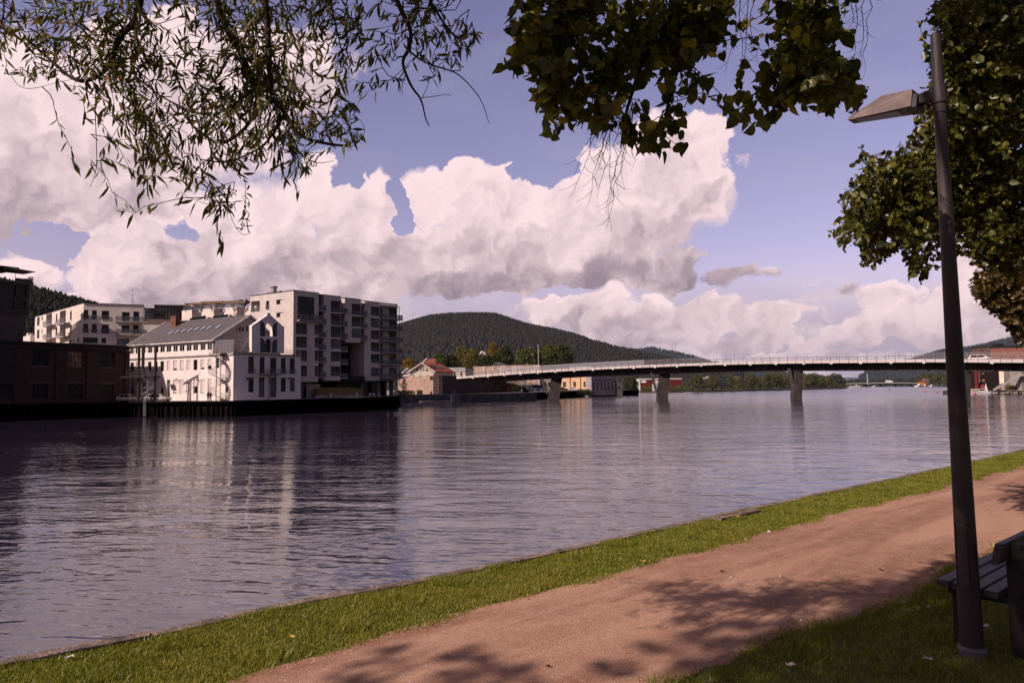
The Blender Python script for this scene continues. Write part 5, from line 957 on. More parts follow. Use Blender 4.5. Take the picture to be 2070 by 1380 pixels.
for (sA,sB) in ((gL-.9,zpm),(gR+.7,zpm)):
    A_=HF.pt(sA,.65,ze-.9*kz); B_=HF.pt(sB,.65,zp+.05); mb.hexa([A_,B_,HF.pt(sB,.8,zp+.05),HF.pt(sA,.8,ze-.9*kz)]+[(q[0],q[1],q[2]+.45) for q in (A_,B_,HF.pt(sB,.8,zp+.05),HF.pt(sA,.8,ze-.9*kz))])
mb.build('bargeboard',TRIM,ch)
for r_ in ((549,338,577,392),(586,338,614,392)): window(HF,HF.rect(C9,*r_),.12,.1,ch,2,3,GLASS,TRIM)
for x in (503,657):
    s,z=hy(x,378); mb=MB(); mb.cyl(HF.pt(s,0,z),HF.pt(s,.1,z),.38,n=10); mb.build('round_window',DARKM,ch)
for x in (440,545,662): r_=HF.rect(C9,x-14,458,x+14,486); window(HF,r_,.12,.1,ch,2,1,GLASS,TRIM)
for x0,y0 in ((760,335),(870,342)):
    q0=HF.pt(0,0,0); a_=Vector(HF.pt(gR+.6,.6,ze-.6*kz+.25)); b_=Vector(HF.pt(zpm,.6,zp+.25)); c_=Vector(off(HF.pt(zpm,.6,zp),.25)); nn=(b_-a_).cross(c_-a_).normalized(); d=ray(*C9(x0,y0)); k_=(a_-CAM).dot(nn)/d.dot(nn); p=CAM+d*k_; e=(c_-b_).normalized(); uu=(b_-a_).normalized(); nn=nn if nn.z>0 else -nn
    mb=MB(); q=[p-e*.8-uu*.7,p+e*.8-uu*.7,p+e*.8+uu*.7,p-e*.8+uu*.7]; mb.hexa([v+nn*.02 for v in q]+[v+nn*.2 for v in q]); mb.build('skylight',GLASSB,ch)
# dark-roofed wing left of it, with white verge; second red roof behind
f=Fr((XH(780+270/7.96,272),272.),(1,.1)); mb=MB(); a,_=f.hit(*C9(262,425)); b,_=f.hit(*C9(440,425)); zl_=f.hit(*C9(262,425))[1]; zr_=f.hit(*C9(440,350))[1]
mb.add([f.pt(a,0,zl_),f.pt(b,0,zl_),f.pt(b,-6,zr_),f.pt(a+2,-6,zr_),f.pt(a,0,QZ),f.pt(b,0,QZ)],[(0,1,2,3),(4,5,1,0)]); w_=thing('side_house','low dark-roofed annex with solar panels left of the cream gabled house','house',f.pt(a,0,QZ)); mb.build('roof',SLATE,w_)
mb=MB(); 
for s_ in (a,a+4.5): mb.cyl(f.pt(s_,.1,zl_),f.pt(s_+2,-6,zr_+.1),.3,n=5)
mb.build('verge',TRIM,w_); mb=MB(); mb.hexa([HF.pt(gL-4.8,.2,zz) for zz in ()] or [f.pt(a-.5,1.2,zl_-1.6),f.pt(b,1.2,zl_-1.2),f.pt(b,.1,zl_-1.2),f.pt(a-.5,.1,zl_-1.6),f.pt(a-.5,1.2,zl_-1.2),f.pt(b,1.2,zl_-.1),f.pt(b,.1,zl_-.1),f.pt(a-.5,.1,zl_-1.2)]); mb.build('porch_roof',CREAM,w_)
f=Fr((XH(780+600/7.96,300),300.),(1,.1)); a,b,c,d=f.rect(C9,598,188,800,272); mb=MB(); mb.add([f.pt(a,0,c),f.pt(b,0,c),f.pt(b,-7,d),f.pt(a+1.6,-7,d),f.pt(a,0,QZ),f.pt(b,0,QZ)],[(0,1,2,3),(4,5,1,0)]); o=thing('red_roofed_house','house with plain red roof directly behind the cream gabled house','house',f.pt(a,0,QZ)); mb.build('roof',ROOFT,o); mb=MB(); mb.cyl(f.pt(a-.2,.1,c),f.pt(a+1.5,-7,d+.1),.35,n=5); mb.build('verge',TRIM,o)
# kiosk with three doors, hoarding, grey roofs
kf=Fr((XH(780+932/7.96,300),300.),(1,.02)); kz=kf.rect(C9,932,340,1280,520); ko=thing('site_kiosk','white kiosk with three doorways and a grey sign band left of the timber hoarding','kiosk',kf.pt(kz[0],0,QZ)); dz=[kf.rect(C9,x,415,x+30,492) for x in (984,1092,1200)]
mb=MB(); mb.block(kf,kz[0],kz[1],QZ,kz[3],0,5,[(*r,.5) for r in dz]); mb.build('wall',CREAM,ko)
r=kf.rect(C9,934,342,1278,410); mb=MB(); mb.box(kf,r[0],r[1],.01,.15,r[2],r[3]); mb.build('sign_band',mat('sign_grey',(.50,.47,.48),.7,nscale=.25,namt=.12),ko)
mb=MB(); q=random.Random(3)
for i in range(9): x=945+i*9; a_=kf.hit(*C9(x,372),.17); mb.cyl(kf.pt(a_[0]-.15,.2,a_[1]-.5+q.random()*.3),kf.pt(a_[0]+.25,.2,a_[1]+.3+q.random()*.4),.09,n=4)
mb.build('lettering',TRIM,ko)
for r in dz: mb=MB(); mb.box(kf,r[0]+.05,r[1]-.05,-.45,-.4,r[2],r[3]-.1); mb.build('door',DARKM,ko)
HOARD=mat('timber_hoarding',(.60,.46,.38),.85,nscale=.6,namt=.2,stretch=(1,1,.4))
ho=thing('hoarding','long sunlit timber hoarding of panels behind the left bridge railing','hoarding',kf.pt(kz[1],0,QZ)); seg_=[(1410,322),(1475,322),(1597,318),(1730,310),(1870,306),(1985,304),(2110,302),(2240,298),(2360,294),(2490,290)]
for (x0,y0),(x1,y1) in zip(seg_,seg_[1:]):
    a,b,c,d=kf.rect(C9,x0,y0,x1,470,.2); mb=MB(); mb.box(kf,a+.04,b-.04,.05,.2,QZ+3,d); mb.box(kf,a-.08,a+.08,.2,.34,QZ+3,d+.05); mb.build('panel',HOARD,ho)
a,b,c,d=kf.rect(C9,1283,365,1410,480,.2); mb=MB()
for i in range(12): s=a+(b-a)*i/11; mb.cyl(kf.pt(s,.2,QZ+3),kf.pt(s,.2,d),.07,n=4)
mb.build('slatted_gate',GREYM,ho)
GR=mat('grey_slate_roof',(.10,.09,.10),.7,nscale=1,namt=.15)
for i,(x0,xa,xb,x1,yt,yb) in enumerate(((1392,1520,1640,1765,240,312),(1690,1735,1805,1975,243,305))):
    f=Fr((XH(780+x0/7.96,318+i*6),318.+i*6),(1,0)); z0=f.hit(*C9(x0,yb))[1]; z1=f.hit(*C9(xa,yt))[1]; s=[f.hit(*C9(x,yb))[0] for x in (x0,xa,xb,x1)]
    mb=MB(); V=[f.pt(s[0],0,z0),f.pt(s[3],0,z0),f.pt(s[3],-12,z0),f.pt(s[0],-12,z0),f.pt(s[1],-6,z1),f.pt(s[2],-6,z1)]; mb.add(V,[(0,1,5,4),(1,2,5),(2,3,4,5),(3,0,4)]); o=thing('hip_roofed_house',['grey hip-roofed house behind the hoarding, the larger left one','grey hip-roofed house behind the hoarding, the smaller right one'][i],'house',f.pt(s[0],0,QZ)); mb.build('roof',GR,o); mb=MB(); mb.box(f,s[0]+.8,s[3]-.8,-11.5,-.8,QZ,z0); mb.build('wall',mat('grey_house_wall',(.3,.27,.25),.8),o)
f=Fr((XH(780+1500/7.96,322),322.),(1,.0)); o=thing('white_gable_house','white-edged gable of a house peeking out between the trees','house',f.pt(0,0,QZ)); L0=f.hit(*C9(1500,138)); T0=f.hit(*C9(1552,82)); R0_=f.hit(*C9(1630,150)); mb=MB(); mb.add([f.pt(L0[0],0,QZ),f.pt(R0_[0],0,QZ),f.pt(*[R0_[0],0,R0_[1]]),f.pt(T0[0],0,T0[1]),f.pt(L0[0],0,L0[1])],[(0,1,2,3,4)]); mb.build('wall',CREAM,o); mb=MB()
for Q in (L0,R0_): mb.cyl(f.pt(Q[0],.2,Q[1]),f.pt(T0[0],.2,T0[1]),.4,n=5)
mb.build('bargeboard',TRIM,o); a,b,c,d=f.rect(C9,1595,30,1612,100,-4); mb=MB(); mb.box(f,a,b,-6,-4,c-2,d); mb.build('chimney',mat('chimney_brick',(0,0,0)),o)
# hillside farmhouse
for i,(x,y,wd) in enumerate(((735,358,60),(700,356,16))):
    f=Fr((XH(780+x/5.175,1480),1480.),(1,0)); a,b,c,d=f.rect(C4,x-wd/2,y-8,x+wd/2,y+10); mb=MB(); mb.box(f,a,b,-8,0,c-8,d); mb.add([f.pt(a,0,d),f.pt(b,0,d),f.pt(b,-4,d+4),f.pt(a,-4,d+4)],[(0,1,2,3)]); tag(mb.build('hillside_house',mat('hill_house_white',(.7,.6,.55),.8)),['long white house in a clearing halfway up the big hill','small white outbuilding left of the hillside house'][i],'house')
# flagpole
p=P(1088.5,735,300); mb=MB(); mb.cyl((p.x,300,QZ+4),(p.x,300,P(1088.5,698.5,300).z),.13,.08,6); o=thing('flagpole','bare white flagpole rising between the green trees behind the bridge','flagpole',(p.x,300,QZ+4)); mb.build('pole',TRIM,o); mb=MB(); mb.sphere((p.x,300,P(1088.5,698,300).z),.2); mb.build('finial',TRIM,o)
# things seen under the left bridge span
f=Fr((XH(1022,300),300.),(1,.12)); a,b,c,d=f.rect(C4,1240,795,1650,905); wl=thing('mural_fence','fence with colourful panels and glass screens seen under the first bridge span','fence',f.pt(a,0,QZ))
for x0,x1,cn,cc in ((1245,1330,'mural_pink',(.55,.22,.20)),(1330,1415,'mural_green',(.35,.36,.14)),(1530,1640,'mural_blue',(.20,.18,.42))):
    r=f.rect(C4,x0,802,x1,895); mb=MB(); mb.box(f,r[0],r[1],-.15,0,QZ+.2,r[3]); mb.build('mural_panel',mat(cn,cc,.7,nscale=.6,namt=.45),wl)
mb=MB()
for x in (1330,1420,1525,1635): s,_=f.hit(*C4(x,850)); mb.cyl(f.pt(s,.15,QZ),f.pt(s,.15,d),.09,n=5)
for y in (805,850): z=f.hit(*C4(1450,y))[1]; mb.cyl(f.pt(a,.15,z),f.pt(b,.15,z),.06,n=4)
mb.build('post',GALV,wl)
r=f.rect(C4,1425,840,1500,900); mb=MB(); mb.prism([f.pt(r[0],.3,QZ),f.pt(r[1],.3,QZ),f.pt(r[1]-2,.3,r[3]),f.pt(r[0],.3,r[3])],[f.pt(r[0],1.3,QZ),f.pt(r[1],1.3,QZ),f.pt(r[1]-2,1.3,r[3]),f.pt(r[0],1.3,r[3])]); mb.build('dark_ramp',DARKM,wl)
f=Fr((XH(1040,345),345.),(1,.05)); a,b,c,d=f.rect(C4,1480,770,1775,900); mb=MB(); W_=[f.rect(C4,x,790,x+22,835) for x in (1655,1700,1745)]; mb.block(f,a,b,QZ,9.5,0,5,[(*q,.3) for q in W_]); o=thing('grey_backhouse','grey house in shade under the bridge left of the yellow building','house',f.pt(a,0,QZ)); mb.build('wall',mat('grey_house_wall',(0,0,0)),o)
for q in W_: window(f,q,0,.3,o,2,2)
# yellow building and grey lettered building
YF=Fr((XH(1120+650/8.625,352),352.),(.92,-.38)); YEL=mat('ochre_render',(.72,.47,.29),.85,nscale=.3,namt=.07,bump=.1)
yl=thing('yellow_building','ochre-yellow rendered warehouse with square windows seen under the bridge','building',(*YF.o,QZ)); zt=14; a=YF.hit(*C10(40,300))[0]
wr=[YF.rect(C10,x0,y0,x1,y1) for x0,y0,x1,y1 in ((152,272,212,368),(335,270,388,365),(514,266,567,366))]; mb=MB(); mb.block(YF,a,0,QZ,zt,0,12,[(*q,.3) for q in wr]); mb.build('wall',YEL,yl)
for q in wr: window(YF,q,0,.3,yl,2,3,GLASS,mat('stone_sill',(.35,.30,.27),.8),fw=.18)
for x in (283,462,642): s,_=YF.hit(*C10(x,300)); mb=MB(); mb.box(YF,s-.15,s+.15,.003,.18,QZ,zt); mb.build('downpipe',DARKM,yl)
UF=Fr((XH(1120+652/8.625,350),350.),(.80,.60)); b=UF.hit(*C10(1060,300))[0]; ub=thing('grey_waterfront_building','pale grey gable building with raised lettering and slim windows at the water','building',(*UF.o,0)); ur=[UF.rect(C10,x,265+(x-690)*.02,x+22,410) for x in (688,752,818,882,945,1005)]
mb=MB(); mb.block(UF,.02,b,-.5,zt+1,0,16,[(*q,.25) for q in ur]); mb.build('wall',mat('lilac_grey_render',(.36,.31,.32),.85,nscale=.3,namt=.07),ub)
for q in ur: window(UF,q,0,.25,ub,1,4,mat('red_tinted_pane',(.06,.03,.03),.3),mat('red_brown_frame',(.10,.05,.05),.7))
mb=MB(); mb.box(UF,0,b,.003,.12,-.3,.9); mb.build('plinth',mat('red_plinth',(.10,.035,.035),.8),ub)
r=UF.rect(C10,700,212,1003,248); tc_=bpy.data.curves.new('lettering','FONT'); tc_.body='UNION BRYGGE'; tc_.align_x='CENTER'; tc_.align_y='CENTER'; tc_.size=1; tc_.extrude=.03
to=bpy.data.objects.new('lettering',tc_); COL.objects.link(to); dg_=bpy.context.evaluated_depsgraph_get(); me_=bpy.data.meshes.new_from_object(to.evaluated_get(dg_)); bpy.data.objects.remove(to)
xs=[v.co.x for v in me_.vertices]; ys=[v.co.y for v in me_.vertices]; sx=(r[1]-r[0])/(max(xs)-min(xs)); sy=(r[3]-r[2])/(max(ys)-min(ys)); cx=(max(xs)+min(xs))/2; cy=(max(ys)+min(ys))/2
for v in me_.vertices: q=UF.pt((r[0]+r[1])/2+(v.co.x-cx)*sx,.15+v.co.z,(r[2]+r[3])/2+(v.co.y-cy)*sy); v.co=q
link('lettering',me_,mat('lettering_blue_grey',(.15,.15,.19),.7),ub)
f=Fr(UF.pt(b,-.5,0)[:2],(.95,.3)); a,bb,c,d=f.rect(C10,1062,190,1195,440); mb=MB(); mb.prism([f.pt(0,0,0),f.pt(bb,0,0),f.pt(bb,0,f.hit(*C10(1190,300))[1]),f.pt(0,0,f.hit(*C10(1100,240))[1])],[f.pt(0,-10,0),f.pt(bb,-10,0),f.pt(bb,-10,f.hit(*C10(1190,300))[1]),f.pt(0,-10,f.hit(*C10(1100,240))[1])]); o=thing('lean_to_shed','grey lean-to shed with sloping roof right of the lettered building','shed',f.pt(0,0,1)); mb.build('wall',mat('shed_grey',(.16,.14,.13),.8),o); q=f.rect(C10,1122,352,1140,400); window(f,q,.1,.08,o,1,2)
bc_=[]; 
for i in range(46): q=i/45; px=1131+(1285-1131)*q; 
for (p0,p1,Y0,Y1,zz) in ((1130,1196,332,352,2.2),(1242,1286,392,402,2.2)):
    for i in range(26): q=i/25; px=p0+(p1-p0)*q; Y=Y0+(Y1-Y0)*q; bc_.append((XH(px,Y),Y,zz+.4*math.sin(i*2.1),1.8,1.6,1.5))
tag(canopy('bank_vegetation',bc_,7000,.28,LT['dark'],None,14),'dark overgrown bank vegetation along the water under the bridge','undergrowth',kind='stuff')
# red building
f=Fr((XH(1120+1450/8.625,600),600.),(1,.05)); a,b,c,d=f.rect(C10,1448,215,1900,345); o=thing('red_building','long dark-red building with white roof edge across the inlet','building',f.pt(a,0,1)); mb=MB(); rw=[f.rect(C10,*q) for q in ((1498,245,1605,288),(1755,248,1805,285))]; mb.block(f,a+4,b+16,1,d-.8,0,20,[]); mb.build('wall',mat('barn_red',(.13,.020,.020),.8),o)
mb=MB(); mb.box(f,a+3.5,b+16,-20,.3,d-.8,d); mb.build('roof_edge',TRIM,o); mb=MB(); r=f.rect(C10,1440,225,1497,340); mb.box(f,r[0],r[1],.01,1.2,1,r[3]); mb.build('white_bay',TRIM,o)
for q in rw: mb=MB(); mb.box(f,q[0],q[1],.01,.3,q[2],q[3]); mb.build('sign_panel',TRIM,o)
r=f.rect(C10,1640,345,1720,440); mb=MB(); mb.box(f,r[0],r[1],4,8,1,r[3]); tag(mb.build('boat_shed',WHITE),'small white boat shed in front of the red building','shed')
f=Fr((XH(1341,540),540.),(1,0)); T_=f.hit(*C10(1850,255)); a=f.hit(*C10(1760,330))[0]; mb=MB(); b=f.hit(*C10(1900,330))[0]; zz=f.hit(*C10(1760,320))[1]; mb.prism([f.pt(a,0,1),f.pt(b,0,1),f.pt(b,0,zz),f.pt(T_[0],0,T_[1]),f.pt(a,0,zz)],[f.pt(a,-12,1),f.pt(b,-12,1),f.pt(b,-12,zz),f.pt(T_[0],-12,T_[1]),f.pt(a,-12,zz)]); tag(mb.build('grey_gable_house',mat('pale_grey_board',(.42,.38,.37),.8)),'pale grey gable house behind the second bridge pier','house')
for i,(x,y,w_) in enumerate(((230,588,40),(110,600,40),(505,590,18))):
    px,py=C6(x,y); Y=760; f=Fr((XH(px,Y),Y),(1,0)); z=P(px,py,Y).z; W_=w_/5.75/FPX*Y; mb=MB(); mb.box(f,-W_,W_,-8,0,z-3.5,z-1); mb.box(f,-W_-1,W_+1,-9,.5,z-1,z+1); tag(mb.build('white_shore_house',mat('far_house_grey',(.42,.38,.36),.8)),['white house roof showing above the shoreline trees','small white house at the left of the shoreline trees','narrow white house wall between the shoreline trees'][i],'house')
# ================================================================== main bridge
NE=[(870,297,770.5),(905.6,292,767.2),(955.8,287.5,763),(1019.6,283,757.8),(1087.8,278,753.3),(1161.5,272,749),(1240,265.5,745.3),(1325.4,258,741.6),(1417.6,250,738.4),(1466,245.7,737),(1569.6,236.6,734.8),(1681,227,733.7),(1802.8,216.6,732.6),(1867.6,211,731.9),(2005,200,732.6),(2130,190.5,733.5),(2300,178,736),(2550,162,740)]
NP=[P(x,y,Y) for x,Y,y in NE]
def smooth3(pts,k=2):
    for _ in range(k):
        o=[pts[0]]
        for a,b in zip(pts,pts[1:]): o+=[a.lerp(b,.25),a.lerp(b,.75)]
        pts=o+[pts[-1]]
    return pts
EDGE=smooth3(NP,1); 
br=thing('road_bridge','long pale concrete road bridge with slim railing and glass screens across the river','bridge',(55,261,0))
acc_=[0]
for a,b in zip(EDGE,EDGE[1:]): acc_.append(acc_[-1]+math.hypot(b.x-a.x,b.y-a.y))
TOT=acc_[-1]
def bp(s):
    for i in range(len(EDGE)-1):
        if acc_[i+1]>=s or i==len(EDGE)-2:
            k=(s-acc_[i])/(acc_[i+1]-acc_[i]); p=EDGE[i].lerp(EDGE[i+1],k); t=EDGE[i+1]-EDGE[i]; t.z=0; t.normalize(); return p,t,Vector((-t.y,t.x,0))   # inward normal (away from camera)
def bstrip(off0,off1,z0,z1,step=3.0,s0=0,s1=None,mb=None):
    mb=mb or MB(); s1=s1 or TOT; n=int((s1-s0)/step); prev=None
    for i in range(n+1):
        p,t,w_=bp(s0+(s1-s0)*i/n); r=[p+w_*off0+Vector((0,0,z0)),p+w_*off1+Vector((0,0,z0)),p+w_*off1+Vector((0,0,z1)),p+w_*off0+Vector((0,0,z1))]
        if prev:
            for k in range(4): mb.quad(prev[k],r[k],r[(k+1)%4],prev[(k+1)%4])
        prev=r
    return mb
BW=13.
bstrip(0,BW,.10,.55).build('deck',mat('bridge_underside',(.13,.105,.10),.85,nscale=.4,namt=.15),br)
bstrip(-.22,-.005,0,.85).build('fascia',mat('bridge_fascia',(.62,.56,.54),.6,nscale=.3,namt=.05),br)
bstrip(.3,BW-.3,.553,.60).build('roadway',mat('asphalt',(.055,.05,.05),.9,nscale=1),br)
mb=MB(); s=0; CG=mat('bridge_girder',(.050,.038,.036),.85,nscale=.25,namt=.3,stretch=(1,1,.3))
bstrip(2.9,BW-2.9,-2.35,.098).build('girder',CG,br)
mb=bstrip(2.75,2.89,-2.40,-2.2); s=2.0
while s<TOT-2: 
    p,t,w_=bp(s); f=Fr((p.x+w_.x*2.7,p.y+w_.y*2.7),(t.x,t.y)); mb.box(f,-.10,.10,-.15,.18,p.z-2.2,p.z+.05); s+=4.1
mb.build('girder_stiffener',DCONC,br)
# cantilever brackets
xs_=[905.6,955.8,987,1019.6,1053,1087.8,1124,1161.5,1200,1240,1282,1325.4,1370,1417.6,1466,1517,1569.6,1625,1681,1741,1802.8,1867.6,1935,2005,2078]
for x in xs_:
    best=min(range(0,int(TOT*4)),key=lambda q:abs((lambda p_:(Vector((p_.x,p_.y-0,0)).dot(Vector((_r.x,_r.y,0)))/max(1e-3,(p_-CAM).dot(_f))*FPX+1035))(bp(q/4)[0])-x)); p,t,w_=bp(best/4); z=p.z
    mb=MB(); f=Fr((p.x,p.y),(t.x,t.y)); mb.hexa([f.pt(-.15,.0,z-.30),f.pt(.15,.0,z-.30),f.pt(.15,-2.75,z-1.6),f.pt(-.15,-2.75,z-1.6),f.pt(-.15,.0,z+.0),f.pt(.15,.0,z+.0),f.pt(.15,-2.75,z-1.25),f.pt(-.15,-2.75,z-1.25)]); mb.build('bracket',DCONC,br)
    mb=MB(); mb.box(f,-.38,.38,-.3,.25,z-.32,z-.01); mb.build('bracket_head',TRIM,br)
# near railing
rl=MB(); n=int(TOT/.9); 
prev=None
for i in range(n+1):
    p,t,w_=bp(TOT*i/n); q=p+w_*(-.12); r=[(q.x,q.y,p.z+h_) for h_ in (1.95,1.25)]
    if prev: rl.cyl(prev[0],r[0],.075,n=5,cap=False); rl.cyl(prev[1],r[1],.025,n=3,cap=False)
    if i%3==0: rl.cyl(r[0],r[1],.03,n=3,cap=False)
    prev=r
rlo=rl.build('railing',mat('railing_steel',(.16,.115,.105),.5,metal=.3),br)
n=int(TOT/2.62); 
for i in range(n+1):
    p,t,w_=bp(TOT*i/n); q=p+w_*(-.25); mb=MB(); f=Fr((q.x,q.y),(t.x,t.y)); mb.box(f,-.055,.055,-.07,.07,p.z+.05,p.z+1.95); mb.build('post',_mc['railing_steel'],rlo)
# far side screens
sc0=26; n=int((TOT-sc0)/2.95); pv=None; so=MB()
g1=MB(); g2=MB()
for i in range(n+1):
    s=sc0+(TOT-sc0)*i/n; p,t,w_=bp(s); q=p+w_*(BW+.1); lean=w_*.12; b0=Vector((q.x,q.y,p.z+.55)); b1=Vector((q.x,q.y,p.z+3.35))+lean; 
    if pv is not None:
        gl=g1 if s<88 else g2; gl.quad(pv[0]+Vector((0,0,.15)),b0+Vector((0,0,.15)),b1,pv[1])
    pv=(b0,b1,p.z)
sco=g1.build('glass_screen',SCREENG,br); g2.build('mesh_screen',MESHG,br)
for i in range(n+1):
    s=sc0+(TOT-sc0)*i/n; p,t,w_=bp(s); q=p+w_*(BW+.1); mb=MB(); mb.cyl((q.x,q.y,p.z+.5),(q.x+w_.x*.12,q.y+w_.y*.12,p.z+3.45),.07,.06,5); mb.build('screen_post',GALV,br)
bstrip(BW+.0,BW+.2,.5,.62,s0=sc0).build('screen_rail',GALV,br)
mb=bstrip(BW-.4,BW-.25,.9,1.25); mb.build('crash_barrier',GALV,br)
bstrip(BW+.02,BW+.16,-.1,.5).build('far_fascia',DCONC,br)
# piers
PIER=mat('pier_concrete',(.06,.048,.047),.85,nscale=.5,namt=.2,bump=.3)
def pier(C,bl,br_,tl,tr,ytop,ybot,stl,str_,sb,sby,Y):
    f=Fr((0,Y),(1,0)); B0=f.hit(*C(bl,ybot))[0]; B1=f.hit(*C(br_,ybot))[0]; T0=f.hit(*C(tl,ytop))[0]; T1=f.hit(*C(tr,ytop))[0]; zt=f.hit(*C(tl,ytop))[1]+2.0
    mb=MB(); d=3.
    mb.hexa([(B0,Y,-1),(B1,Y,-1),(B1,Y+d,-1),(B0,Y+d,-1),(T0,Y-.5,zt),(T1,Y-.5,zt),(T1,Y+d,zt),(T0,Y+d,zt)]); mb.build('pier',PIER,br)
    s0=f.hit(*C(stl,ytop))[0]; s1=s0+.8; q,zq=f.hit(*C(sb,sby)); mb=MB(); w_=.55
    mb.hexa([(q-.1,Y,zq),(q+w_,Y,zq),(q+w_,Y+1.2,zq),(q-.1,Y+1.2,zq),(s0,Y,zt-.6),(s1,Y,zt-.6),(s1,Y+1.2,zt-.6),(s0,Y+1.2,zt-.6)]); mb.build('strut',mat('strut_concrete',(.09,.075,.072),.85,nscale=.5),br)
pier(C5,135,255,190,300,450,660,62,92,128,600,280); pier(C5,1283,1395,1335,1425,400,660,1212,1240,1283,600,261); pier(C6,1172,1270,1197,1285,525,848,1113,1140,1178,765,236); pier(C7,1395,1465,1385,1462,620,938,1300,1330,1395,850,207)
# ---- cars --------------------------------------------------------------------------
TYRE=mat('tyre_rubber',(.015,.015,.016),.9); RIM=mat('alloy_rim',(.45,.45,.46),.35,metal=.8); CGL=glassmat('car_glass',(.015,.015,.018),.05); LAMPR=mat('tail_lamp_red',(.30,.02,.015),.3); LAMPW=mat('head_lamp',(.7,.7,.68),.15)
def car(loc,rz,label,paint,kind='hatch',L_=4.3,W_=1.75,H_=1.48,group=None,name='parked_car'):
    o=thing(name,label,'car',loc,rz,group); h=L_/2; w_=W_/2
    prof={'hatch':[(-h,.32),(-h,.75),(-h+.10,.95),(-h+.28,1.0),(-h+.75,H_-.04),(-h+1.3,H_),(h-1.95,H_-.02),(h-1.05,.98),(h-.25,.82),(h,.62),(h,.32)],
          'van':[(-h,.35),(-h,.9),(-h+.08,1.2),(-h+.25,H_-.05),(-h+.6,H_),(h-2.0,H_),(h-1.15,1.15),(h-.25,.98),(h,.7),(h,.35)]}[kind]
    # lofted body: lower part full width, cabin tapering inward
    mb=MB(); n=len(prof); secs=[]
    for yy,sc_ in ((-1,0.93),(-.86,1.),(.86,1.),(1,.93)):
        ring=[]
        for x,z in prof:
            tp=1-.20*max(0,(z-.85)/(H_-.85)); yv=yy*w_*(tp if abs(yy)<1 else tp*1.0); zz=z if abs(yy)<1 else .32+(z-.32)*.97; ring.append((x*(1 if abs(yy)<1 else .985),yv,zz))
        secs.append(ring)
    vs=[v for r in secs for v in r]; fs=[]
    for i in range(3):
        for k in range(n): fs.append((i*n+k,i*n+(k+1)%n,(i+1)*n+(k+1)%n,(i+1)*n+k))
    fs+= [tuple(range(n))[::-1],tuple(range(3*n,4*n))]; mb.add(vs,fs); mb.build('body',paint,o,True)
    zb,zt_=.92,H_-.09
    def inw(z): return w_*(1-.20*max(0,(z-.85)/(H_-.85)))+.004
    xs0,xs1=(-h+.55,h-1.25); gx=[(xs0+.02,zb),(xs0+.40,zt_),(h-2.0,zt_),(xs1,zb)]
    for sg in (-1,1):
        mb=MB(); mid=(gx[0][0]+gx[3][0])/2-.1
        for A,B,C_,D_ in ((gx[0],gx[1],(mid,zt_),(mid,zb)),((mid+.08,zb),(mid+.08,zt_),gx[2],gx[3])): mb.add([(x,sg*(inw(z)+.012),z) for x,z in (A,B,C_,D_)],[(0,1,2,3)])
        mb.build('side_window',CGL,o,True)
    mb=MB(); mb.add([(h-1.90,-inw(zt_)*.93,zt_+.03),(h-1.90,inw(zt_)*.93,zt_+.03),(h-1.02,inw(1.0)*.93,1.005),(h-1.02,-inw(1.0)*.93,1.005)],[(0,1,2,3)]); mb.build('windscreen',CGL,o,True)
    mb=MB(); mb.add([(-h+.66,-inw(zt_)*.9,zt_),(-h+.66,inw(zt_)*.9,zt_),(-h+.24,inw(1.0)*.9,1.02),(-h+.24,-inw(1.0)*.9,1.02)],[(0,1,2,3)]); mb.build('rear_window',CGL,o,True)
    for sx in (-h+.78,h-.82):
        for sg in (-1,1):
            mb=MB(); mb.cyl((sx,sg*(w_-.17),.32),(sx,sg*(w_+.02),.32),.32,n=16); wh=mb.build('wheel',TYRE,o,True); mb=MB(); mb.cyl((sx,sg*(w_-.1),.32),(sx,sg*(w_+.035),.32),.20,n=10); mb.build('rim',RIM,wh,True)
    for sg in (-1,1):
        mb=MB(); mb.abox(h-.22,h+.01,sg*w_*.72-.17,sg*w_*.72+.17,.60,.74); mb.build('headlight',LAMPW,o,True); mb=MB(); mb.abox(-h-.015,-h+.1,sg*w_*.76-.12,sg*w_*.76+.12,.68,.95); mb.build('tail_light',LAMPR,o,True)
    mb=MB(); mb.abox(-h-.02,h+.02,-w_*.94,w_*.94,.24,.40); mb.build('bumper',mat('car_trim_black',(.03,.03,.03),.6),o,True); return o
SILV=mat('silver_paint',(.52,.47,.46),.3,metal=.3,namt=.02,spec=.6); WPNT=mat('white_paint',(.82,.78,.76),.3,namt=.02,spec=.6); DPNT=mat('dark_paint',(.03,.03,.035),.3,namt=.02,spec=.6)
p=P(312,812,144.5); car((p.x+.2,145.5,QZ),math.radians(-4),'silver hatchback parked before the white factory behind the gantry post',SILV,L_=4.9,H_=1.5)
p=P(273,812,150); car((p.x,147.5,QZ),math.radians(-4),'silver car half hidden at the corner of the brick warehouse',SILV)
p=P(1158,791,338); car((p.x,338,QZ+.2),math.radians(6),'white car parked in front of the yellow building',WPNT,L_=4.6)
p=P(1136,791,338); car((p.x,338,QZ+.2),math.radians(6),'black car parked left of the white car by the yellow building',DPNT,L_=5,H_=1.7,kind='van')
bs_=min(range(0,int(TOT*4)),key=lambda q:abs(((bp(q/4)[0]-CAM).dot(_r)/(bp(q/4)[0]-CAM).dot(_f)*FPX+1035)-1975))/4; p,t,w_=bp(bs_); q=p+w_*4.2; car((q.x,q.y,p.z+.602),math.atan2(t.y,t.x),'white estate car driving across the bridge beside the lamp post',SILV,kind='hatch',L_=5.8,W_=1.85,H_=1.75,name='car')
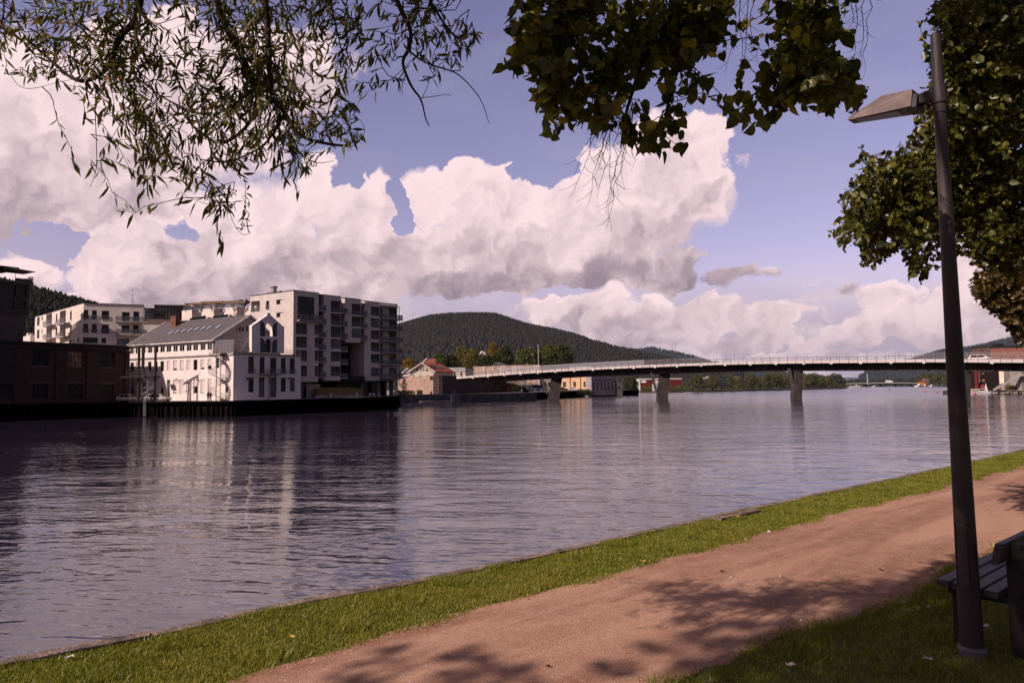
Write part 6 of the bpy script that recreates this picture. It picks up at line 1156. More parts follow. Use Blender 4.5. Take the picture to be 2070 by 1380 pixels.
# ---- people -------------------------------------------------------------------------
def person(loc,rz,label,shirt,trousers,hair,walk=.0,h=1.75,cat='person'):
    o=thing('person',label,cat,loc,rz); k=h/1.75
    J={'pel':(0,0,.95),'ch':(0.02,0,1.32),'nk':(.03,0,1.50),'hd':(.05,0,1.58),'sl':(0.02,.19,1.42),'sr':(0.02,-.19,1.42),'el':(-.05+walk*.12,.25,1.14),'er':(-.05-walk*.12,-.25,1.14),'wl':(.06+walk*.25,.26,.90),'wr':(.06-walk*.2,-.26,.90),
       'hl':(0,.10,.90),'hr':(0,-.10,.90),'kl':(.04-walk*.18,.11,.50),'kr':(.04+walk*.22,-.11,.50),'al':(-walk*.38,.11,.08),'ar':(walk*.30,-.11,.08),'tl':(.16-walk*.36,.12,.04),'tr':(.16+walk*.30,-.12,.04)}
    E=[('pel','ch'),('ch','nk'),('nk','hd'),('ch','sl'),('ch','sr'),('sl','el'),('sr','er'),('el','wl'),('er','wr'),('pel','hl'),('pel','hr'),('hl','kl'),('hr','kr'),('kl','al'),('kr','ar'),('al','tl'),('ar','tr')]
    R={'pel':.14,'ch':.15,'nk':.06,'hd':.06,'sl':.07,'sr':.07,'el':.05,'er':.05,'wl':.035,'wr':.035,'hl':.10,'hr':.10,'kl':.065,'kr':.065,'al':.045,'ar':.045,'tl':.035,'tr':.035}
    def limb(name,edges,m,par,grow=0):
        mb=MB()
        for a,b in edges:
            A=Vector(J[a])*k;B=Vector(J[b])*k; mb.cyl(A,B,(R[a]+grow)*k,(R[b]+grow)*k,8); mb.sphere(A,(R[a]+grow)*k,8,6); mb.sphere(B,(R[b]+grow)*k,8,6)
        return mb
    # body: one continuous skinned surface
    names=list(J); me=bpy.data.meshes.new('body'); me.from_pydata([Vector(J[n_])*k for n_ in names]+[(.055*k,0,1.66*k)],[(names.index(a),names.index(b)) for a,b in E]+[(names.index('hd'),len(names))],[]); b=link('body',me,mat('skin',(.45,.25,.18),.6),o,True)
    md=b.modifiers.new('skin','SKIN'); 
    for i,n_ in enumerate(names): me.skin_vertices[0].data[i].radius=(R[n_]*k,)*2; me.skin_vertices[0].data[i].use_root=(n_=='pel')
    me.skin_vertices[0].data[len(names)].radius=(.095*k,.085*k); b.modifiers.new('sub','SUBSURF').levels=1
    me.polygons
    limb('shirt',[('pel','ch'),('ch','sl'),('ch','sr'),('sl','el'),('sr','er'),('el','wl'),('er','wr')],shirt,o,.012).build('jacket',shirt,o,True)
    limb('trousers',[('pel','hl'),('pel','hr'),('hl','kl'),('hr','kr'),('kl','al'),('kr','ar')],trousers,o,.015).build('trousers',trousers,o,True)
    mb=MB(); mb.sphere((.035*k,0,1.69*k),.105*k,10,7,1.1); mb.build('hair',hair,o,True)
    return o
BLK=mat('black_cloth',(.02,.02,.022),.9); ORG=mat('orange_cloth',(.60,.16,.04),.8); REDC=mat('red_top',(.35,.05,.06),.8); HAIR=mat('brown_hair',(.05,.03,.02),.8); BLU=mat('blue_jeans',(.05,.06,.10),.9)
p=P(240+890/4.9275,809,141.2); person((p.x,141.3,QZ),2.2,'person in black clothes standing by the spiral stair of the white factory',BLK,BLK,HAIR,0,1.85)
p=P(240+918/4.9275,809,141.2); person((p.x,141.1,QZ),2.9,'person in a red top walking beside the person in black',REDC,BLU,HAIR,.8,1.75)
s=AF.hit(*C3(762,1180),.6)[0]; p=AF.pt(s,.6,QZ); person(p,3.6,'person in an orange jacket walking past the golden grass on the quay',ORG,BLK,HAIR,1.,1.75)
p=P(780+1037/7.96,763,291); best=min(range(0,200),key=lambda q:abs(((bp(q/4)[0]-CAM).dot(_r)/(bp(q/4)[0]-CAM).dot(_f)*FPX+1035)-910)); p,t,w_=bp(best/4); q=p+w_*1.6; person((q.x,q.y,p.z+.6),.2,'person in dark clothes walking at the left end of the bridge',BLK,BLK,HAIR,.8,1.75)
# ---- far bridge, truck, boats ----------------------------------------------------------
f=Fr((XH(1750,1100),1100.),(1,.0)); fb=thing('distant_bridge','long low road bridge far upstream under the main bridge','bridge',f.pt(0,0,0)); a,b,c,d=f.rect(C12,100,347,1720,368)
mb=MB(); ca=f.hit(*C12(850,343))[1]; N_=24
for i in range(N_):
    s0=a+(b-a)*i/N_; s1=a+(b-a)*(i+1)/N_; z0=c+(ca-c)*math.sin(math.pi*i/N_)*.6; z1=c+(ca-c)*math.sin(math.pi*(i+1)/N_)*.6
    mb.hexa([f.pt(s0,5,z0-.6),f.pt(s1,5,z1-.6),f.pt(s1,-5,z1-.6),f.pt(s0,-5,z0-.6),f.pt(s0,5,z0+1),f.pt(s1,5,z1+1),f.pt(s1,-5,z1+1),f.pt(s0,-5,z0+1)])
mb.build('deck',mat('far_bridge_concrete',(.34,.33,.30),.8,haze=.03),fb)
for x in (335,640,948,1260,1580): s,_=f.hit(*C12(x,400)); mb=MB(); mb.box(f,s-.5,s+.5,-4,4,-1,c-.6); mb.build('pier',mat('far_pier',(.06,.055,.06),.8,haze=.02),fb)
s,z=f.hit(*C12(1100,345)); tk=thing('box_truck','white box truck driving over the distant bridge','truck',f.pt(s,0,c+1.4)); mb=MB(); mb.box(f,s-4,s+3.6,-1.3,1.3,c+2.0,c+5.2); mb.build('cargo_box',WPNT,tk); mb=MB(); mb.box(f,s+3.7,s+6,-1.2,1.2,c+2.0,c+4.2); mb.build('cab',WPNT,tk); mb=MB()
for q in (-3,-2,4.8): mb.cyl(f.pt(s+q,1.3,c+1.9),f.pt(s+q,-1.3,c+1.9),.5,n=10)
mb.build('wheels',TYRE,tk)
mb=MB(); p=P(1754,775,1250); mb.cyl((p.x,1250,2),(p.x,1250,P(1754,755,1250).z),.9,.8,8); tag(mb.build('chimney_mast',mat('far_mast',(.45,.42,.45),.8,haze=.05)),'slim pale chimney mast behind the distant bridge','mast')
mb=MB(); a_=P(1745,764,1250); b_=P(1740.5,754,1250); mb.cyl(a_,b_,.25,.15,4); tag(mb.build('crane_jib',GREYM),'thin dark crane jib leaning left of the pale mast','crane')
def boat(px,py,Y,L_,label,rz=0,group=None,name='motor_boat'):
    p=P(px,py,Y); o=thing(name,label,'boat',(p.x,Y,0),rz,group); n=9; ring=[]
    for z,sc_ in ((-.15,.82),(.25*L_/5,.95),(.62*L_/5,1.0)):
        r=[]
        for i in range(n): t=i/(n-1); x=-L_/2+L_*t+ (0.1*L_ if sc_==1 and i==n-1 else 0); w_=L_*.17*sc_*(1 if t<.55 else math.sqrt(max(0,1-((t-.55)/.45)**2))); r.append((x,w_,z+ (.1*L_/5*t)))
        ring.append(r+[(x,-w_,z_) for x,w_,z_ in reversed(r)])
    m2=2*n; vs=[v for r in ring for v in r]; fs=[(i*m2+k,i*m2+(k+1)%m2,(i+1)*m2+(k+1)%m2,(i+1)*m2+k) for i in range(2) for k in range(m2)]+[tuple(range(2*m2,3*m2))]
    mb=MB(); mb.add(vs,fs); mb.build('hull',WPNT,o,True); s=L_/5; z=.68*s
    mb=MB(); mb.prism([(-.9*s,-.6*s,z),(1.3*s,-.5*s,z+.08*s),(.35*s,-.45*s,z+.62*s),(-.7*s,-.5*s,z+.62*s)],[(-.9*s,.6*s,z),(1.3*s,.5*s,z+.08*s),(.35*s,.45*s,z+.62*s),(-.7*s,.5*s,z+.62*s)]); cb=mb.build('cabin',WPNT,o,True)
    mb=MB(); mb.prism([(-.6*s,-.62*s,z+.2*s),(.85*s,-.545*s,z+.22*s),(.35*s,-.50*s,z+.52*s),(-.55*s,-.54*s,z+.52*s)],[(-.6*s,.62*s,z+.2*s),(.85*s,.545*s,z+.22*s),(.35*s,.50*s,z+.52*s),(-.55*s,.54*s,z+.52*s)]); mb.build('cabin_window',CGL,cb,True)
    mb=MB(); mb.abox(-L_*.47,L_*.40,-.172*L_,.172*L_,.40*s,.46*s) if L_<3 else mb.abox(-L_*.47,L_*.02,-.173*L_,.173*L_,.44*s,.50*s); mb.build('stripe',DARKM,o,True); return o
pb_=P(1983,795,298); o=boat(1983,795,298,9.2,'white cabin cruiser moored at the right bank behind the bridge pier',math.radians(-6)); mb=MB(); mb.tube([(-4.3,-1.2,1.2),(-3.6,-1.2,2.3),(-1.2,-1.1,2.5)],.06,4); mb.tube([(-4.3,1.2,1.2),(-3.6,1.2,2.3),(-1.2,1.1,2.5)],.06,4); mb.prism([(-4.3,-1.3,1.25),(-3.6,-1.2,2.35),(-1.3,-1.1,2.5),(-1.4,-1.2,1.3)],[(-4.3,1.3,1.25),(-3.6,1.2,2.35),(-1.3,1.1,2.5),(-1.4,1.2,1.3)]); mb.build('canvas_hood',mat('beige_canvas',(.42,.34,.27),.9),o,True)
for i,(x,y,l,lab) in enumerate(((320,410,9,'white boat moored under the left end of the distant bridge'),(445,408,12,'white boat at the distant shore right of the first far pier'),(508,410,8,'small white boat at the distant shore, third from left'),(810,413,8,'small white boat below the middle of the distant bridge'),(1750,415,14,'white boat at the shore left of the orange house'),(2010,420,9,'small white boat at the shore below the far trees'))):
    px,py=C12(x,y); boat(px,py,1060 if i!=4 and i!=5 else 990,l,lab,0.1*i,name='small_boat')
p=C6(858,727); boat(p[0],p[1],700,5,'tiny white boat at the foot of the shoreline trees',.3,name='small_boat')
RB=mat('red_buoy',(.55,.05,.06),.5)
for i,(C,x,y,r_,Y) in enumerate(((C7,945,850,.55,480),(C7,1085,855,.5,440),(C7,1108,849,.4,470),(C7,1203,874,.65,330),(C11,322,1240,.6,262))):
    px,py=C(x,y); hor=783-(px-1035)*.0108; Y=5*FPX/(py-hor)*.98; p=P(px,py,Y); mb=MB(); mb.sphere((p.x,Y,.15),r_*1.1,9,6,.9); mb.cyl((p.x,Y,.3),(p.x,Y,r_*1.6),.08,n=5); tag(mb.build('buoy',RB),['leftmost pink-red buoy on the far water','red buoy second from left on the far water','small red buoy just above and right of the second buoy','red buoy beside the lamp post','red buoy in front of the white cabin cruiser'][i],'buoy')
px,py=C12(1122,515); Y=5*FPX/(py-775); p=P(px,py,Y); mb=MB(); mb.cyl((p.x,Y,-.3),(p.x,Y,2.4*Y/500),.16*Y/500,n=5); mb.sphere((p.x,Y,.1),.35,8,5); tag(mb.build('channel_marker',DARKM),'thin dark channel marker pole standing in the middle of the river','marker')
# orange house and tower
f=Fr((XH(1870,1000),1000.),(1,0)); a,b,c,d=f.rect(C12,1787,335,1870,425); oh=thing('orange_house','small orange house at the far right shore','house',f.pt(a,0,1)); mb=MB(); mb.box(f,a,b,-8,0,.5,d); mb.build('wall',mat('orange_paint',(.55,.26,.08),.8,haze=.02),oh); mb=MB(); z=f.hit(*C12(1800,310))[1]; mb.hexa([f.pt(a-.6,.6,d),f.pt(b+.6,.6,d),f.pt(b+.6,-8.6,d),f.pt(a-.6,-8.6,d),f.pt(a-.6,-3.8,z),f.pt(b+.6,-3.8,z),f.pt(b+.6,-4.2,z),f.pt(a-.6,-4.2,z)]); mb.build('roof',ROOFT,oh)
mb=MB(); r=f.rect(C12,1845,375,1870,420); mb.box(f,r[0],r[1],.01,1,1,r[3]); mb.build('white_porch',TRIM,oh)
a,b,c,d=f.rect(C12,1872,252,1938,405); mb=MB(); mb.box(f,a,b,-8,-.5,c+3,d); mb.box(f,a+.5,b-.5,-7,-1,.5,c+3); tag(mb.build('brown_tower',mat('brown_tower_clad',(.20,.11,.09),.8,haze=.02)),'square brown tower house right of the orange house','building')
# ================================================================== right bank
RQ=[(186,311),(197,309),(199,299),(214,297),(700,260),(800,420),(640,990),(629,985),(205,330)]
rk=[]; rg=np.random.default_rng(8)
mb=MB(); mb.prism([(x,y,-1) for x,y in RQ],[(x,y,1.6) for x,y in RQ]); tag(mb.build('right_bank_ground',mat('right_bank_gravel',(.07,.058,.05),.95,nscale=.5)),kind='structure')
f0=Fr((XH(1965,330),330.),(1,0))
# brick block above the bridge
BBK=brickmat('salmon_brick',(.33,.13,.10),(.27,.10,.075),(.2,.12,.1),bw=.5,bh=.16,ms=.02,axis=(.95,-.3)); BDK=mat('brown_shade_brick',(.125,.075,.07),.85,nscale=.6,namt=.15)  # brown copy of the brick paints the shade on the left face
cn=(XH(1940+703/10.615,332),332.); fl=Fr(cn,(.99,.12)); fs_=Fr(cn,(.80,.60)); 
bbk=thing('brick_block','large brick building with flat roof rising above the right end of the bridge','building',(*cn,1.6)); zt=f0.hit(*C11(900,238))[1]; bb_=fl.hit(*C11(1700,300))[0]
wn_=[fl.rect(C11,x,345,x+32,362) for x in (1015,1240)]
FR_=Fr(cn,(.95,-.31)); bb_=45
wn_=[FR_.rect(C11,x,345,x+32,362) for x in (1015,1240)]
mb=MB(); mb.block(FR_,0,bb_,1.6,zt,0,25,[(*q,.2) for q in wn_]); mb.build('lit_wall',BBK,bbk)
for q in wn_: window(FR_,q,0,.2,bbk,2,1)
LF2=Fr((XH(1940+265/10.615,345),345.),(.86,-.51)); e_=math.hypot(cn[0]-LF2.o[0],cn[1]-LF2.o[1]); LF2=Fr(LF2.o,(cn[0]-LF2.o[0],cn[1]-LF2.o[1])); z2=LF2.hit(*C11(400,238))[1]
mb=MB(); mb.box(LF2,0,e_-.05,-22,.0,1.6,z2); mb.build('shade_side_wing',BDK,bbk); mb=MB(); mb.box(FR_,-.2,bb_,-25,.25,zt,zt+.4); mb.box(LF2,-.2,e_-.2,-22,.25,z2,z2+.35); mb.build('roof_edge',DARKM,bbk)
r=LF2.rect(C11,675,160,775,238,-3); mb=MB(); mb.box(LF2,r[0],r[1],-7,-3,z2,r[3]); mb.build('plant_room',DARKM,bbk)
# dark waterfront houses under the bridge
f=Fr((XH(1963,312),312.),(.97,.1)); dk=thing('dark_waterfront_house','dark timber waterfront house with lit orange windows under the bridge','house',f.pt(0,0,1.6)); a,b,c,d=f.rect(C11,232,760,838,1055); ww=[f.rect(C11,465,770,530,812),f.rect(C11,470,905,540,968)]; mb=MB(); mb.block(f,a,b,1.6,12.5,0,9,[(*q,.2) for q in ww]); mb.build('wall',mat('black_timber',(.028,.020,.020),.8,nscale=2,stretch=(1,1,.2)),dk)
for q in ww: window(f,q,0,.2,dk,2,1,mat('lit_orange_pane',(.45,.20,.07),.5),mat('ochre_frame',(.35,.16,.07),.7))
r=f.rect(C11,320,760,362,1035); mb=MB(); mb.box(f,r[0],r[1],.01,1.2,1.6,12.4); mb.build('red_bay',mat('dark_red_board',(.18,.03,.03),.8),dk); r=f.rect(C11,364,770,408,985); 
for q in (0,.36,.72): z0=r[2]+(r[3]-r[2])*q; mb=MB(); mb.box(f,r[0],r[1],.01,.7,z0,z0+1.5); mb.build('bay_window',mat('pale_bay_glass',(.45,.38,.36),.4),dk)
# white house
f=Fr((XH(1940+962/10.615,300),300.),(.93,.36)); g=Fr(f.o,(.80,-.6)); wh=thing('white_house','white-grey house with a square window right of the dark timber house','house',f.pt(0,0,1.6)); zb0=f.hit(*C11(1000,960))[1]; b=f.hit(*C11(1225,850))[0]; a=g.hit(*C11(850,850))[0]; q=f.rect(C11,1090,790,1190,900)
mb=MB(); mb.block(f,0,b,zb0,12,0,1.2,[(*q,.2)]); mb.build('wall',mat('pale_grey_board',(0,0,0)),wh); window(f,q,0,.2,wh,3,3,GLASS,TRIM); mb=MB(); mb.box(g,a,-.02,-6,0,zb0-1,12); mb.build('lit_wall',CREAM,wh); mb=MB(); mb.box(f,.3,b,-1.5,-.3,1.6,zb0); mb.build('stone_base',CONC,wh)
f2=Fr((XH(2066,296),296.),(1,.2)); mb=MB(); mb.box(f2,0,14,-8,0,1.6,11); mb.build('right_wing',mat('grey_house_wall',(0,0,0)),wh)
p0=P(1940+780/10.615,680+1130/10.615,296); p1=P(1940+1390/10.615,680+800/10.615,294); mb=MB(); mb.hexa([p0+Vector((0,0,-.3)),p1+Vector((0,0,-.3)),p1+Vector((0,2,-.3)),p0+Vector((0,2,-.3)),p0,p1,p1+Vector((0,2,0)),p0+Vector((0,2,0))])
for k_ in range(14): q=p0.lerp(p1,k_/13); mb.cyl(q,q+Vector((0,0,1.1)),.04,n=4)
mb.cyl(p0+Vector((0,0,1.1)),p1+Vector((0,0,1.1)),.05,n=4); tag(mb.build('gangway_stair',CONC),'pale sloping stair with handrail climbing to the right along the white house','stair')
bc_=[]
for i in range(9): p=P(1940+(1090+i*18)/10.615,680+(1110)/10.615,299.5); bc_.append((p.x,299.5+i%3,2.2+.5*(i%2),1.5,1.3,1.2))
tag(canopy('bush',bc_,2200,.18,LT['olive'],None,15),'olive green bush on the right bank beside the white house','bush')
mb=MB(); q=random.Random(4)
for i in range(34): px=2007+i*2.0; Y=297+q.random()*2-(i*.05); p=P(px,794,Y); mb.sphere((p.x,Y,.35+q.random()*.5),.5+q.random()*.7,6,4,.7)
tag(mb.build('shore_rocks',mat('shore_rock',(.30,.25,.22),.9,nscale=1,namt=.3)),'pale boulders along the right shoreline','rocks',kind='stuff')
f=Fr((XH(2044,295),295.),(1,-.05)); a,b,c,d=f.rect(C11,1095,1150,1500,1180); mb=MB(); mb.box(f,a,b,-3,0,c+.4,d); 
for k_ in range(5): mb.cyl(f.pt(a+.5+k_*2.2,-.3,-.5),f.pt(a+.5+k_*2.2,-.3,c+.5),.12,n=6)
tag(mb.build('jetty',PO),'small wooden jetty at the right edge of the picture','jetty')
a=P(1940+1080/10.615,680+1085/10.615,298.5); mb=MB(); mb.tube([a,a+Vector((1.2,0,.25)),a+Vector((3.0,.3,.3)),a+Vector((4.4,.6,.55))],[.05,.28,.28,.05],8); tag(mb.build('kayak',mat('orange_plastic',(.60,.14,.03),.5)),'orange kayak lying on the bank before the white house','kayak')
f=Fr((XH(1987,300),300.),(1,0)); r=f.rect(C11,468,1035,530,1085); mb=MB(); mb.box(f,r[0],r[1],-.6,0,1.6,r[3]); tag(mb.build('red_crate',mat('red_crate_paint',(.42,.06,.05),.6)),'red box on the quay behind the cabin cruiser','box')
f=Fr((XH(1992,299),299.),(1,0)); s,z=f.hit(*C11(558,1000)); mb=MB(); mb.prism([f.pt(s-.7,0,1.6),f.pt(s+.8,0,1.6),f.pt(s-.1,0,z)],[f.pt(s-.7,.1,1.6),f.pt(s+.8,.1,1.6),f.pt(s-.1,.1,z)]); tag(mb.build('folded_sail',TRIM),'small white triangular sail standing beside the red box','sail')
# ================================================================== lamp post
LB=G(1966,1322,GZ); TOPp=P(1891,70,LB.y); axis=(TOPp-LB); LH=axis.length
lamp=thing('street_lamp','tall dark steel park lamp post with one wedge-shaped lamp head','street lamp',LB)
POLE=mat('pole_steel',(.050,.038,.037),.55,metal=.25,nscale=3,namt=.25,spec=.35,bump=.15,bscale=25,stretch=(1,1,.25))
def lp(t): return LB+axis*t
tj=(lp(1).z-P(1893,205,LB.y).z)/axis.z; tj=1-tj
r0=43/2/FPX*LB.y
mb=MB(); mb.cyl(lp(0)+Vector((0,0,-.1)),lp(tj),r0,r0*.50,28); mb.build('pole',POLE,lamp)
mb=MB(); mb.cyl(lp(tj-.01),lp(1),r0*.56,r0*.46,24); mb.cyl(lp(tj-.02),lp(tj+.005),r0*.60,r0*.60,24); mb.build('upper_tube',POLE,lamp)
mb=MB(); mb.cyl(LB+Vector((0,0,-.02)),LB+Vector((0,0,.03)),.088,.084,24); mb.cyl(LB+Vector((0,0,.035)),LB+Vector((0,0,.06)),r0*1.25,r0*1.12,24); mb.build('base_plate',mat('cast_base',(.16,.15,.15),.8,nscale=20),lamp)
# service door on the left side facing the camera
ta=(P(1945,1185,LB.y).z-GZ)/LH; tb=(P(1936,1052,LB.y).z-GZ)/LH; mb=MB(); 
def ringarc(t,rr,a0,a1,n=7): 
    c=lp(t); return [c+Vector((math.cos(a)*rr,math.sin(a)*rr,0)) for a in [a0+(a1-a0)*i/n for i in range(n+1)]]
a0,a1=math.radians(185),math.radians(245); R_=lambda t: r0*(1-.50*t/tj)+.004
lo_=ringarc(ta,R_(ta),a0,a1); hi_=ringarc(tb,R_(tb),a0,a1); n=len(lo_); mb.add(lo_+hi_,[(i,i+1,n+i+1,n+i) for i in range(n-1)]); 
inn=[c-(c-lp(ta)).normalized()*0.02 if False else c for c in lo_]
mb.build('service_door',mat('pole_door',(.075,.058,.054),.55,metal=.25,nscale=5,namt=.15),lamp)
mb=MB(); pts=ringarc(ta,R_(ta)+.002,a0,a1)+list(reversed(ringarc(tb,R_(tb)+.002,a0,a1))); pts.append(pts[0]); mb.tube(pts,.0022,4); mb.build('door_seam',DARKM,lamp)
hd=Vector((-.68,.73,0)).normalized(); sd_=Vector((hd.y,-hd.x,0)); ac=P(1883,190,LB.y)
HEADM=mat('lamp_head_metal',(.16,.12,.11),.45,metal=.3,nscale=6,namt=.15); c0=lp(1-(lp(1).z-ac.z)/axis.z)
mb=MB()
for o_ in (-.022,.022): mb.hexa([c0+sd_*(o_-.014)+Vector((0,0,-.035)),c0+sd_*(o_+.014)+Vector((0,0,-.035)),c0+hd*.20+sd_*(o_+.014)+Vector((0,0,-.045)),c0+hd*.20+sd_*(o_-.014)+Vector((0,0,-.045)),c0+sd_*(o_-.014)+Vector((0,0,.035)),c0+sd_*(o_+.014)+Vector((0,0,.035)),c0+hd*.20+sd_*(o_+.014)+Vector((0,0,.02)),c0+hd*.20+sd_*(o_-.014)+Vector((0,0,.02))])
mb.cyl(c0+Vector((0,0,-.07)),c0+Vector((0,0,.06)),r0*.72,n=20); mb.build('bracket_arm',POLE,lamp)
e0=c0+hd*.15; LN=.45; w_=.105
def hp(x,y,z): return e0+hd*x+sd_*y+Vector((0,0,z+x*.10))
mb=MB(); tl=-.035
V=[hp(0,-w_,-.07),hp(0,w_,-.07),hp(LN,w_*.55,-.075),hp(LN,-w_*.55,-.075), hp(0,-w_*.55,.065),hp(0,w_*.55,.065),hp(.20,w_*.55,.062),hp(.20,-w_*.55,.062), hp(LN,w_*.50,-.055),hp(LN,-w_*.50,-.055)]
mb.add(V,[(0,3,2,1),(0,1,5,4),(4,5,6,7),(7,6,8,9),(9,8,2,3),(0,4,7,9,3),(1,2,8,6,5)]); hdm=mb.build('lamp_head',HEADM,lamp)
mb=MB(); mb.hexa([hp(-.03,-w_*.9,-.075),hp(.05,-w_*.9,-.078),hp(.05,w_*.9,-.078),hp(-.03,w_*.9,-.075),hp(-.03,-w_*.5,.03),hp(-.001,-w_*.5,.03),hp(-.001,w_*.5,.03),hp(-.03,w_*.5,.03)]); mb.build('end_cap',DARKM,hdm)
mb=MB(); mb.add([hp(.10,-w_*.72,-.0775),hp(.10,w_*.72,-.0775),hp(LN*.88,w_*.45,-.0785),hp(LN*.88,-w_*.45,-.0785)],[(0,3,2,1)]); mb.build('lamp_glass',mat('lamp_diffuser',(.34,.29,.28),.2,spec=.6,namt=.03),hdm)
# ================================================================== bench
bd=Vector((.76,.65,0)).normalized(); bn_=Vector((bd.y,-bd.x,0)); A0=G(1892,1169,GZ+.45); A0=Vector((A0.x,A0.y,GZ)); BLN=1.9
PLK=mat('bench_plank',(.06,.048,.052),.55,nscale=14,namt=.3,stretch=(1,1,4),spec=.5,bump=.35,bscale=60); LEG=mat('bench_leg_concrete',(.035,.030,.029),.9,nscale=10,namt=.2,bump=.4)
bench=thing('park_bench','dark wooden slatted park bench seen from behind next to the lamp post','bench',A0+bd*.95)
def bb(name,x0,x1,y0,y1,z0,z1,m,lean=0.,par=None,dz=0.):
    mb=MB(); q=lambda x,y,z: A0+bd*x+bn_*(y+lean*(z-z0))+Vector((0,0,z)); c=.008
    pts=[q(x0,y0,z0),q(x1,y0,z0),q(x1,y1,z0+dz),q(x0,y1,z0+dz),q(x0,y0,z1),q(x1,y0,z1),q(x1,y1,z1+dz),q(x0,y1,z1+dz)]
    mb.hexa(pts); o=mb.build(name,m,par or bench); b=o.modifiers.new('bevel','BEVEL'); b.width=.006; b.segments=2; return o
for i in range(4): bb('seat_slat',0,BLN,i*.094,.084+i*.094,.405-.006*i,.45-.006*i,PLK)
bb('back_slat',-.04,BLN,.345,.390,.615,.755,PLK,.22)
for x in (.13,BLN-.24):
    bb('leg',x,x+.12,.385,.50,-.05,.735,LEG,.0); bb('leg',x,x+.12,.05,.16,-.05,.33,LEG); bb('support',x+.012,x+.108,.02,.384,.33,.384,LEG)
# ================================================================== overhanging trees
def twigline(a,b,droop,r,seg=5,wob=.03):
    pts=[]
    for i in range(seg+1):
        t=i/seg; p=a.lerp(b,t); p=p+Vector((r.uniform(-wob,wob),r.uniform(-wob,wob),r.uniform(-wob,wob)-droop*math.sin(math.pi*t)*-.6)) if 0<i<seg else p; pts.append(p)
    return pts
def leafshape(kind):
    if kind=='lance':   # narrow willow leaf: length 1
        o=[(0,0),(.12,.055),(.35,.105),(.6,.09),(.85,.035),(1,0)]
    elif kind=='heart':
        o=[(0,0),(-.07,.18),(.0,.36),(.16,.47),(.36,.49),(.56,.41),(.74,.27),(.88,.12),(1.08,0)]
    else: o=[(0,0),(.1,.3),(.45,.42),(.8,.25),(1,0)]
    # left half, right half folded along the midrib
    L_=[(x,y) for x,y in o]; n=len(L_); V=[(x,0.,0.) for x in (0.,1.)]
    verts=[(x,y) for x,y in o]; R_=[(x,-y) for x,y in o[1:-1]]
    return verts,R_
def leaves(name,pos,dirs,sizes,kind,m,parent,seed,fold=.35,curl=.12,flat=.0):
    rg=np.random.default_rng(seed); pos=np.array(pos); dirs=np.array(dirs); n=len(pos); dirs/=np.linalg.norm(dirs,axis=1)[:,None]
    up=rg.normal(size=(n,3)); up[:,2]+=flat; s=np.cross(dirs,up); s/=np.linalg.norm(s,axis=1)[:,None]; nn=np.cross(s,dirs); Lh,Rh=leafshape(kind); sz=np.array(sizes)
    k=len(Lh); pts=[(x,y,abs(y)*fold-curl*x*x) for x,y in Lh]+[(x,y,abs(y)*fold-curl*x*x) for x,y in Rh]
    T=np.array(pts); jit=1+rg.normal(0,.045,(n,len(T),1)); V=pos[:,None,:]+(T[None,:,0:1]*jit*dirs[:,None,:]+T[None,:,1:2]*jit*s[:,None,:]+T[None,:,2:3]*nn[:,None,:])*sz[:,None,None]
    # faces: triangles from strip between left outline and midrib
    F=[]; R_idx=[0]+[k+i for i in range(k-2)]+[k-1]
    for side_,ids in ((0,list(range(k))),(1,R_idx)):
        for i in range(1,k-1): 
            tri=(0,ids[i],ids[i+1]) if side_==0 else (0,ids[i+1],ids[i]); F.append(tri)
    F=np.array(F); FF=(np.arange(n)[:,None,None]*len(T)+F[None]).reshape(-1,3); return npmesh(name,V.reshape(-1,3),FF,m,parent)
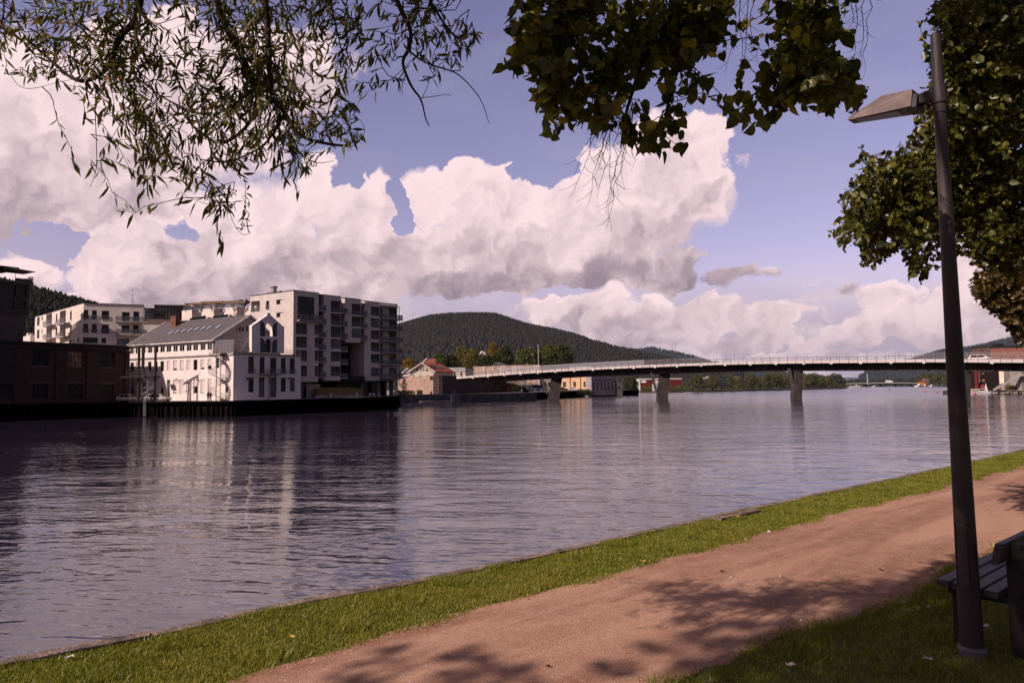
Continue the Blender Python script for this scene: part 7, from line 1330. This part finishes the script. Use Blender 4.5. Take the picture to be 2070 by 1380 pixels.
def build_branches(root,lines,regions,seed,kind,lsize,m,per,D0,djit,droop,wood=BARK,twig_len=(.25,.6),leafgap=.035,tr=.0035,fill=1.0):
    r=random.Random(seed); skel=[]; mbB=MB()
    for ln,r0_,r1_ in lines:
        pts=[P(x,y,d) for x,y,d in ln]
        sm=smooth3(pts,2); n=len(sm); mbB.tube(sm,[r0_+(r1_-r0_)*i/(n-1) for i in range(n)],6)
        skel+=sm
    mbB.build('branch',wood,root); tw=MB(); pos=[];dr=[];sz=[]
    for (cx,cy,rx,ry,nt_,dd) in regions:
        for _ in range(int(nt_*fill)):
            a=r.uniform(0,6.283); q=math.sqrt(r.random())*(1.0 if r.random()<.8 else r.uniform(1.0,1.28)); x=cx+rx*q*math.cos(a); y=cy+ry*q*math.sin(a); tip=P(x,y,dd+r.uniform(-djit,djit)); ln_=r.uniform(*twig_len)
            base=min(r.sample(skel,min(18,len(skel))),key=lambda s_:(s_-tip).length); d=(tip-base); 
            st=tip-d.normalized()*min(ln_,d.length); st=st+Vector((r.uniform(-.08,.08),r.uniform(-.08,.08),r.uniform(.02,.15)))
            near=min(skel,key=lambda s_:(s_-st).length)
            if (near-st).length<.9*ln_+.25: tw.tube(twigline(near,st,droop*.5,r,3,.02),[tr*1.5,tr*1.3,tr*1.2,tr],3)
            pts=twigline(st,tip,droop,r,5,.018); tw.tube(pts,[tr,tr*.9,tr*.8,tr*.7,tr*.6,tr*.35],3)
            tl_=sum((b-a_).length for a_,b in zip(pts,pts[1:])); m_=max(3,int(tl_/leafgap*per)); 
            for i in range(m_):
                t=(i+.5)/m_; k=min(4,int(t*5)); p=pts[k].lerp(pts[k+1],t*5-k); td=(pts[k+1]-pts[k]).normalized()
                if kind=='lance': d_=td*.55+Vector((r.gauss(0,.45),r.gauss(0,.45),-.75+r.gauss(0,.3)))
                else: d_=td*.35+Vector((r.gauss(0,.7),r.gauss(0,.7),-.55+r.gauss(0,.45)))
                pos.append(p+Vector((r.gauss(0,.006),r.gauss(0,.006),r.gauss(0,.006)))); dr.append(d_); sz.append(lsize*r.uniform(.6,1.25))
    tw.build('twigs',TWIG,root); return pos,dr,sz
# ---- willow: hangs in from the upper left
WLEAF=leafmat('willow_leaf',(.046,.055,.012),(.165,.155,.036),(.26,.14,.04),trans=.34,gloss=.05)
wt=thing('willow_tree','willow whose thin drooping branches of narrow leaves hang into the upper left','tree',(-3.9,-1.6,GZ))
W_=3.5
wl_=[([(260,-240,3.0),(290,-60,3.2),(280,40,3.3),(238,75,3.4),(226,130,3.45),(188,162,3.5),(150,165,3.5),(100,120,3.6),(60,85,3.6)],.020,.006),
 ([(430,-240,3.0),(430,-60,3.3),(445,40,3.4),(492,115,3.45),(525,190,3.5),(505,255,3.5),(450,295,3.55),(400,268,3.6),(370,230,3.6)],.018,.004),
 ([(520,-240,3.0),(530,-60,3.2),(541,50,3.3),(545,150,3.35),(550,205,3.4),(577,226,3.4),(602,278,3.45),(680,295,3.45),(708,293,3.5)],.021,.004),
 ([(577,226,3.4),(560,260,3.45),(530,300,3.5),(460,330,3.5),(420,325,3.5)],.008,.003),
 ([(740,-240,3.1),(775,-60,3.3),(815,30,3.4),(832,62,3.4),(828,100,3.4),(812,122,3.4),(820,150,3.4),(834,180,3.4),(852,200,3.4),(860,240,3.4),(868,256,3.4)],.015,.0016),
 ([(828,105,3.4),(860,128,3.4),(900,140,3.42),(925,148,3.42),(955,178,3.44),(975,205,3.45),(989,250,3.46)],.005,.0012),
 ([(852,200,3.4),(865,175,3.4),(868,160,3.4)],.002,.001),([(852,198,3.4),(880,195,3.4),(902,190,3.4),(912,194,3.4)],.002,.001),([(820,150,3.4),(812,175,3.4),(814,192,3.4)],.0025,.001),
 ([(800,-240,3.1),(845,-40,3.3),(880,20,3.4),(905,60,3.4),(935,85,3.4)],.010,.003),([(0,-40,3.5),(10,20,3.5),(0,60,3.5)],.006,.003),
 ([(195,170,3.5),(192,215,3.5),(195,290,3.5),(196,345,3.5),(182,378,3.5)],.0028,.001),([(20,150,3.6),(40,178,3.6),(70,180,3.6),(110,168,3.6),(150,160,3.6)],.0018,.001),
 ([(248,180,3.5),(250,225,3.5),(270,270,3.5),(300,300,3.5),(330,312,3.5)],.003,.0012),([(545,150,3.35),(480,210,3.4),(420,240,3.45),(330,200,3.5),(280,160,3.5)],.008,.003),
 ([(680,295,3.45),(715,298,3.45),(738,272,3.45),(735,250,3.45),(722,238,3.45)],.0025,.001),([(570,300,3.45),(610,315,3.45),(640,332,3.45),(675,325,3.45)],.0025,.001),([(455,395,3.5),(470,450,3.5),(490,478,3.5),(506,470,3.5)],.0018,.001),([(650,-240,3.2),(660,-40,3.3),(680,60,3.4),(700,140,3.4)],.008,.002)]
wr_=[(150,50,140,60,30,3.5),(60,110,55,45,8,3.6),(20,125,20,30,3,3.6),(250,110,90,70,22,3.5),(420,60,150,80,60,3.5),(560,70,110,90,40,3.45),(440,180,150,90,66,3.5),(330,140,80,80,20,3.5),(195,200,42,55,12,3.5),(215,150,60,30,10,3.5),(540,250,100,90,44,3.45),(420,300,120,55,36,3.5),(330,350,60,45,14,3.5),(310,300,40,50,8,3.5),(440,375,60,35,10,3.5),(280,420,35,25,4,3.5),(455,492,14,22,2,3.5),(440,455,25,15,2,3.5),(600,170,90,70,24,3.45),(680,150,70,70,18,3.45),(710,200,28,30,6,3.45),(700,268,30,22,5,3.45),(600,360,30,35,7,3.45),(770,25,110,38,20,3.4),(890,50,60,40,10,3.4),(930,95,22,20,4,3.4),(955,45,14,40,3,3.4),(180,348,24,10,3,3.5),(640,45,90,50,18,3.45),(500,-30,400,40,60,3.4),(100,-10,120,30,14,3.5)]
pos,dr,sz=build_branches(wt,wl_,wr_,21,'lance',.067,WLEAF,1.0,3.5,.32,-.04,leafgap=.028,twig_len=(.16,.42),tr=.0022,fill=.85)
leaves('foliage',pos,dr,sz,'lance',WLEAF,wt,31,fold=.25,curl=.18)
mb=MB(); mb.tube([(-3.9,-1.6,GZ-.2),(-3.8,-1.5,GZ+1.5),(-3.5,-1.1,GZ+3.2),(-2.9,-.3,GZ+4.8),(-2.2,.8,GZ+5.6)],[.34,.28,.24,.17,.10],12)
tops=[P(l[0][0][0],l[0][0][1],l[0][0][2]) for l in wl_ if l[0][0][1]<-200]
for q in tops: mb.tube([(-2.2,.8,GZ+5.6),Vector((-2.2,.8,GZ+5.6)).lerp(q,.5)+Vector((0,0,.5)),q],[.08,.05,.02],6)
mb.build('trunk',BARK,wt)
# ---- linden: hangs in from above, centre right
LLEAF=leafmat('linden_leaf',(.040,.052,.009),(.15,.15,.026),(.36,.30,.04),trans=.42,gloss=.03)
lt=thing('linden_tree','linden with broad heart-shaped leaves hanging down over the upper middle','tree',(1.2,-3.6,GZ)); 
ll_=[([(1500,-260,3.4),(1460,-60,3.7),(1405,35,3.8),(1340,85,3.8),(1300,120,3.8),(1280,180,3.8),(1262,240,3.8),(1255,300,3.8)],.026,.004),
 ([(1180,-260,3.5),(1150,-60,3.7),(1130,60,3.8),(1110,150,3.8),(1125,220,3.8)],.022,.003),([(1300,120,3.8),(1240,160,3.8),(1200,190,3.8)],.008,.003),([(1400,40,3.8),(1380,120,3.8),(1350,200,3.8),(1340,270,3.8)],.009,.003),
 ([(1620,-260,3.6),(1640,-50,3.8),(1640,60,3.9),(1620,150,3.9),(1580,210,3.9)],.020,.003),([(1640,60,3.9),(1680,120,3.9),(1710,190,3.9)],.007,.003)]
lr_=[(1110,50,85,60,50,3.8),(1230,60,110,75,62,3.85),(1380,50,95,65,50,3.85),(1150,150,70,55,34,3.75),(1130,225,45,45,17,3.75),(1128,268,18,15,3,3.75),(1205,225,35,35,13,3.75),(1250,150,65,50,24,3.8),(1370,125,62,50,24,3.8),(1330,290,55,28,13,3.7),(1385,290,14,10,2,3.7),(1060,95,45,50,16,3.8),(1030,140,28,18,5,3.8),(1455,60,40,55,14,3.85),(1420,165,25,15,4,3.8),(1375,225,22,15,4,3.9),
 (1620,40,80,50,42,3.9),(1610,125,75,50,40,3.9),(1685,150,50,50,22,3.9),(1560,190,50,30,15,3.9),(1650,205,60,35,20,3.9),(1500,243,20,15,4,3.9),(1722,200,24,30,7,3.9),(1540,240,30,14,4,3.9),(1700,60,25,50,10,3.9),(1400,-60,420,50,90,3.8)]
pos,dr,sz=build_branches(lt,ll_,lr_,22,'heart',.060,LLEAF,1.0,3.8,.45,-.03,leafgap=.040,twig_len=(.15,.34),tr=.0026,fill=1.15)
leaves('foliage',pos,dr,sz,'heart',LLEAF,lt,32,fold=.28,curl=.2)
# bare twigs
r=random.Random(9); mb=MB()
def bare(x0,y0,x1,y1,D,n,w_):
    p=[P(x0,y0,D)]; 
    for i in range(1,n+1): t=i/n; p.append(P(x0+(x1-x0)*t+r.uniform(-w_,w_),y0+(y1-y0)*t+r.uniform(-w_,w_)*.5,D+r.uniform(-.05,.05)))
    mb.tube(p,[.0032*(1-.75*i/n) for i in range(n+1)],3)
    for i in range(1,n):
        if r.random()<.8:
            k=1 if r.random()<.5 else -1; a=p[i]; e=a+(p[i]-p[i-1])*r.uniform(.5,1.1)+_r*k*r.uniform(.03,.10); mb.tube([a,a.lerp(e,.5)+Vector((0,0,-.01)),e],[.0015,.0012,.0006],3)
for x1,y1 in ((1152,365),(1160,395),(1185,380),(1195,415),(1210,400),(1222,432),(1235,465),(1218,470),(1262,350),(1280,345),(1200,330),(1245,400)): bare(1255+r.uniform(-25,25),190+r.uniform(-30,30),x1,y1,3.8,8,7)
mb.build('bare_twig',TWIG,lt); mb=MB()
for x0,x1,y1 in ((1500,1495,200),(1505,1472,150),(1510,1500,215),(1515,1530,130)):bare(x0,-30,x1,y1,3.9,8,6)
mb.build('bare_twig',TWIG,lt); mb=MB()
for x0,x1,y1 in ((1750,1738,150),(1740,1722,135),(1762,1745,160),(1730,1712,90)): bare(x0,-30,x1,y1,3.9,8,6)
mb.build('bare_twig',TWIG,lt); mb=MB(); bare(1870,300,1885,560,7.0,8,6); mb.build('bare_twig',TWIG,lt)
mb=MB(); mb.tube([(1.2,-3.6,GZ-.2),(1.25,-3.5,GZ+2.5),(1.3,-3.2,GZ+4.5),(1.2,-2.4,GZ+6.2),(1.0,-1.0,GZ+7.2)],[.42,.34,.28,.2,.12],12)
for l in ll_[:2]+ll_[4:5]: q=P(*l[0][0]); mb.tube([(1.0,-1.0,GZ+7.2),Vector((1.0,-1.0,GZ+7.2)).lerp(q,.5)+Vector((0,0,.4)),q],[.1,.06,.026],7)
mb.build('trunk',BARK,lt)
# ---- dense linden at the right edge
RLEAF=leafmat('edge_linden_leaf',(.030,.038,.006),(.135,.13,.022),(.24,.20,.03),trans=.28,gloss=.04)
rt=thing('linden_tree','dense dark linden crown filling the upper right corner behind the lamp post','tree',(8.6,6.6,GZ))
rl_=[([(2500,-200,9),(2300,0,9),(2100,150,9),(1980,260,9),(1880,330,8.8),(1800,380,8.6),(1750,430,8.5)],.12,.012),([(2400,300,9),(2200,320,9),(2060,380,9),(1960,420,8.8),(1870,470,8.6)],.08,.010),([(2400,-200,8),(2150,-50,8),(2000,50,8),(1930,120,8),(1900,190,8)],.08,.012),([(2300,480,8.5),(2150,490,8.5),(2040,500,8.5),(2000,530,8.5)],.05,.01)]
rr_=[(1990,40,110,80,150,8.6),(1985,160,95,90,170,8.6),(1980,290,100,90,170,8.8),(2060,420,80,110,150,9),(1960,390,75,60,85,8.8),(1880,330,60,50,44,8.6),(1860,390,60,50,44,8.6),(1790,350,50,35,24,8.5),(1745,310,20,15,4,8.5),(1740,400,50,45,26,8.5),(1712,470,35,30,12,8.5),(1800,430,50,45,28,8.5),(1770,490,38,32,14,8.5),(1850,480,40,40,20,8.5),(1858,545,18,32,7,8.5),(1755,535,16,16,4,8.5),(1905,470,28,25,10,8.6),(1905,120,32,60,26,8.4),(1900,30,30,30,12,8.4),(2000,520,45,30,26,8.8),(2070,250,70,200,120,9.2),(2060,530,40,45,30,9),(1865,190,10,20,3,8.2),(1875,430,50,40,20,8.6),(1870,255,26,35,12,8.5),(1995,470,60,40,40,8.8)]
pos,dr,sz=build_branches(rt,rl_,rr_,23,'heart',.078,RLEAF,1.0,8.6,1.3,-.05,leafgap=.046,twig_len=(.35,.8),tr=.005,fill=2.0)
leaves('foliage',pos,dr,sz,'small',RLEAF,rt,33,fold=.3,curl=.2)
mb=MB(); mb.tube([(8.6,6.6,GZ-.2),(8.5,6.7,GZ+2),(8.4,7.0,GZ+4),(8.0,7.6,GZ+6.5),(7.5,8.2,GZ+9)],[.5,.42,.36,.25,.14],12)
for l in rl_: q=P(*l[0][0]); mb.tube([(8.4,7.0,GZ+4.5),Vector((8.4,7,GZ+4.5)).lerp(q,.5)+Vector((0,0,.3)),q],[.16,.14,.1],7)
mb.build('trunk',BARK,rt)
cl=[(9.2,8.5,GZ+7,2.8,2.8,2.6),(8.6,7,GZ+9,3.,3.,2.2),(10.5,7,GZ+7,3,3,3),(9.8,10.5,GZ+8,3,3,3)]
canopy('inner_crown',cl,9000,.12,RLEAF,rt,44)
# ---- brownish tree behind it
BLEAF=leafmat('brown_tree_leaf',(.045,.034,.012),(.14,.095,.03),(.22,.14,.04),trans=.25,gloss=.03)
bt_=thing('tree','smaller brownish-leaved tree low at the right edge below the linden','tree',(15.5,17.5,GZ))
bl2=[([(2400,520,17),(2250,560,17),(2120,590,17),(2040,600,17),(1990,600,17)],.08,.01),([(2300,640,17),(2150,640,17),(2080,640,17),(2040,650,17)],.05,.01)]
pos,dr,sz=build_branches(bt_,bl2,[(2030,580,55,40,70,17),(2050,625,45,30,60,17),(1985,570,32,22,22,17),(2000,605,30,18,16,17),(2060,665,22,20,16,17),(2075,560,40,60,50,17),(2030,540,50,20,20,17),(2060,690,12,14,6,17)],24,'heart',.12,BLEAF,1.0,17,1.2,-.05,leafgap=.055,twig_len=(.4,.9),tr=.008,fill=1.8)
leaves('foliage',pos,dr,sz,'small',BLEAF,bt_,34); mb=MB(); mb.tube([(15.5,17.5,GZ-.2),(15.4,17.6,GZ+3),(15.3,17.6,GZ+5.5)],[.25,.2,.14],10); mb.build('trunk',BARK,bt_)
# ---- unseen tree behind the camera, crown clumps placed to shade lawn, path and linden
ot=thing('shade_tree','unseen broadleaf tree behind the viewpoint, its crown shaped to throw the dappled shade on the lawn','tree',(-4.6,-3.4,GZ)); rg=np.random.default_rng(77); cl=[]
def shade(gx,gy,h,rr,rz=None): k=h/math.tan(SUN_EL); cl.append((gx-k*math.sin(SUN_AZ),gy-k*math.cos(SUN_AZ),GZ+h,rr,rr,rz or rr*.7))
for (px,py,h,rr) in ((1750,1370,7.5,.95),(1600,1345,7.2,.6),(1900,1330,7.6,1.0),(2060,1320,7.8,1.2),(2000,1220,8.2,1.0),(1850,1268,8.0,.5),(1940,1190,8.3,.45),(1700,1320,7.8,.38),(1450,1375,7.4,.4),(1500,1275,8.,.26),(1420,1255,8.1,.2),(1640,1255,8,.28),(1760,1230,8.,.25),(1560,1215,8.1,.17),(1690,1180,8.2,.15),(1380,1300,7.8,.22),(900,1352,7.5,.28),(800,1325,7.6,.2),(1010,1375,7.3,.24),(1250,1345,7.5,.14),(960,1320,7.6,.15),(2120,1260,8.5,1.4),(2100,1180,8.8,.8),(1980,1160,8.5,.32),(730,1365,7.4,.2),(1860,1180,8.3,.24)):
    g=G(px,py,GZ); shade(g.x,g.y,h,rr)
for (px,py,dd,ds,rr) in ((1960,20,8.6,5.5,.8),(2040,60,8.8,6,1.),(1960,150,8.6,6,.8),(2050,180,9,6,1.),(1990,270,8.8,6.5,.7),(2060,330,9,6.5,.9)):
    q=P(px,py,dd)+S*ds; cl.append((q.x,q.y,q.z,rr,rr,rr*.8))
for i in range(60): shade(rg.uniform(1.2,9.),rg.uniform(-2.5,3.7),rg.uniform(6.5,10),rg.uniform(.9,1.5))  # extra clumps added to block sky light over the lawn
canopy('crown',cl,42000,.09,LLEAF,ot,78)
mb=MB(); mb.tube([(-4.6,-3.4,GZ-.2),(-4.6,-3.3,GZ+2.5),(-4.7,-3.0,GZ+5),(-4.9,-2.4,GZ+7.5)],[.4,.33,.27,.18],12)
for c in cl[::4]: mb.tube([(-4.75,-2.8,GZ+5.5),Vector((-4.75,-2.8,GZ+5.5)).lerp(Vector(c[:3]),.5)+Vector((0,0,.4)),c[:3]],[.08,.05,.015],5)
mb.build('trunk',BARK,ot)
sc.cycles.max_bounces=6; sc.cycles.transparent_max_bounces=12; sc.cycles.diffuse_bounces=2; sc.cycles.glossy_bounces=3; sc.cycles.transmission_bounces=2; sc.cycles.caustics_reflective=False; sc.cycles.caustics_refractive=False; sc.cycles.sample_clamp_indirect=6
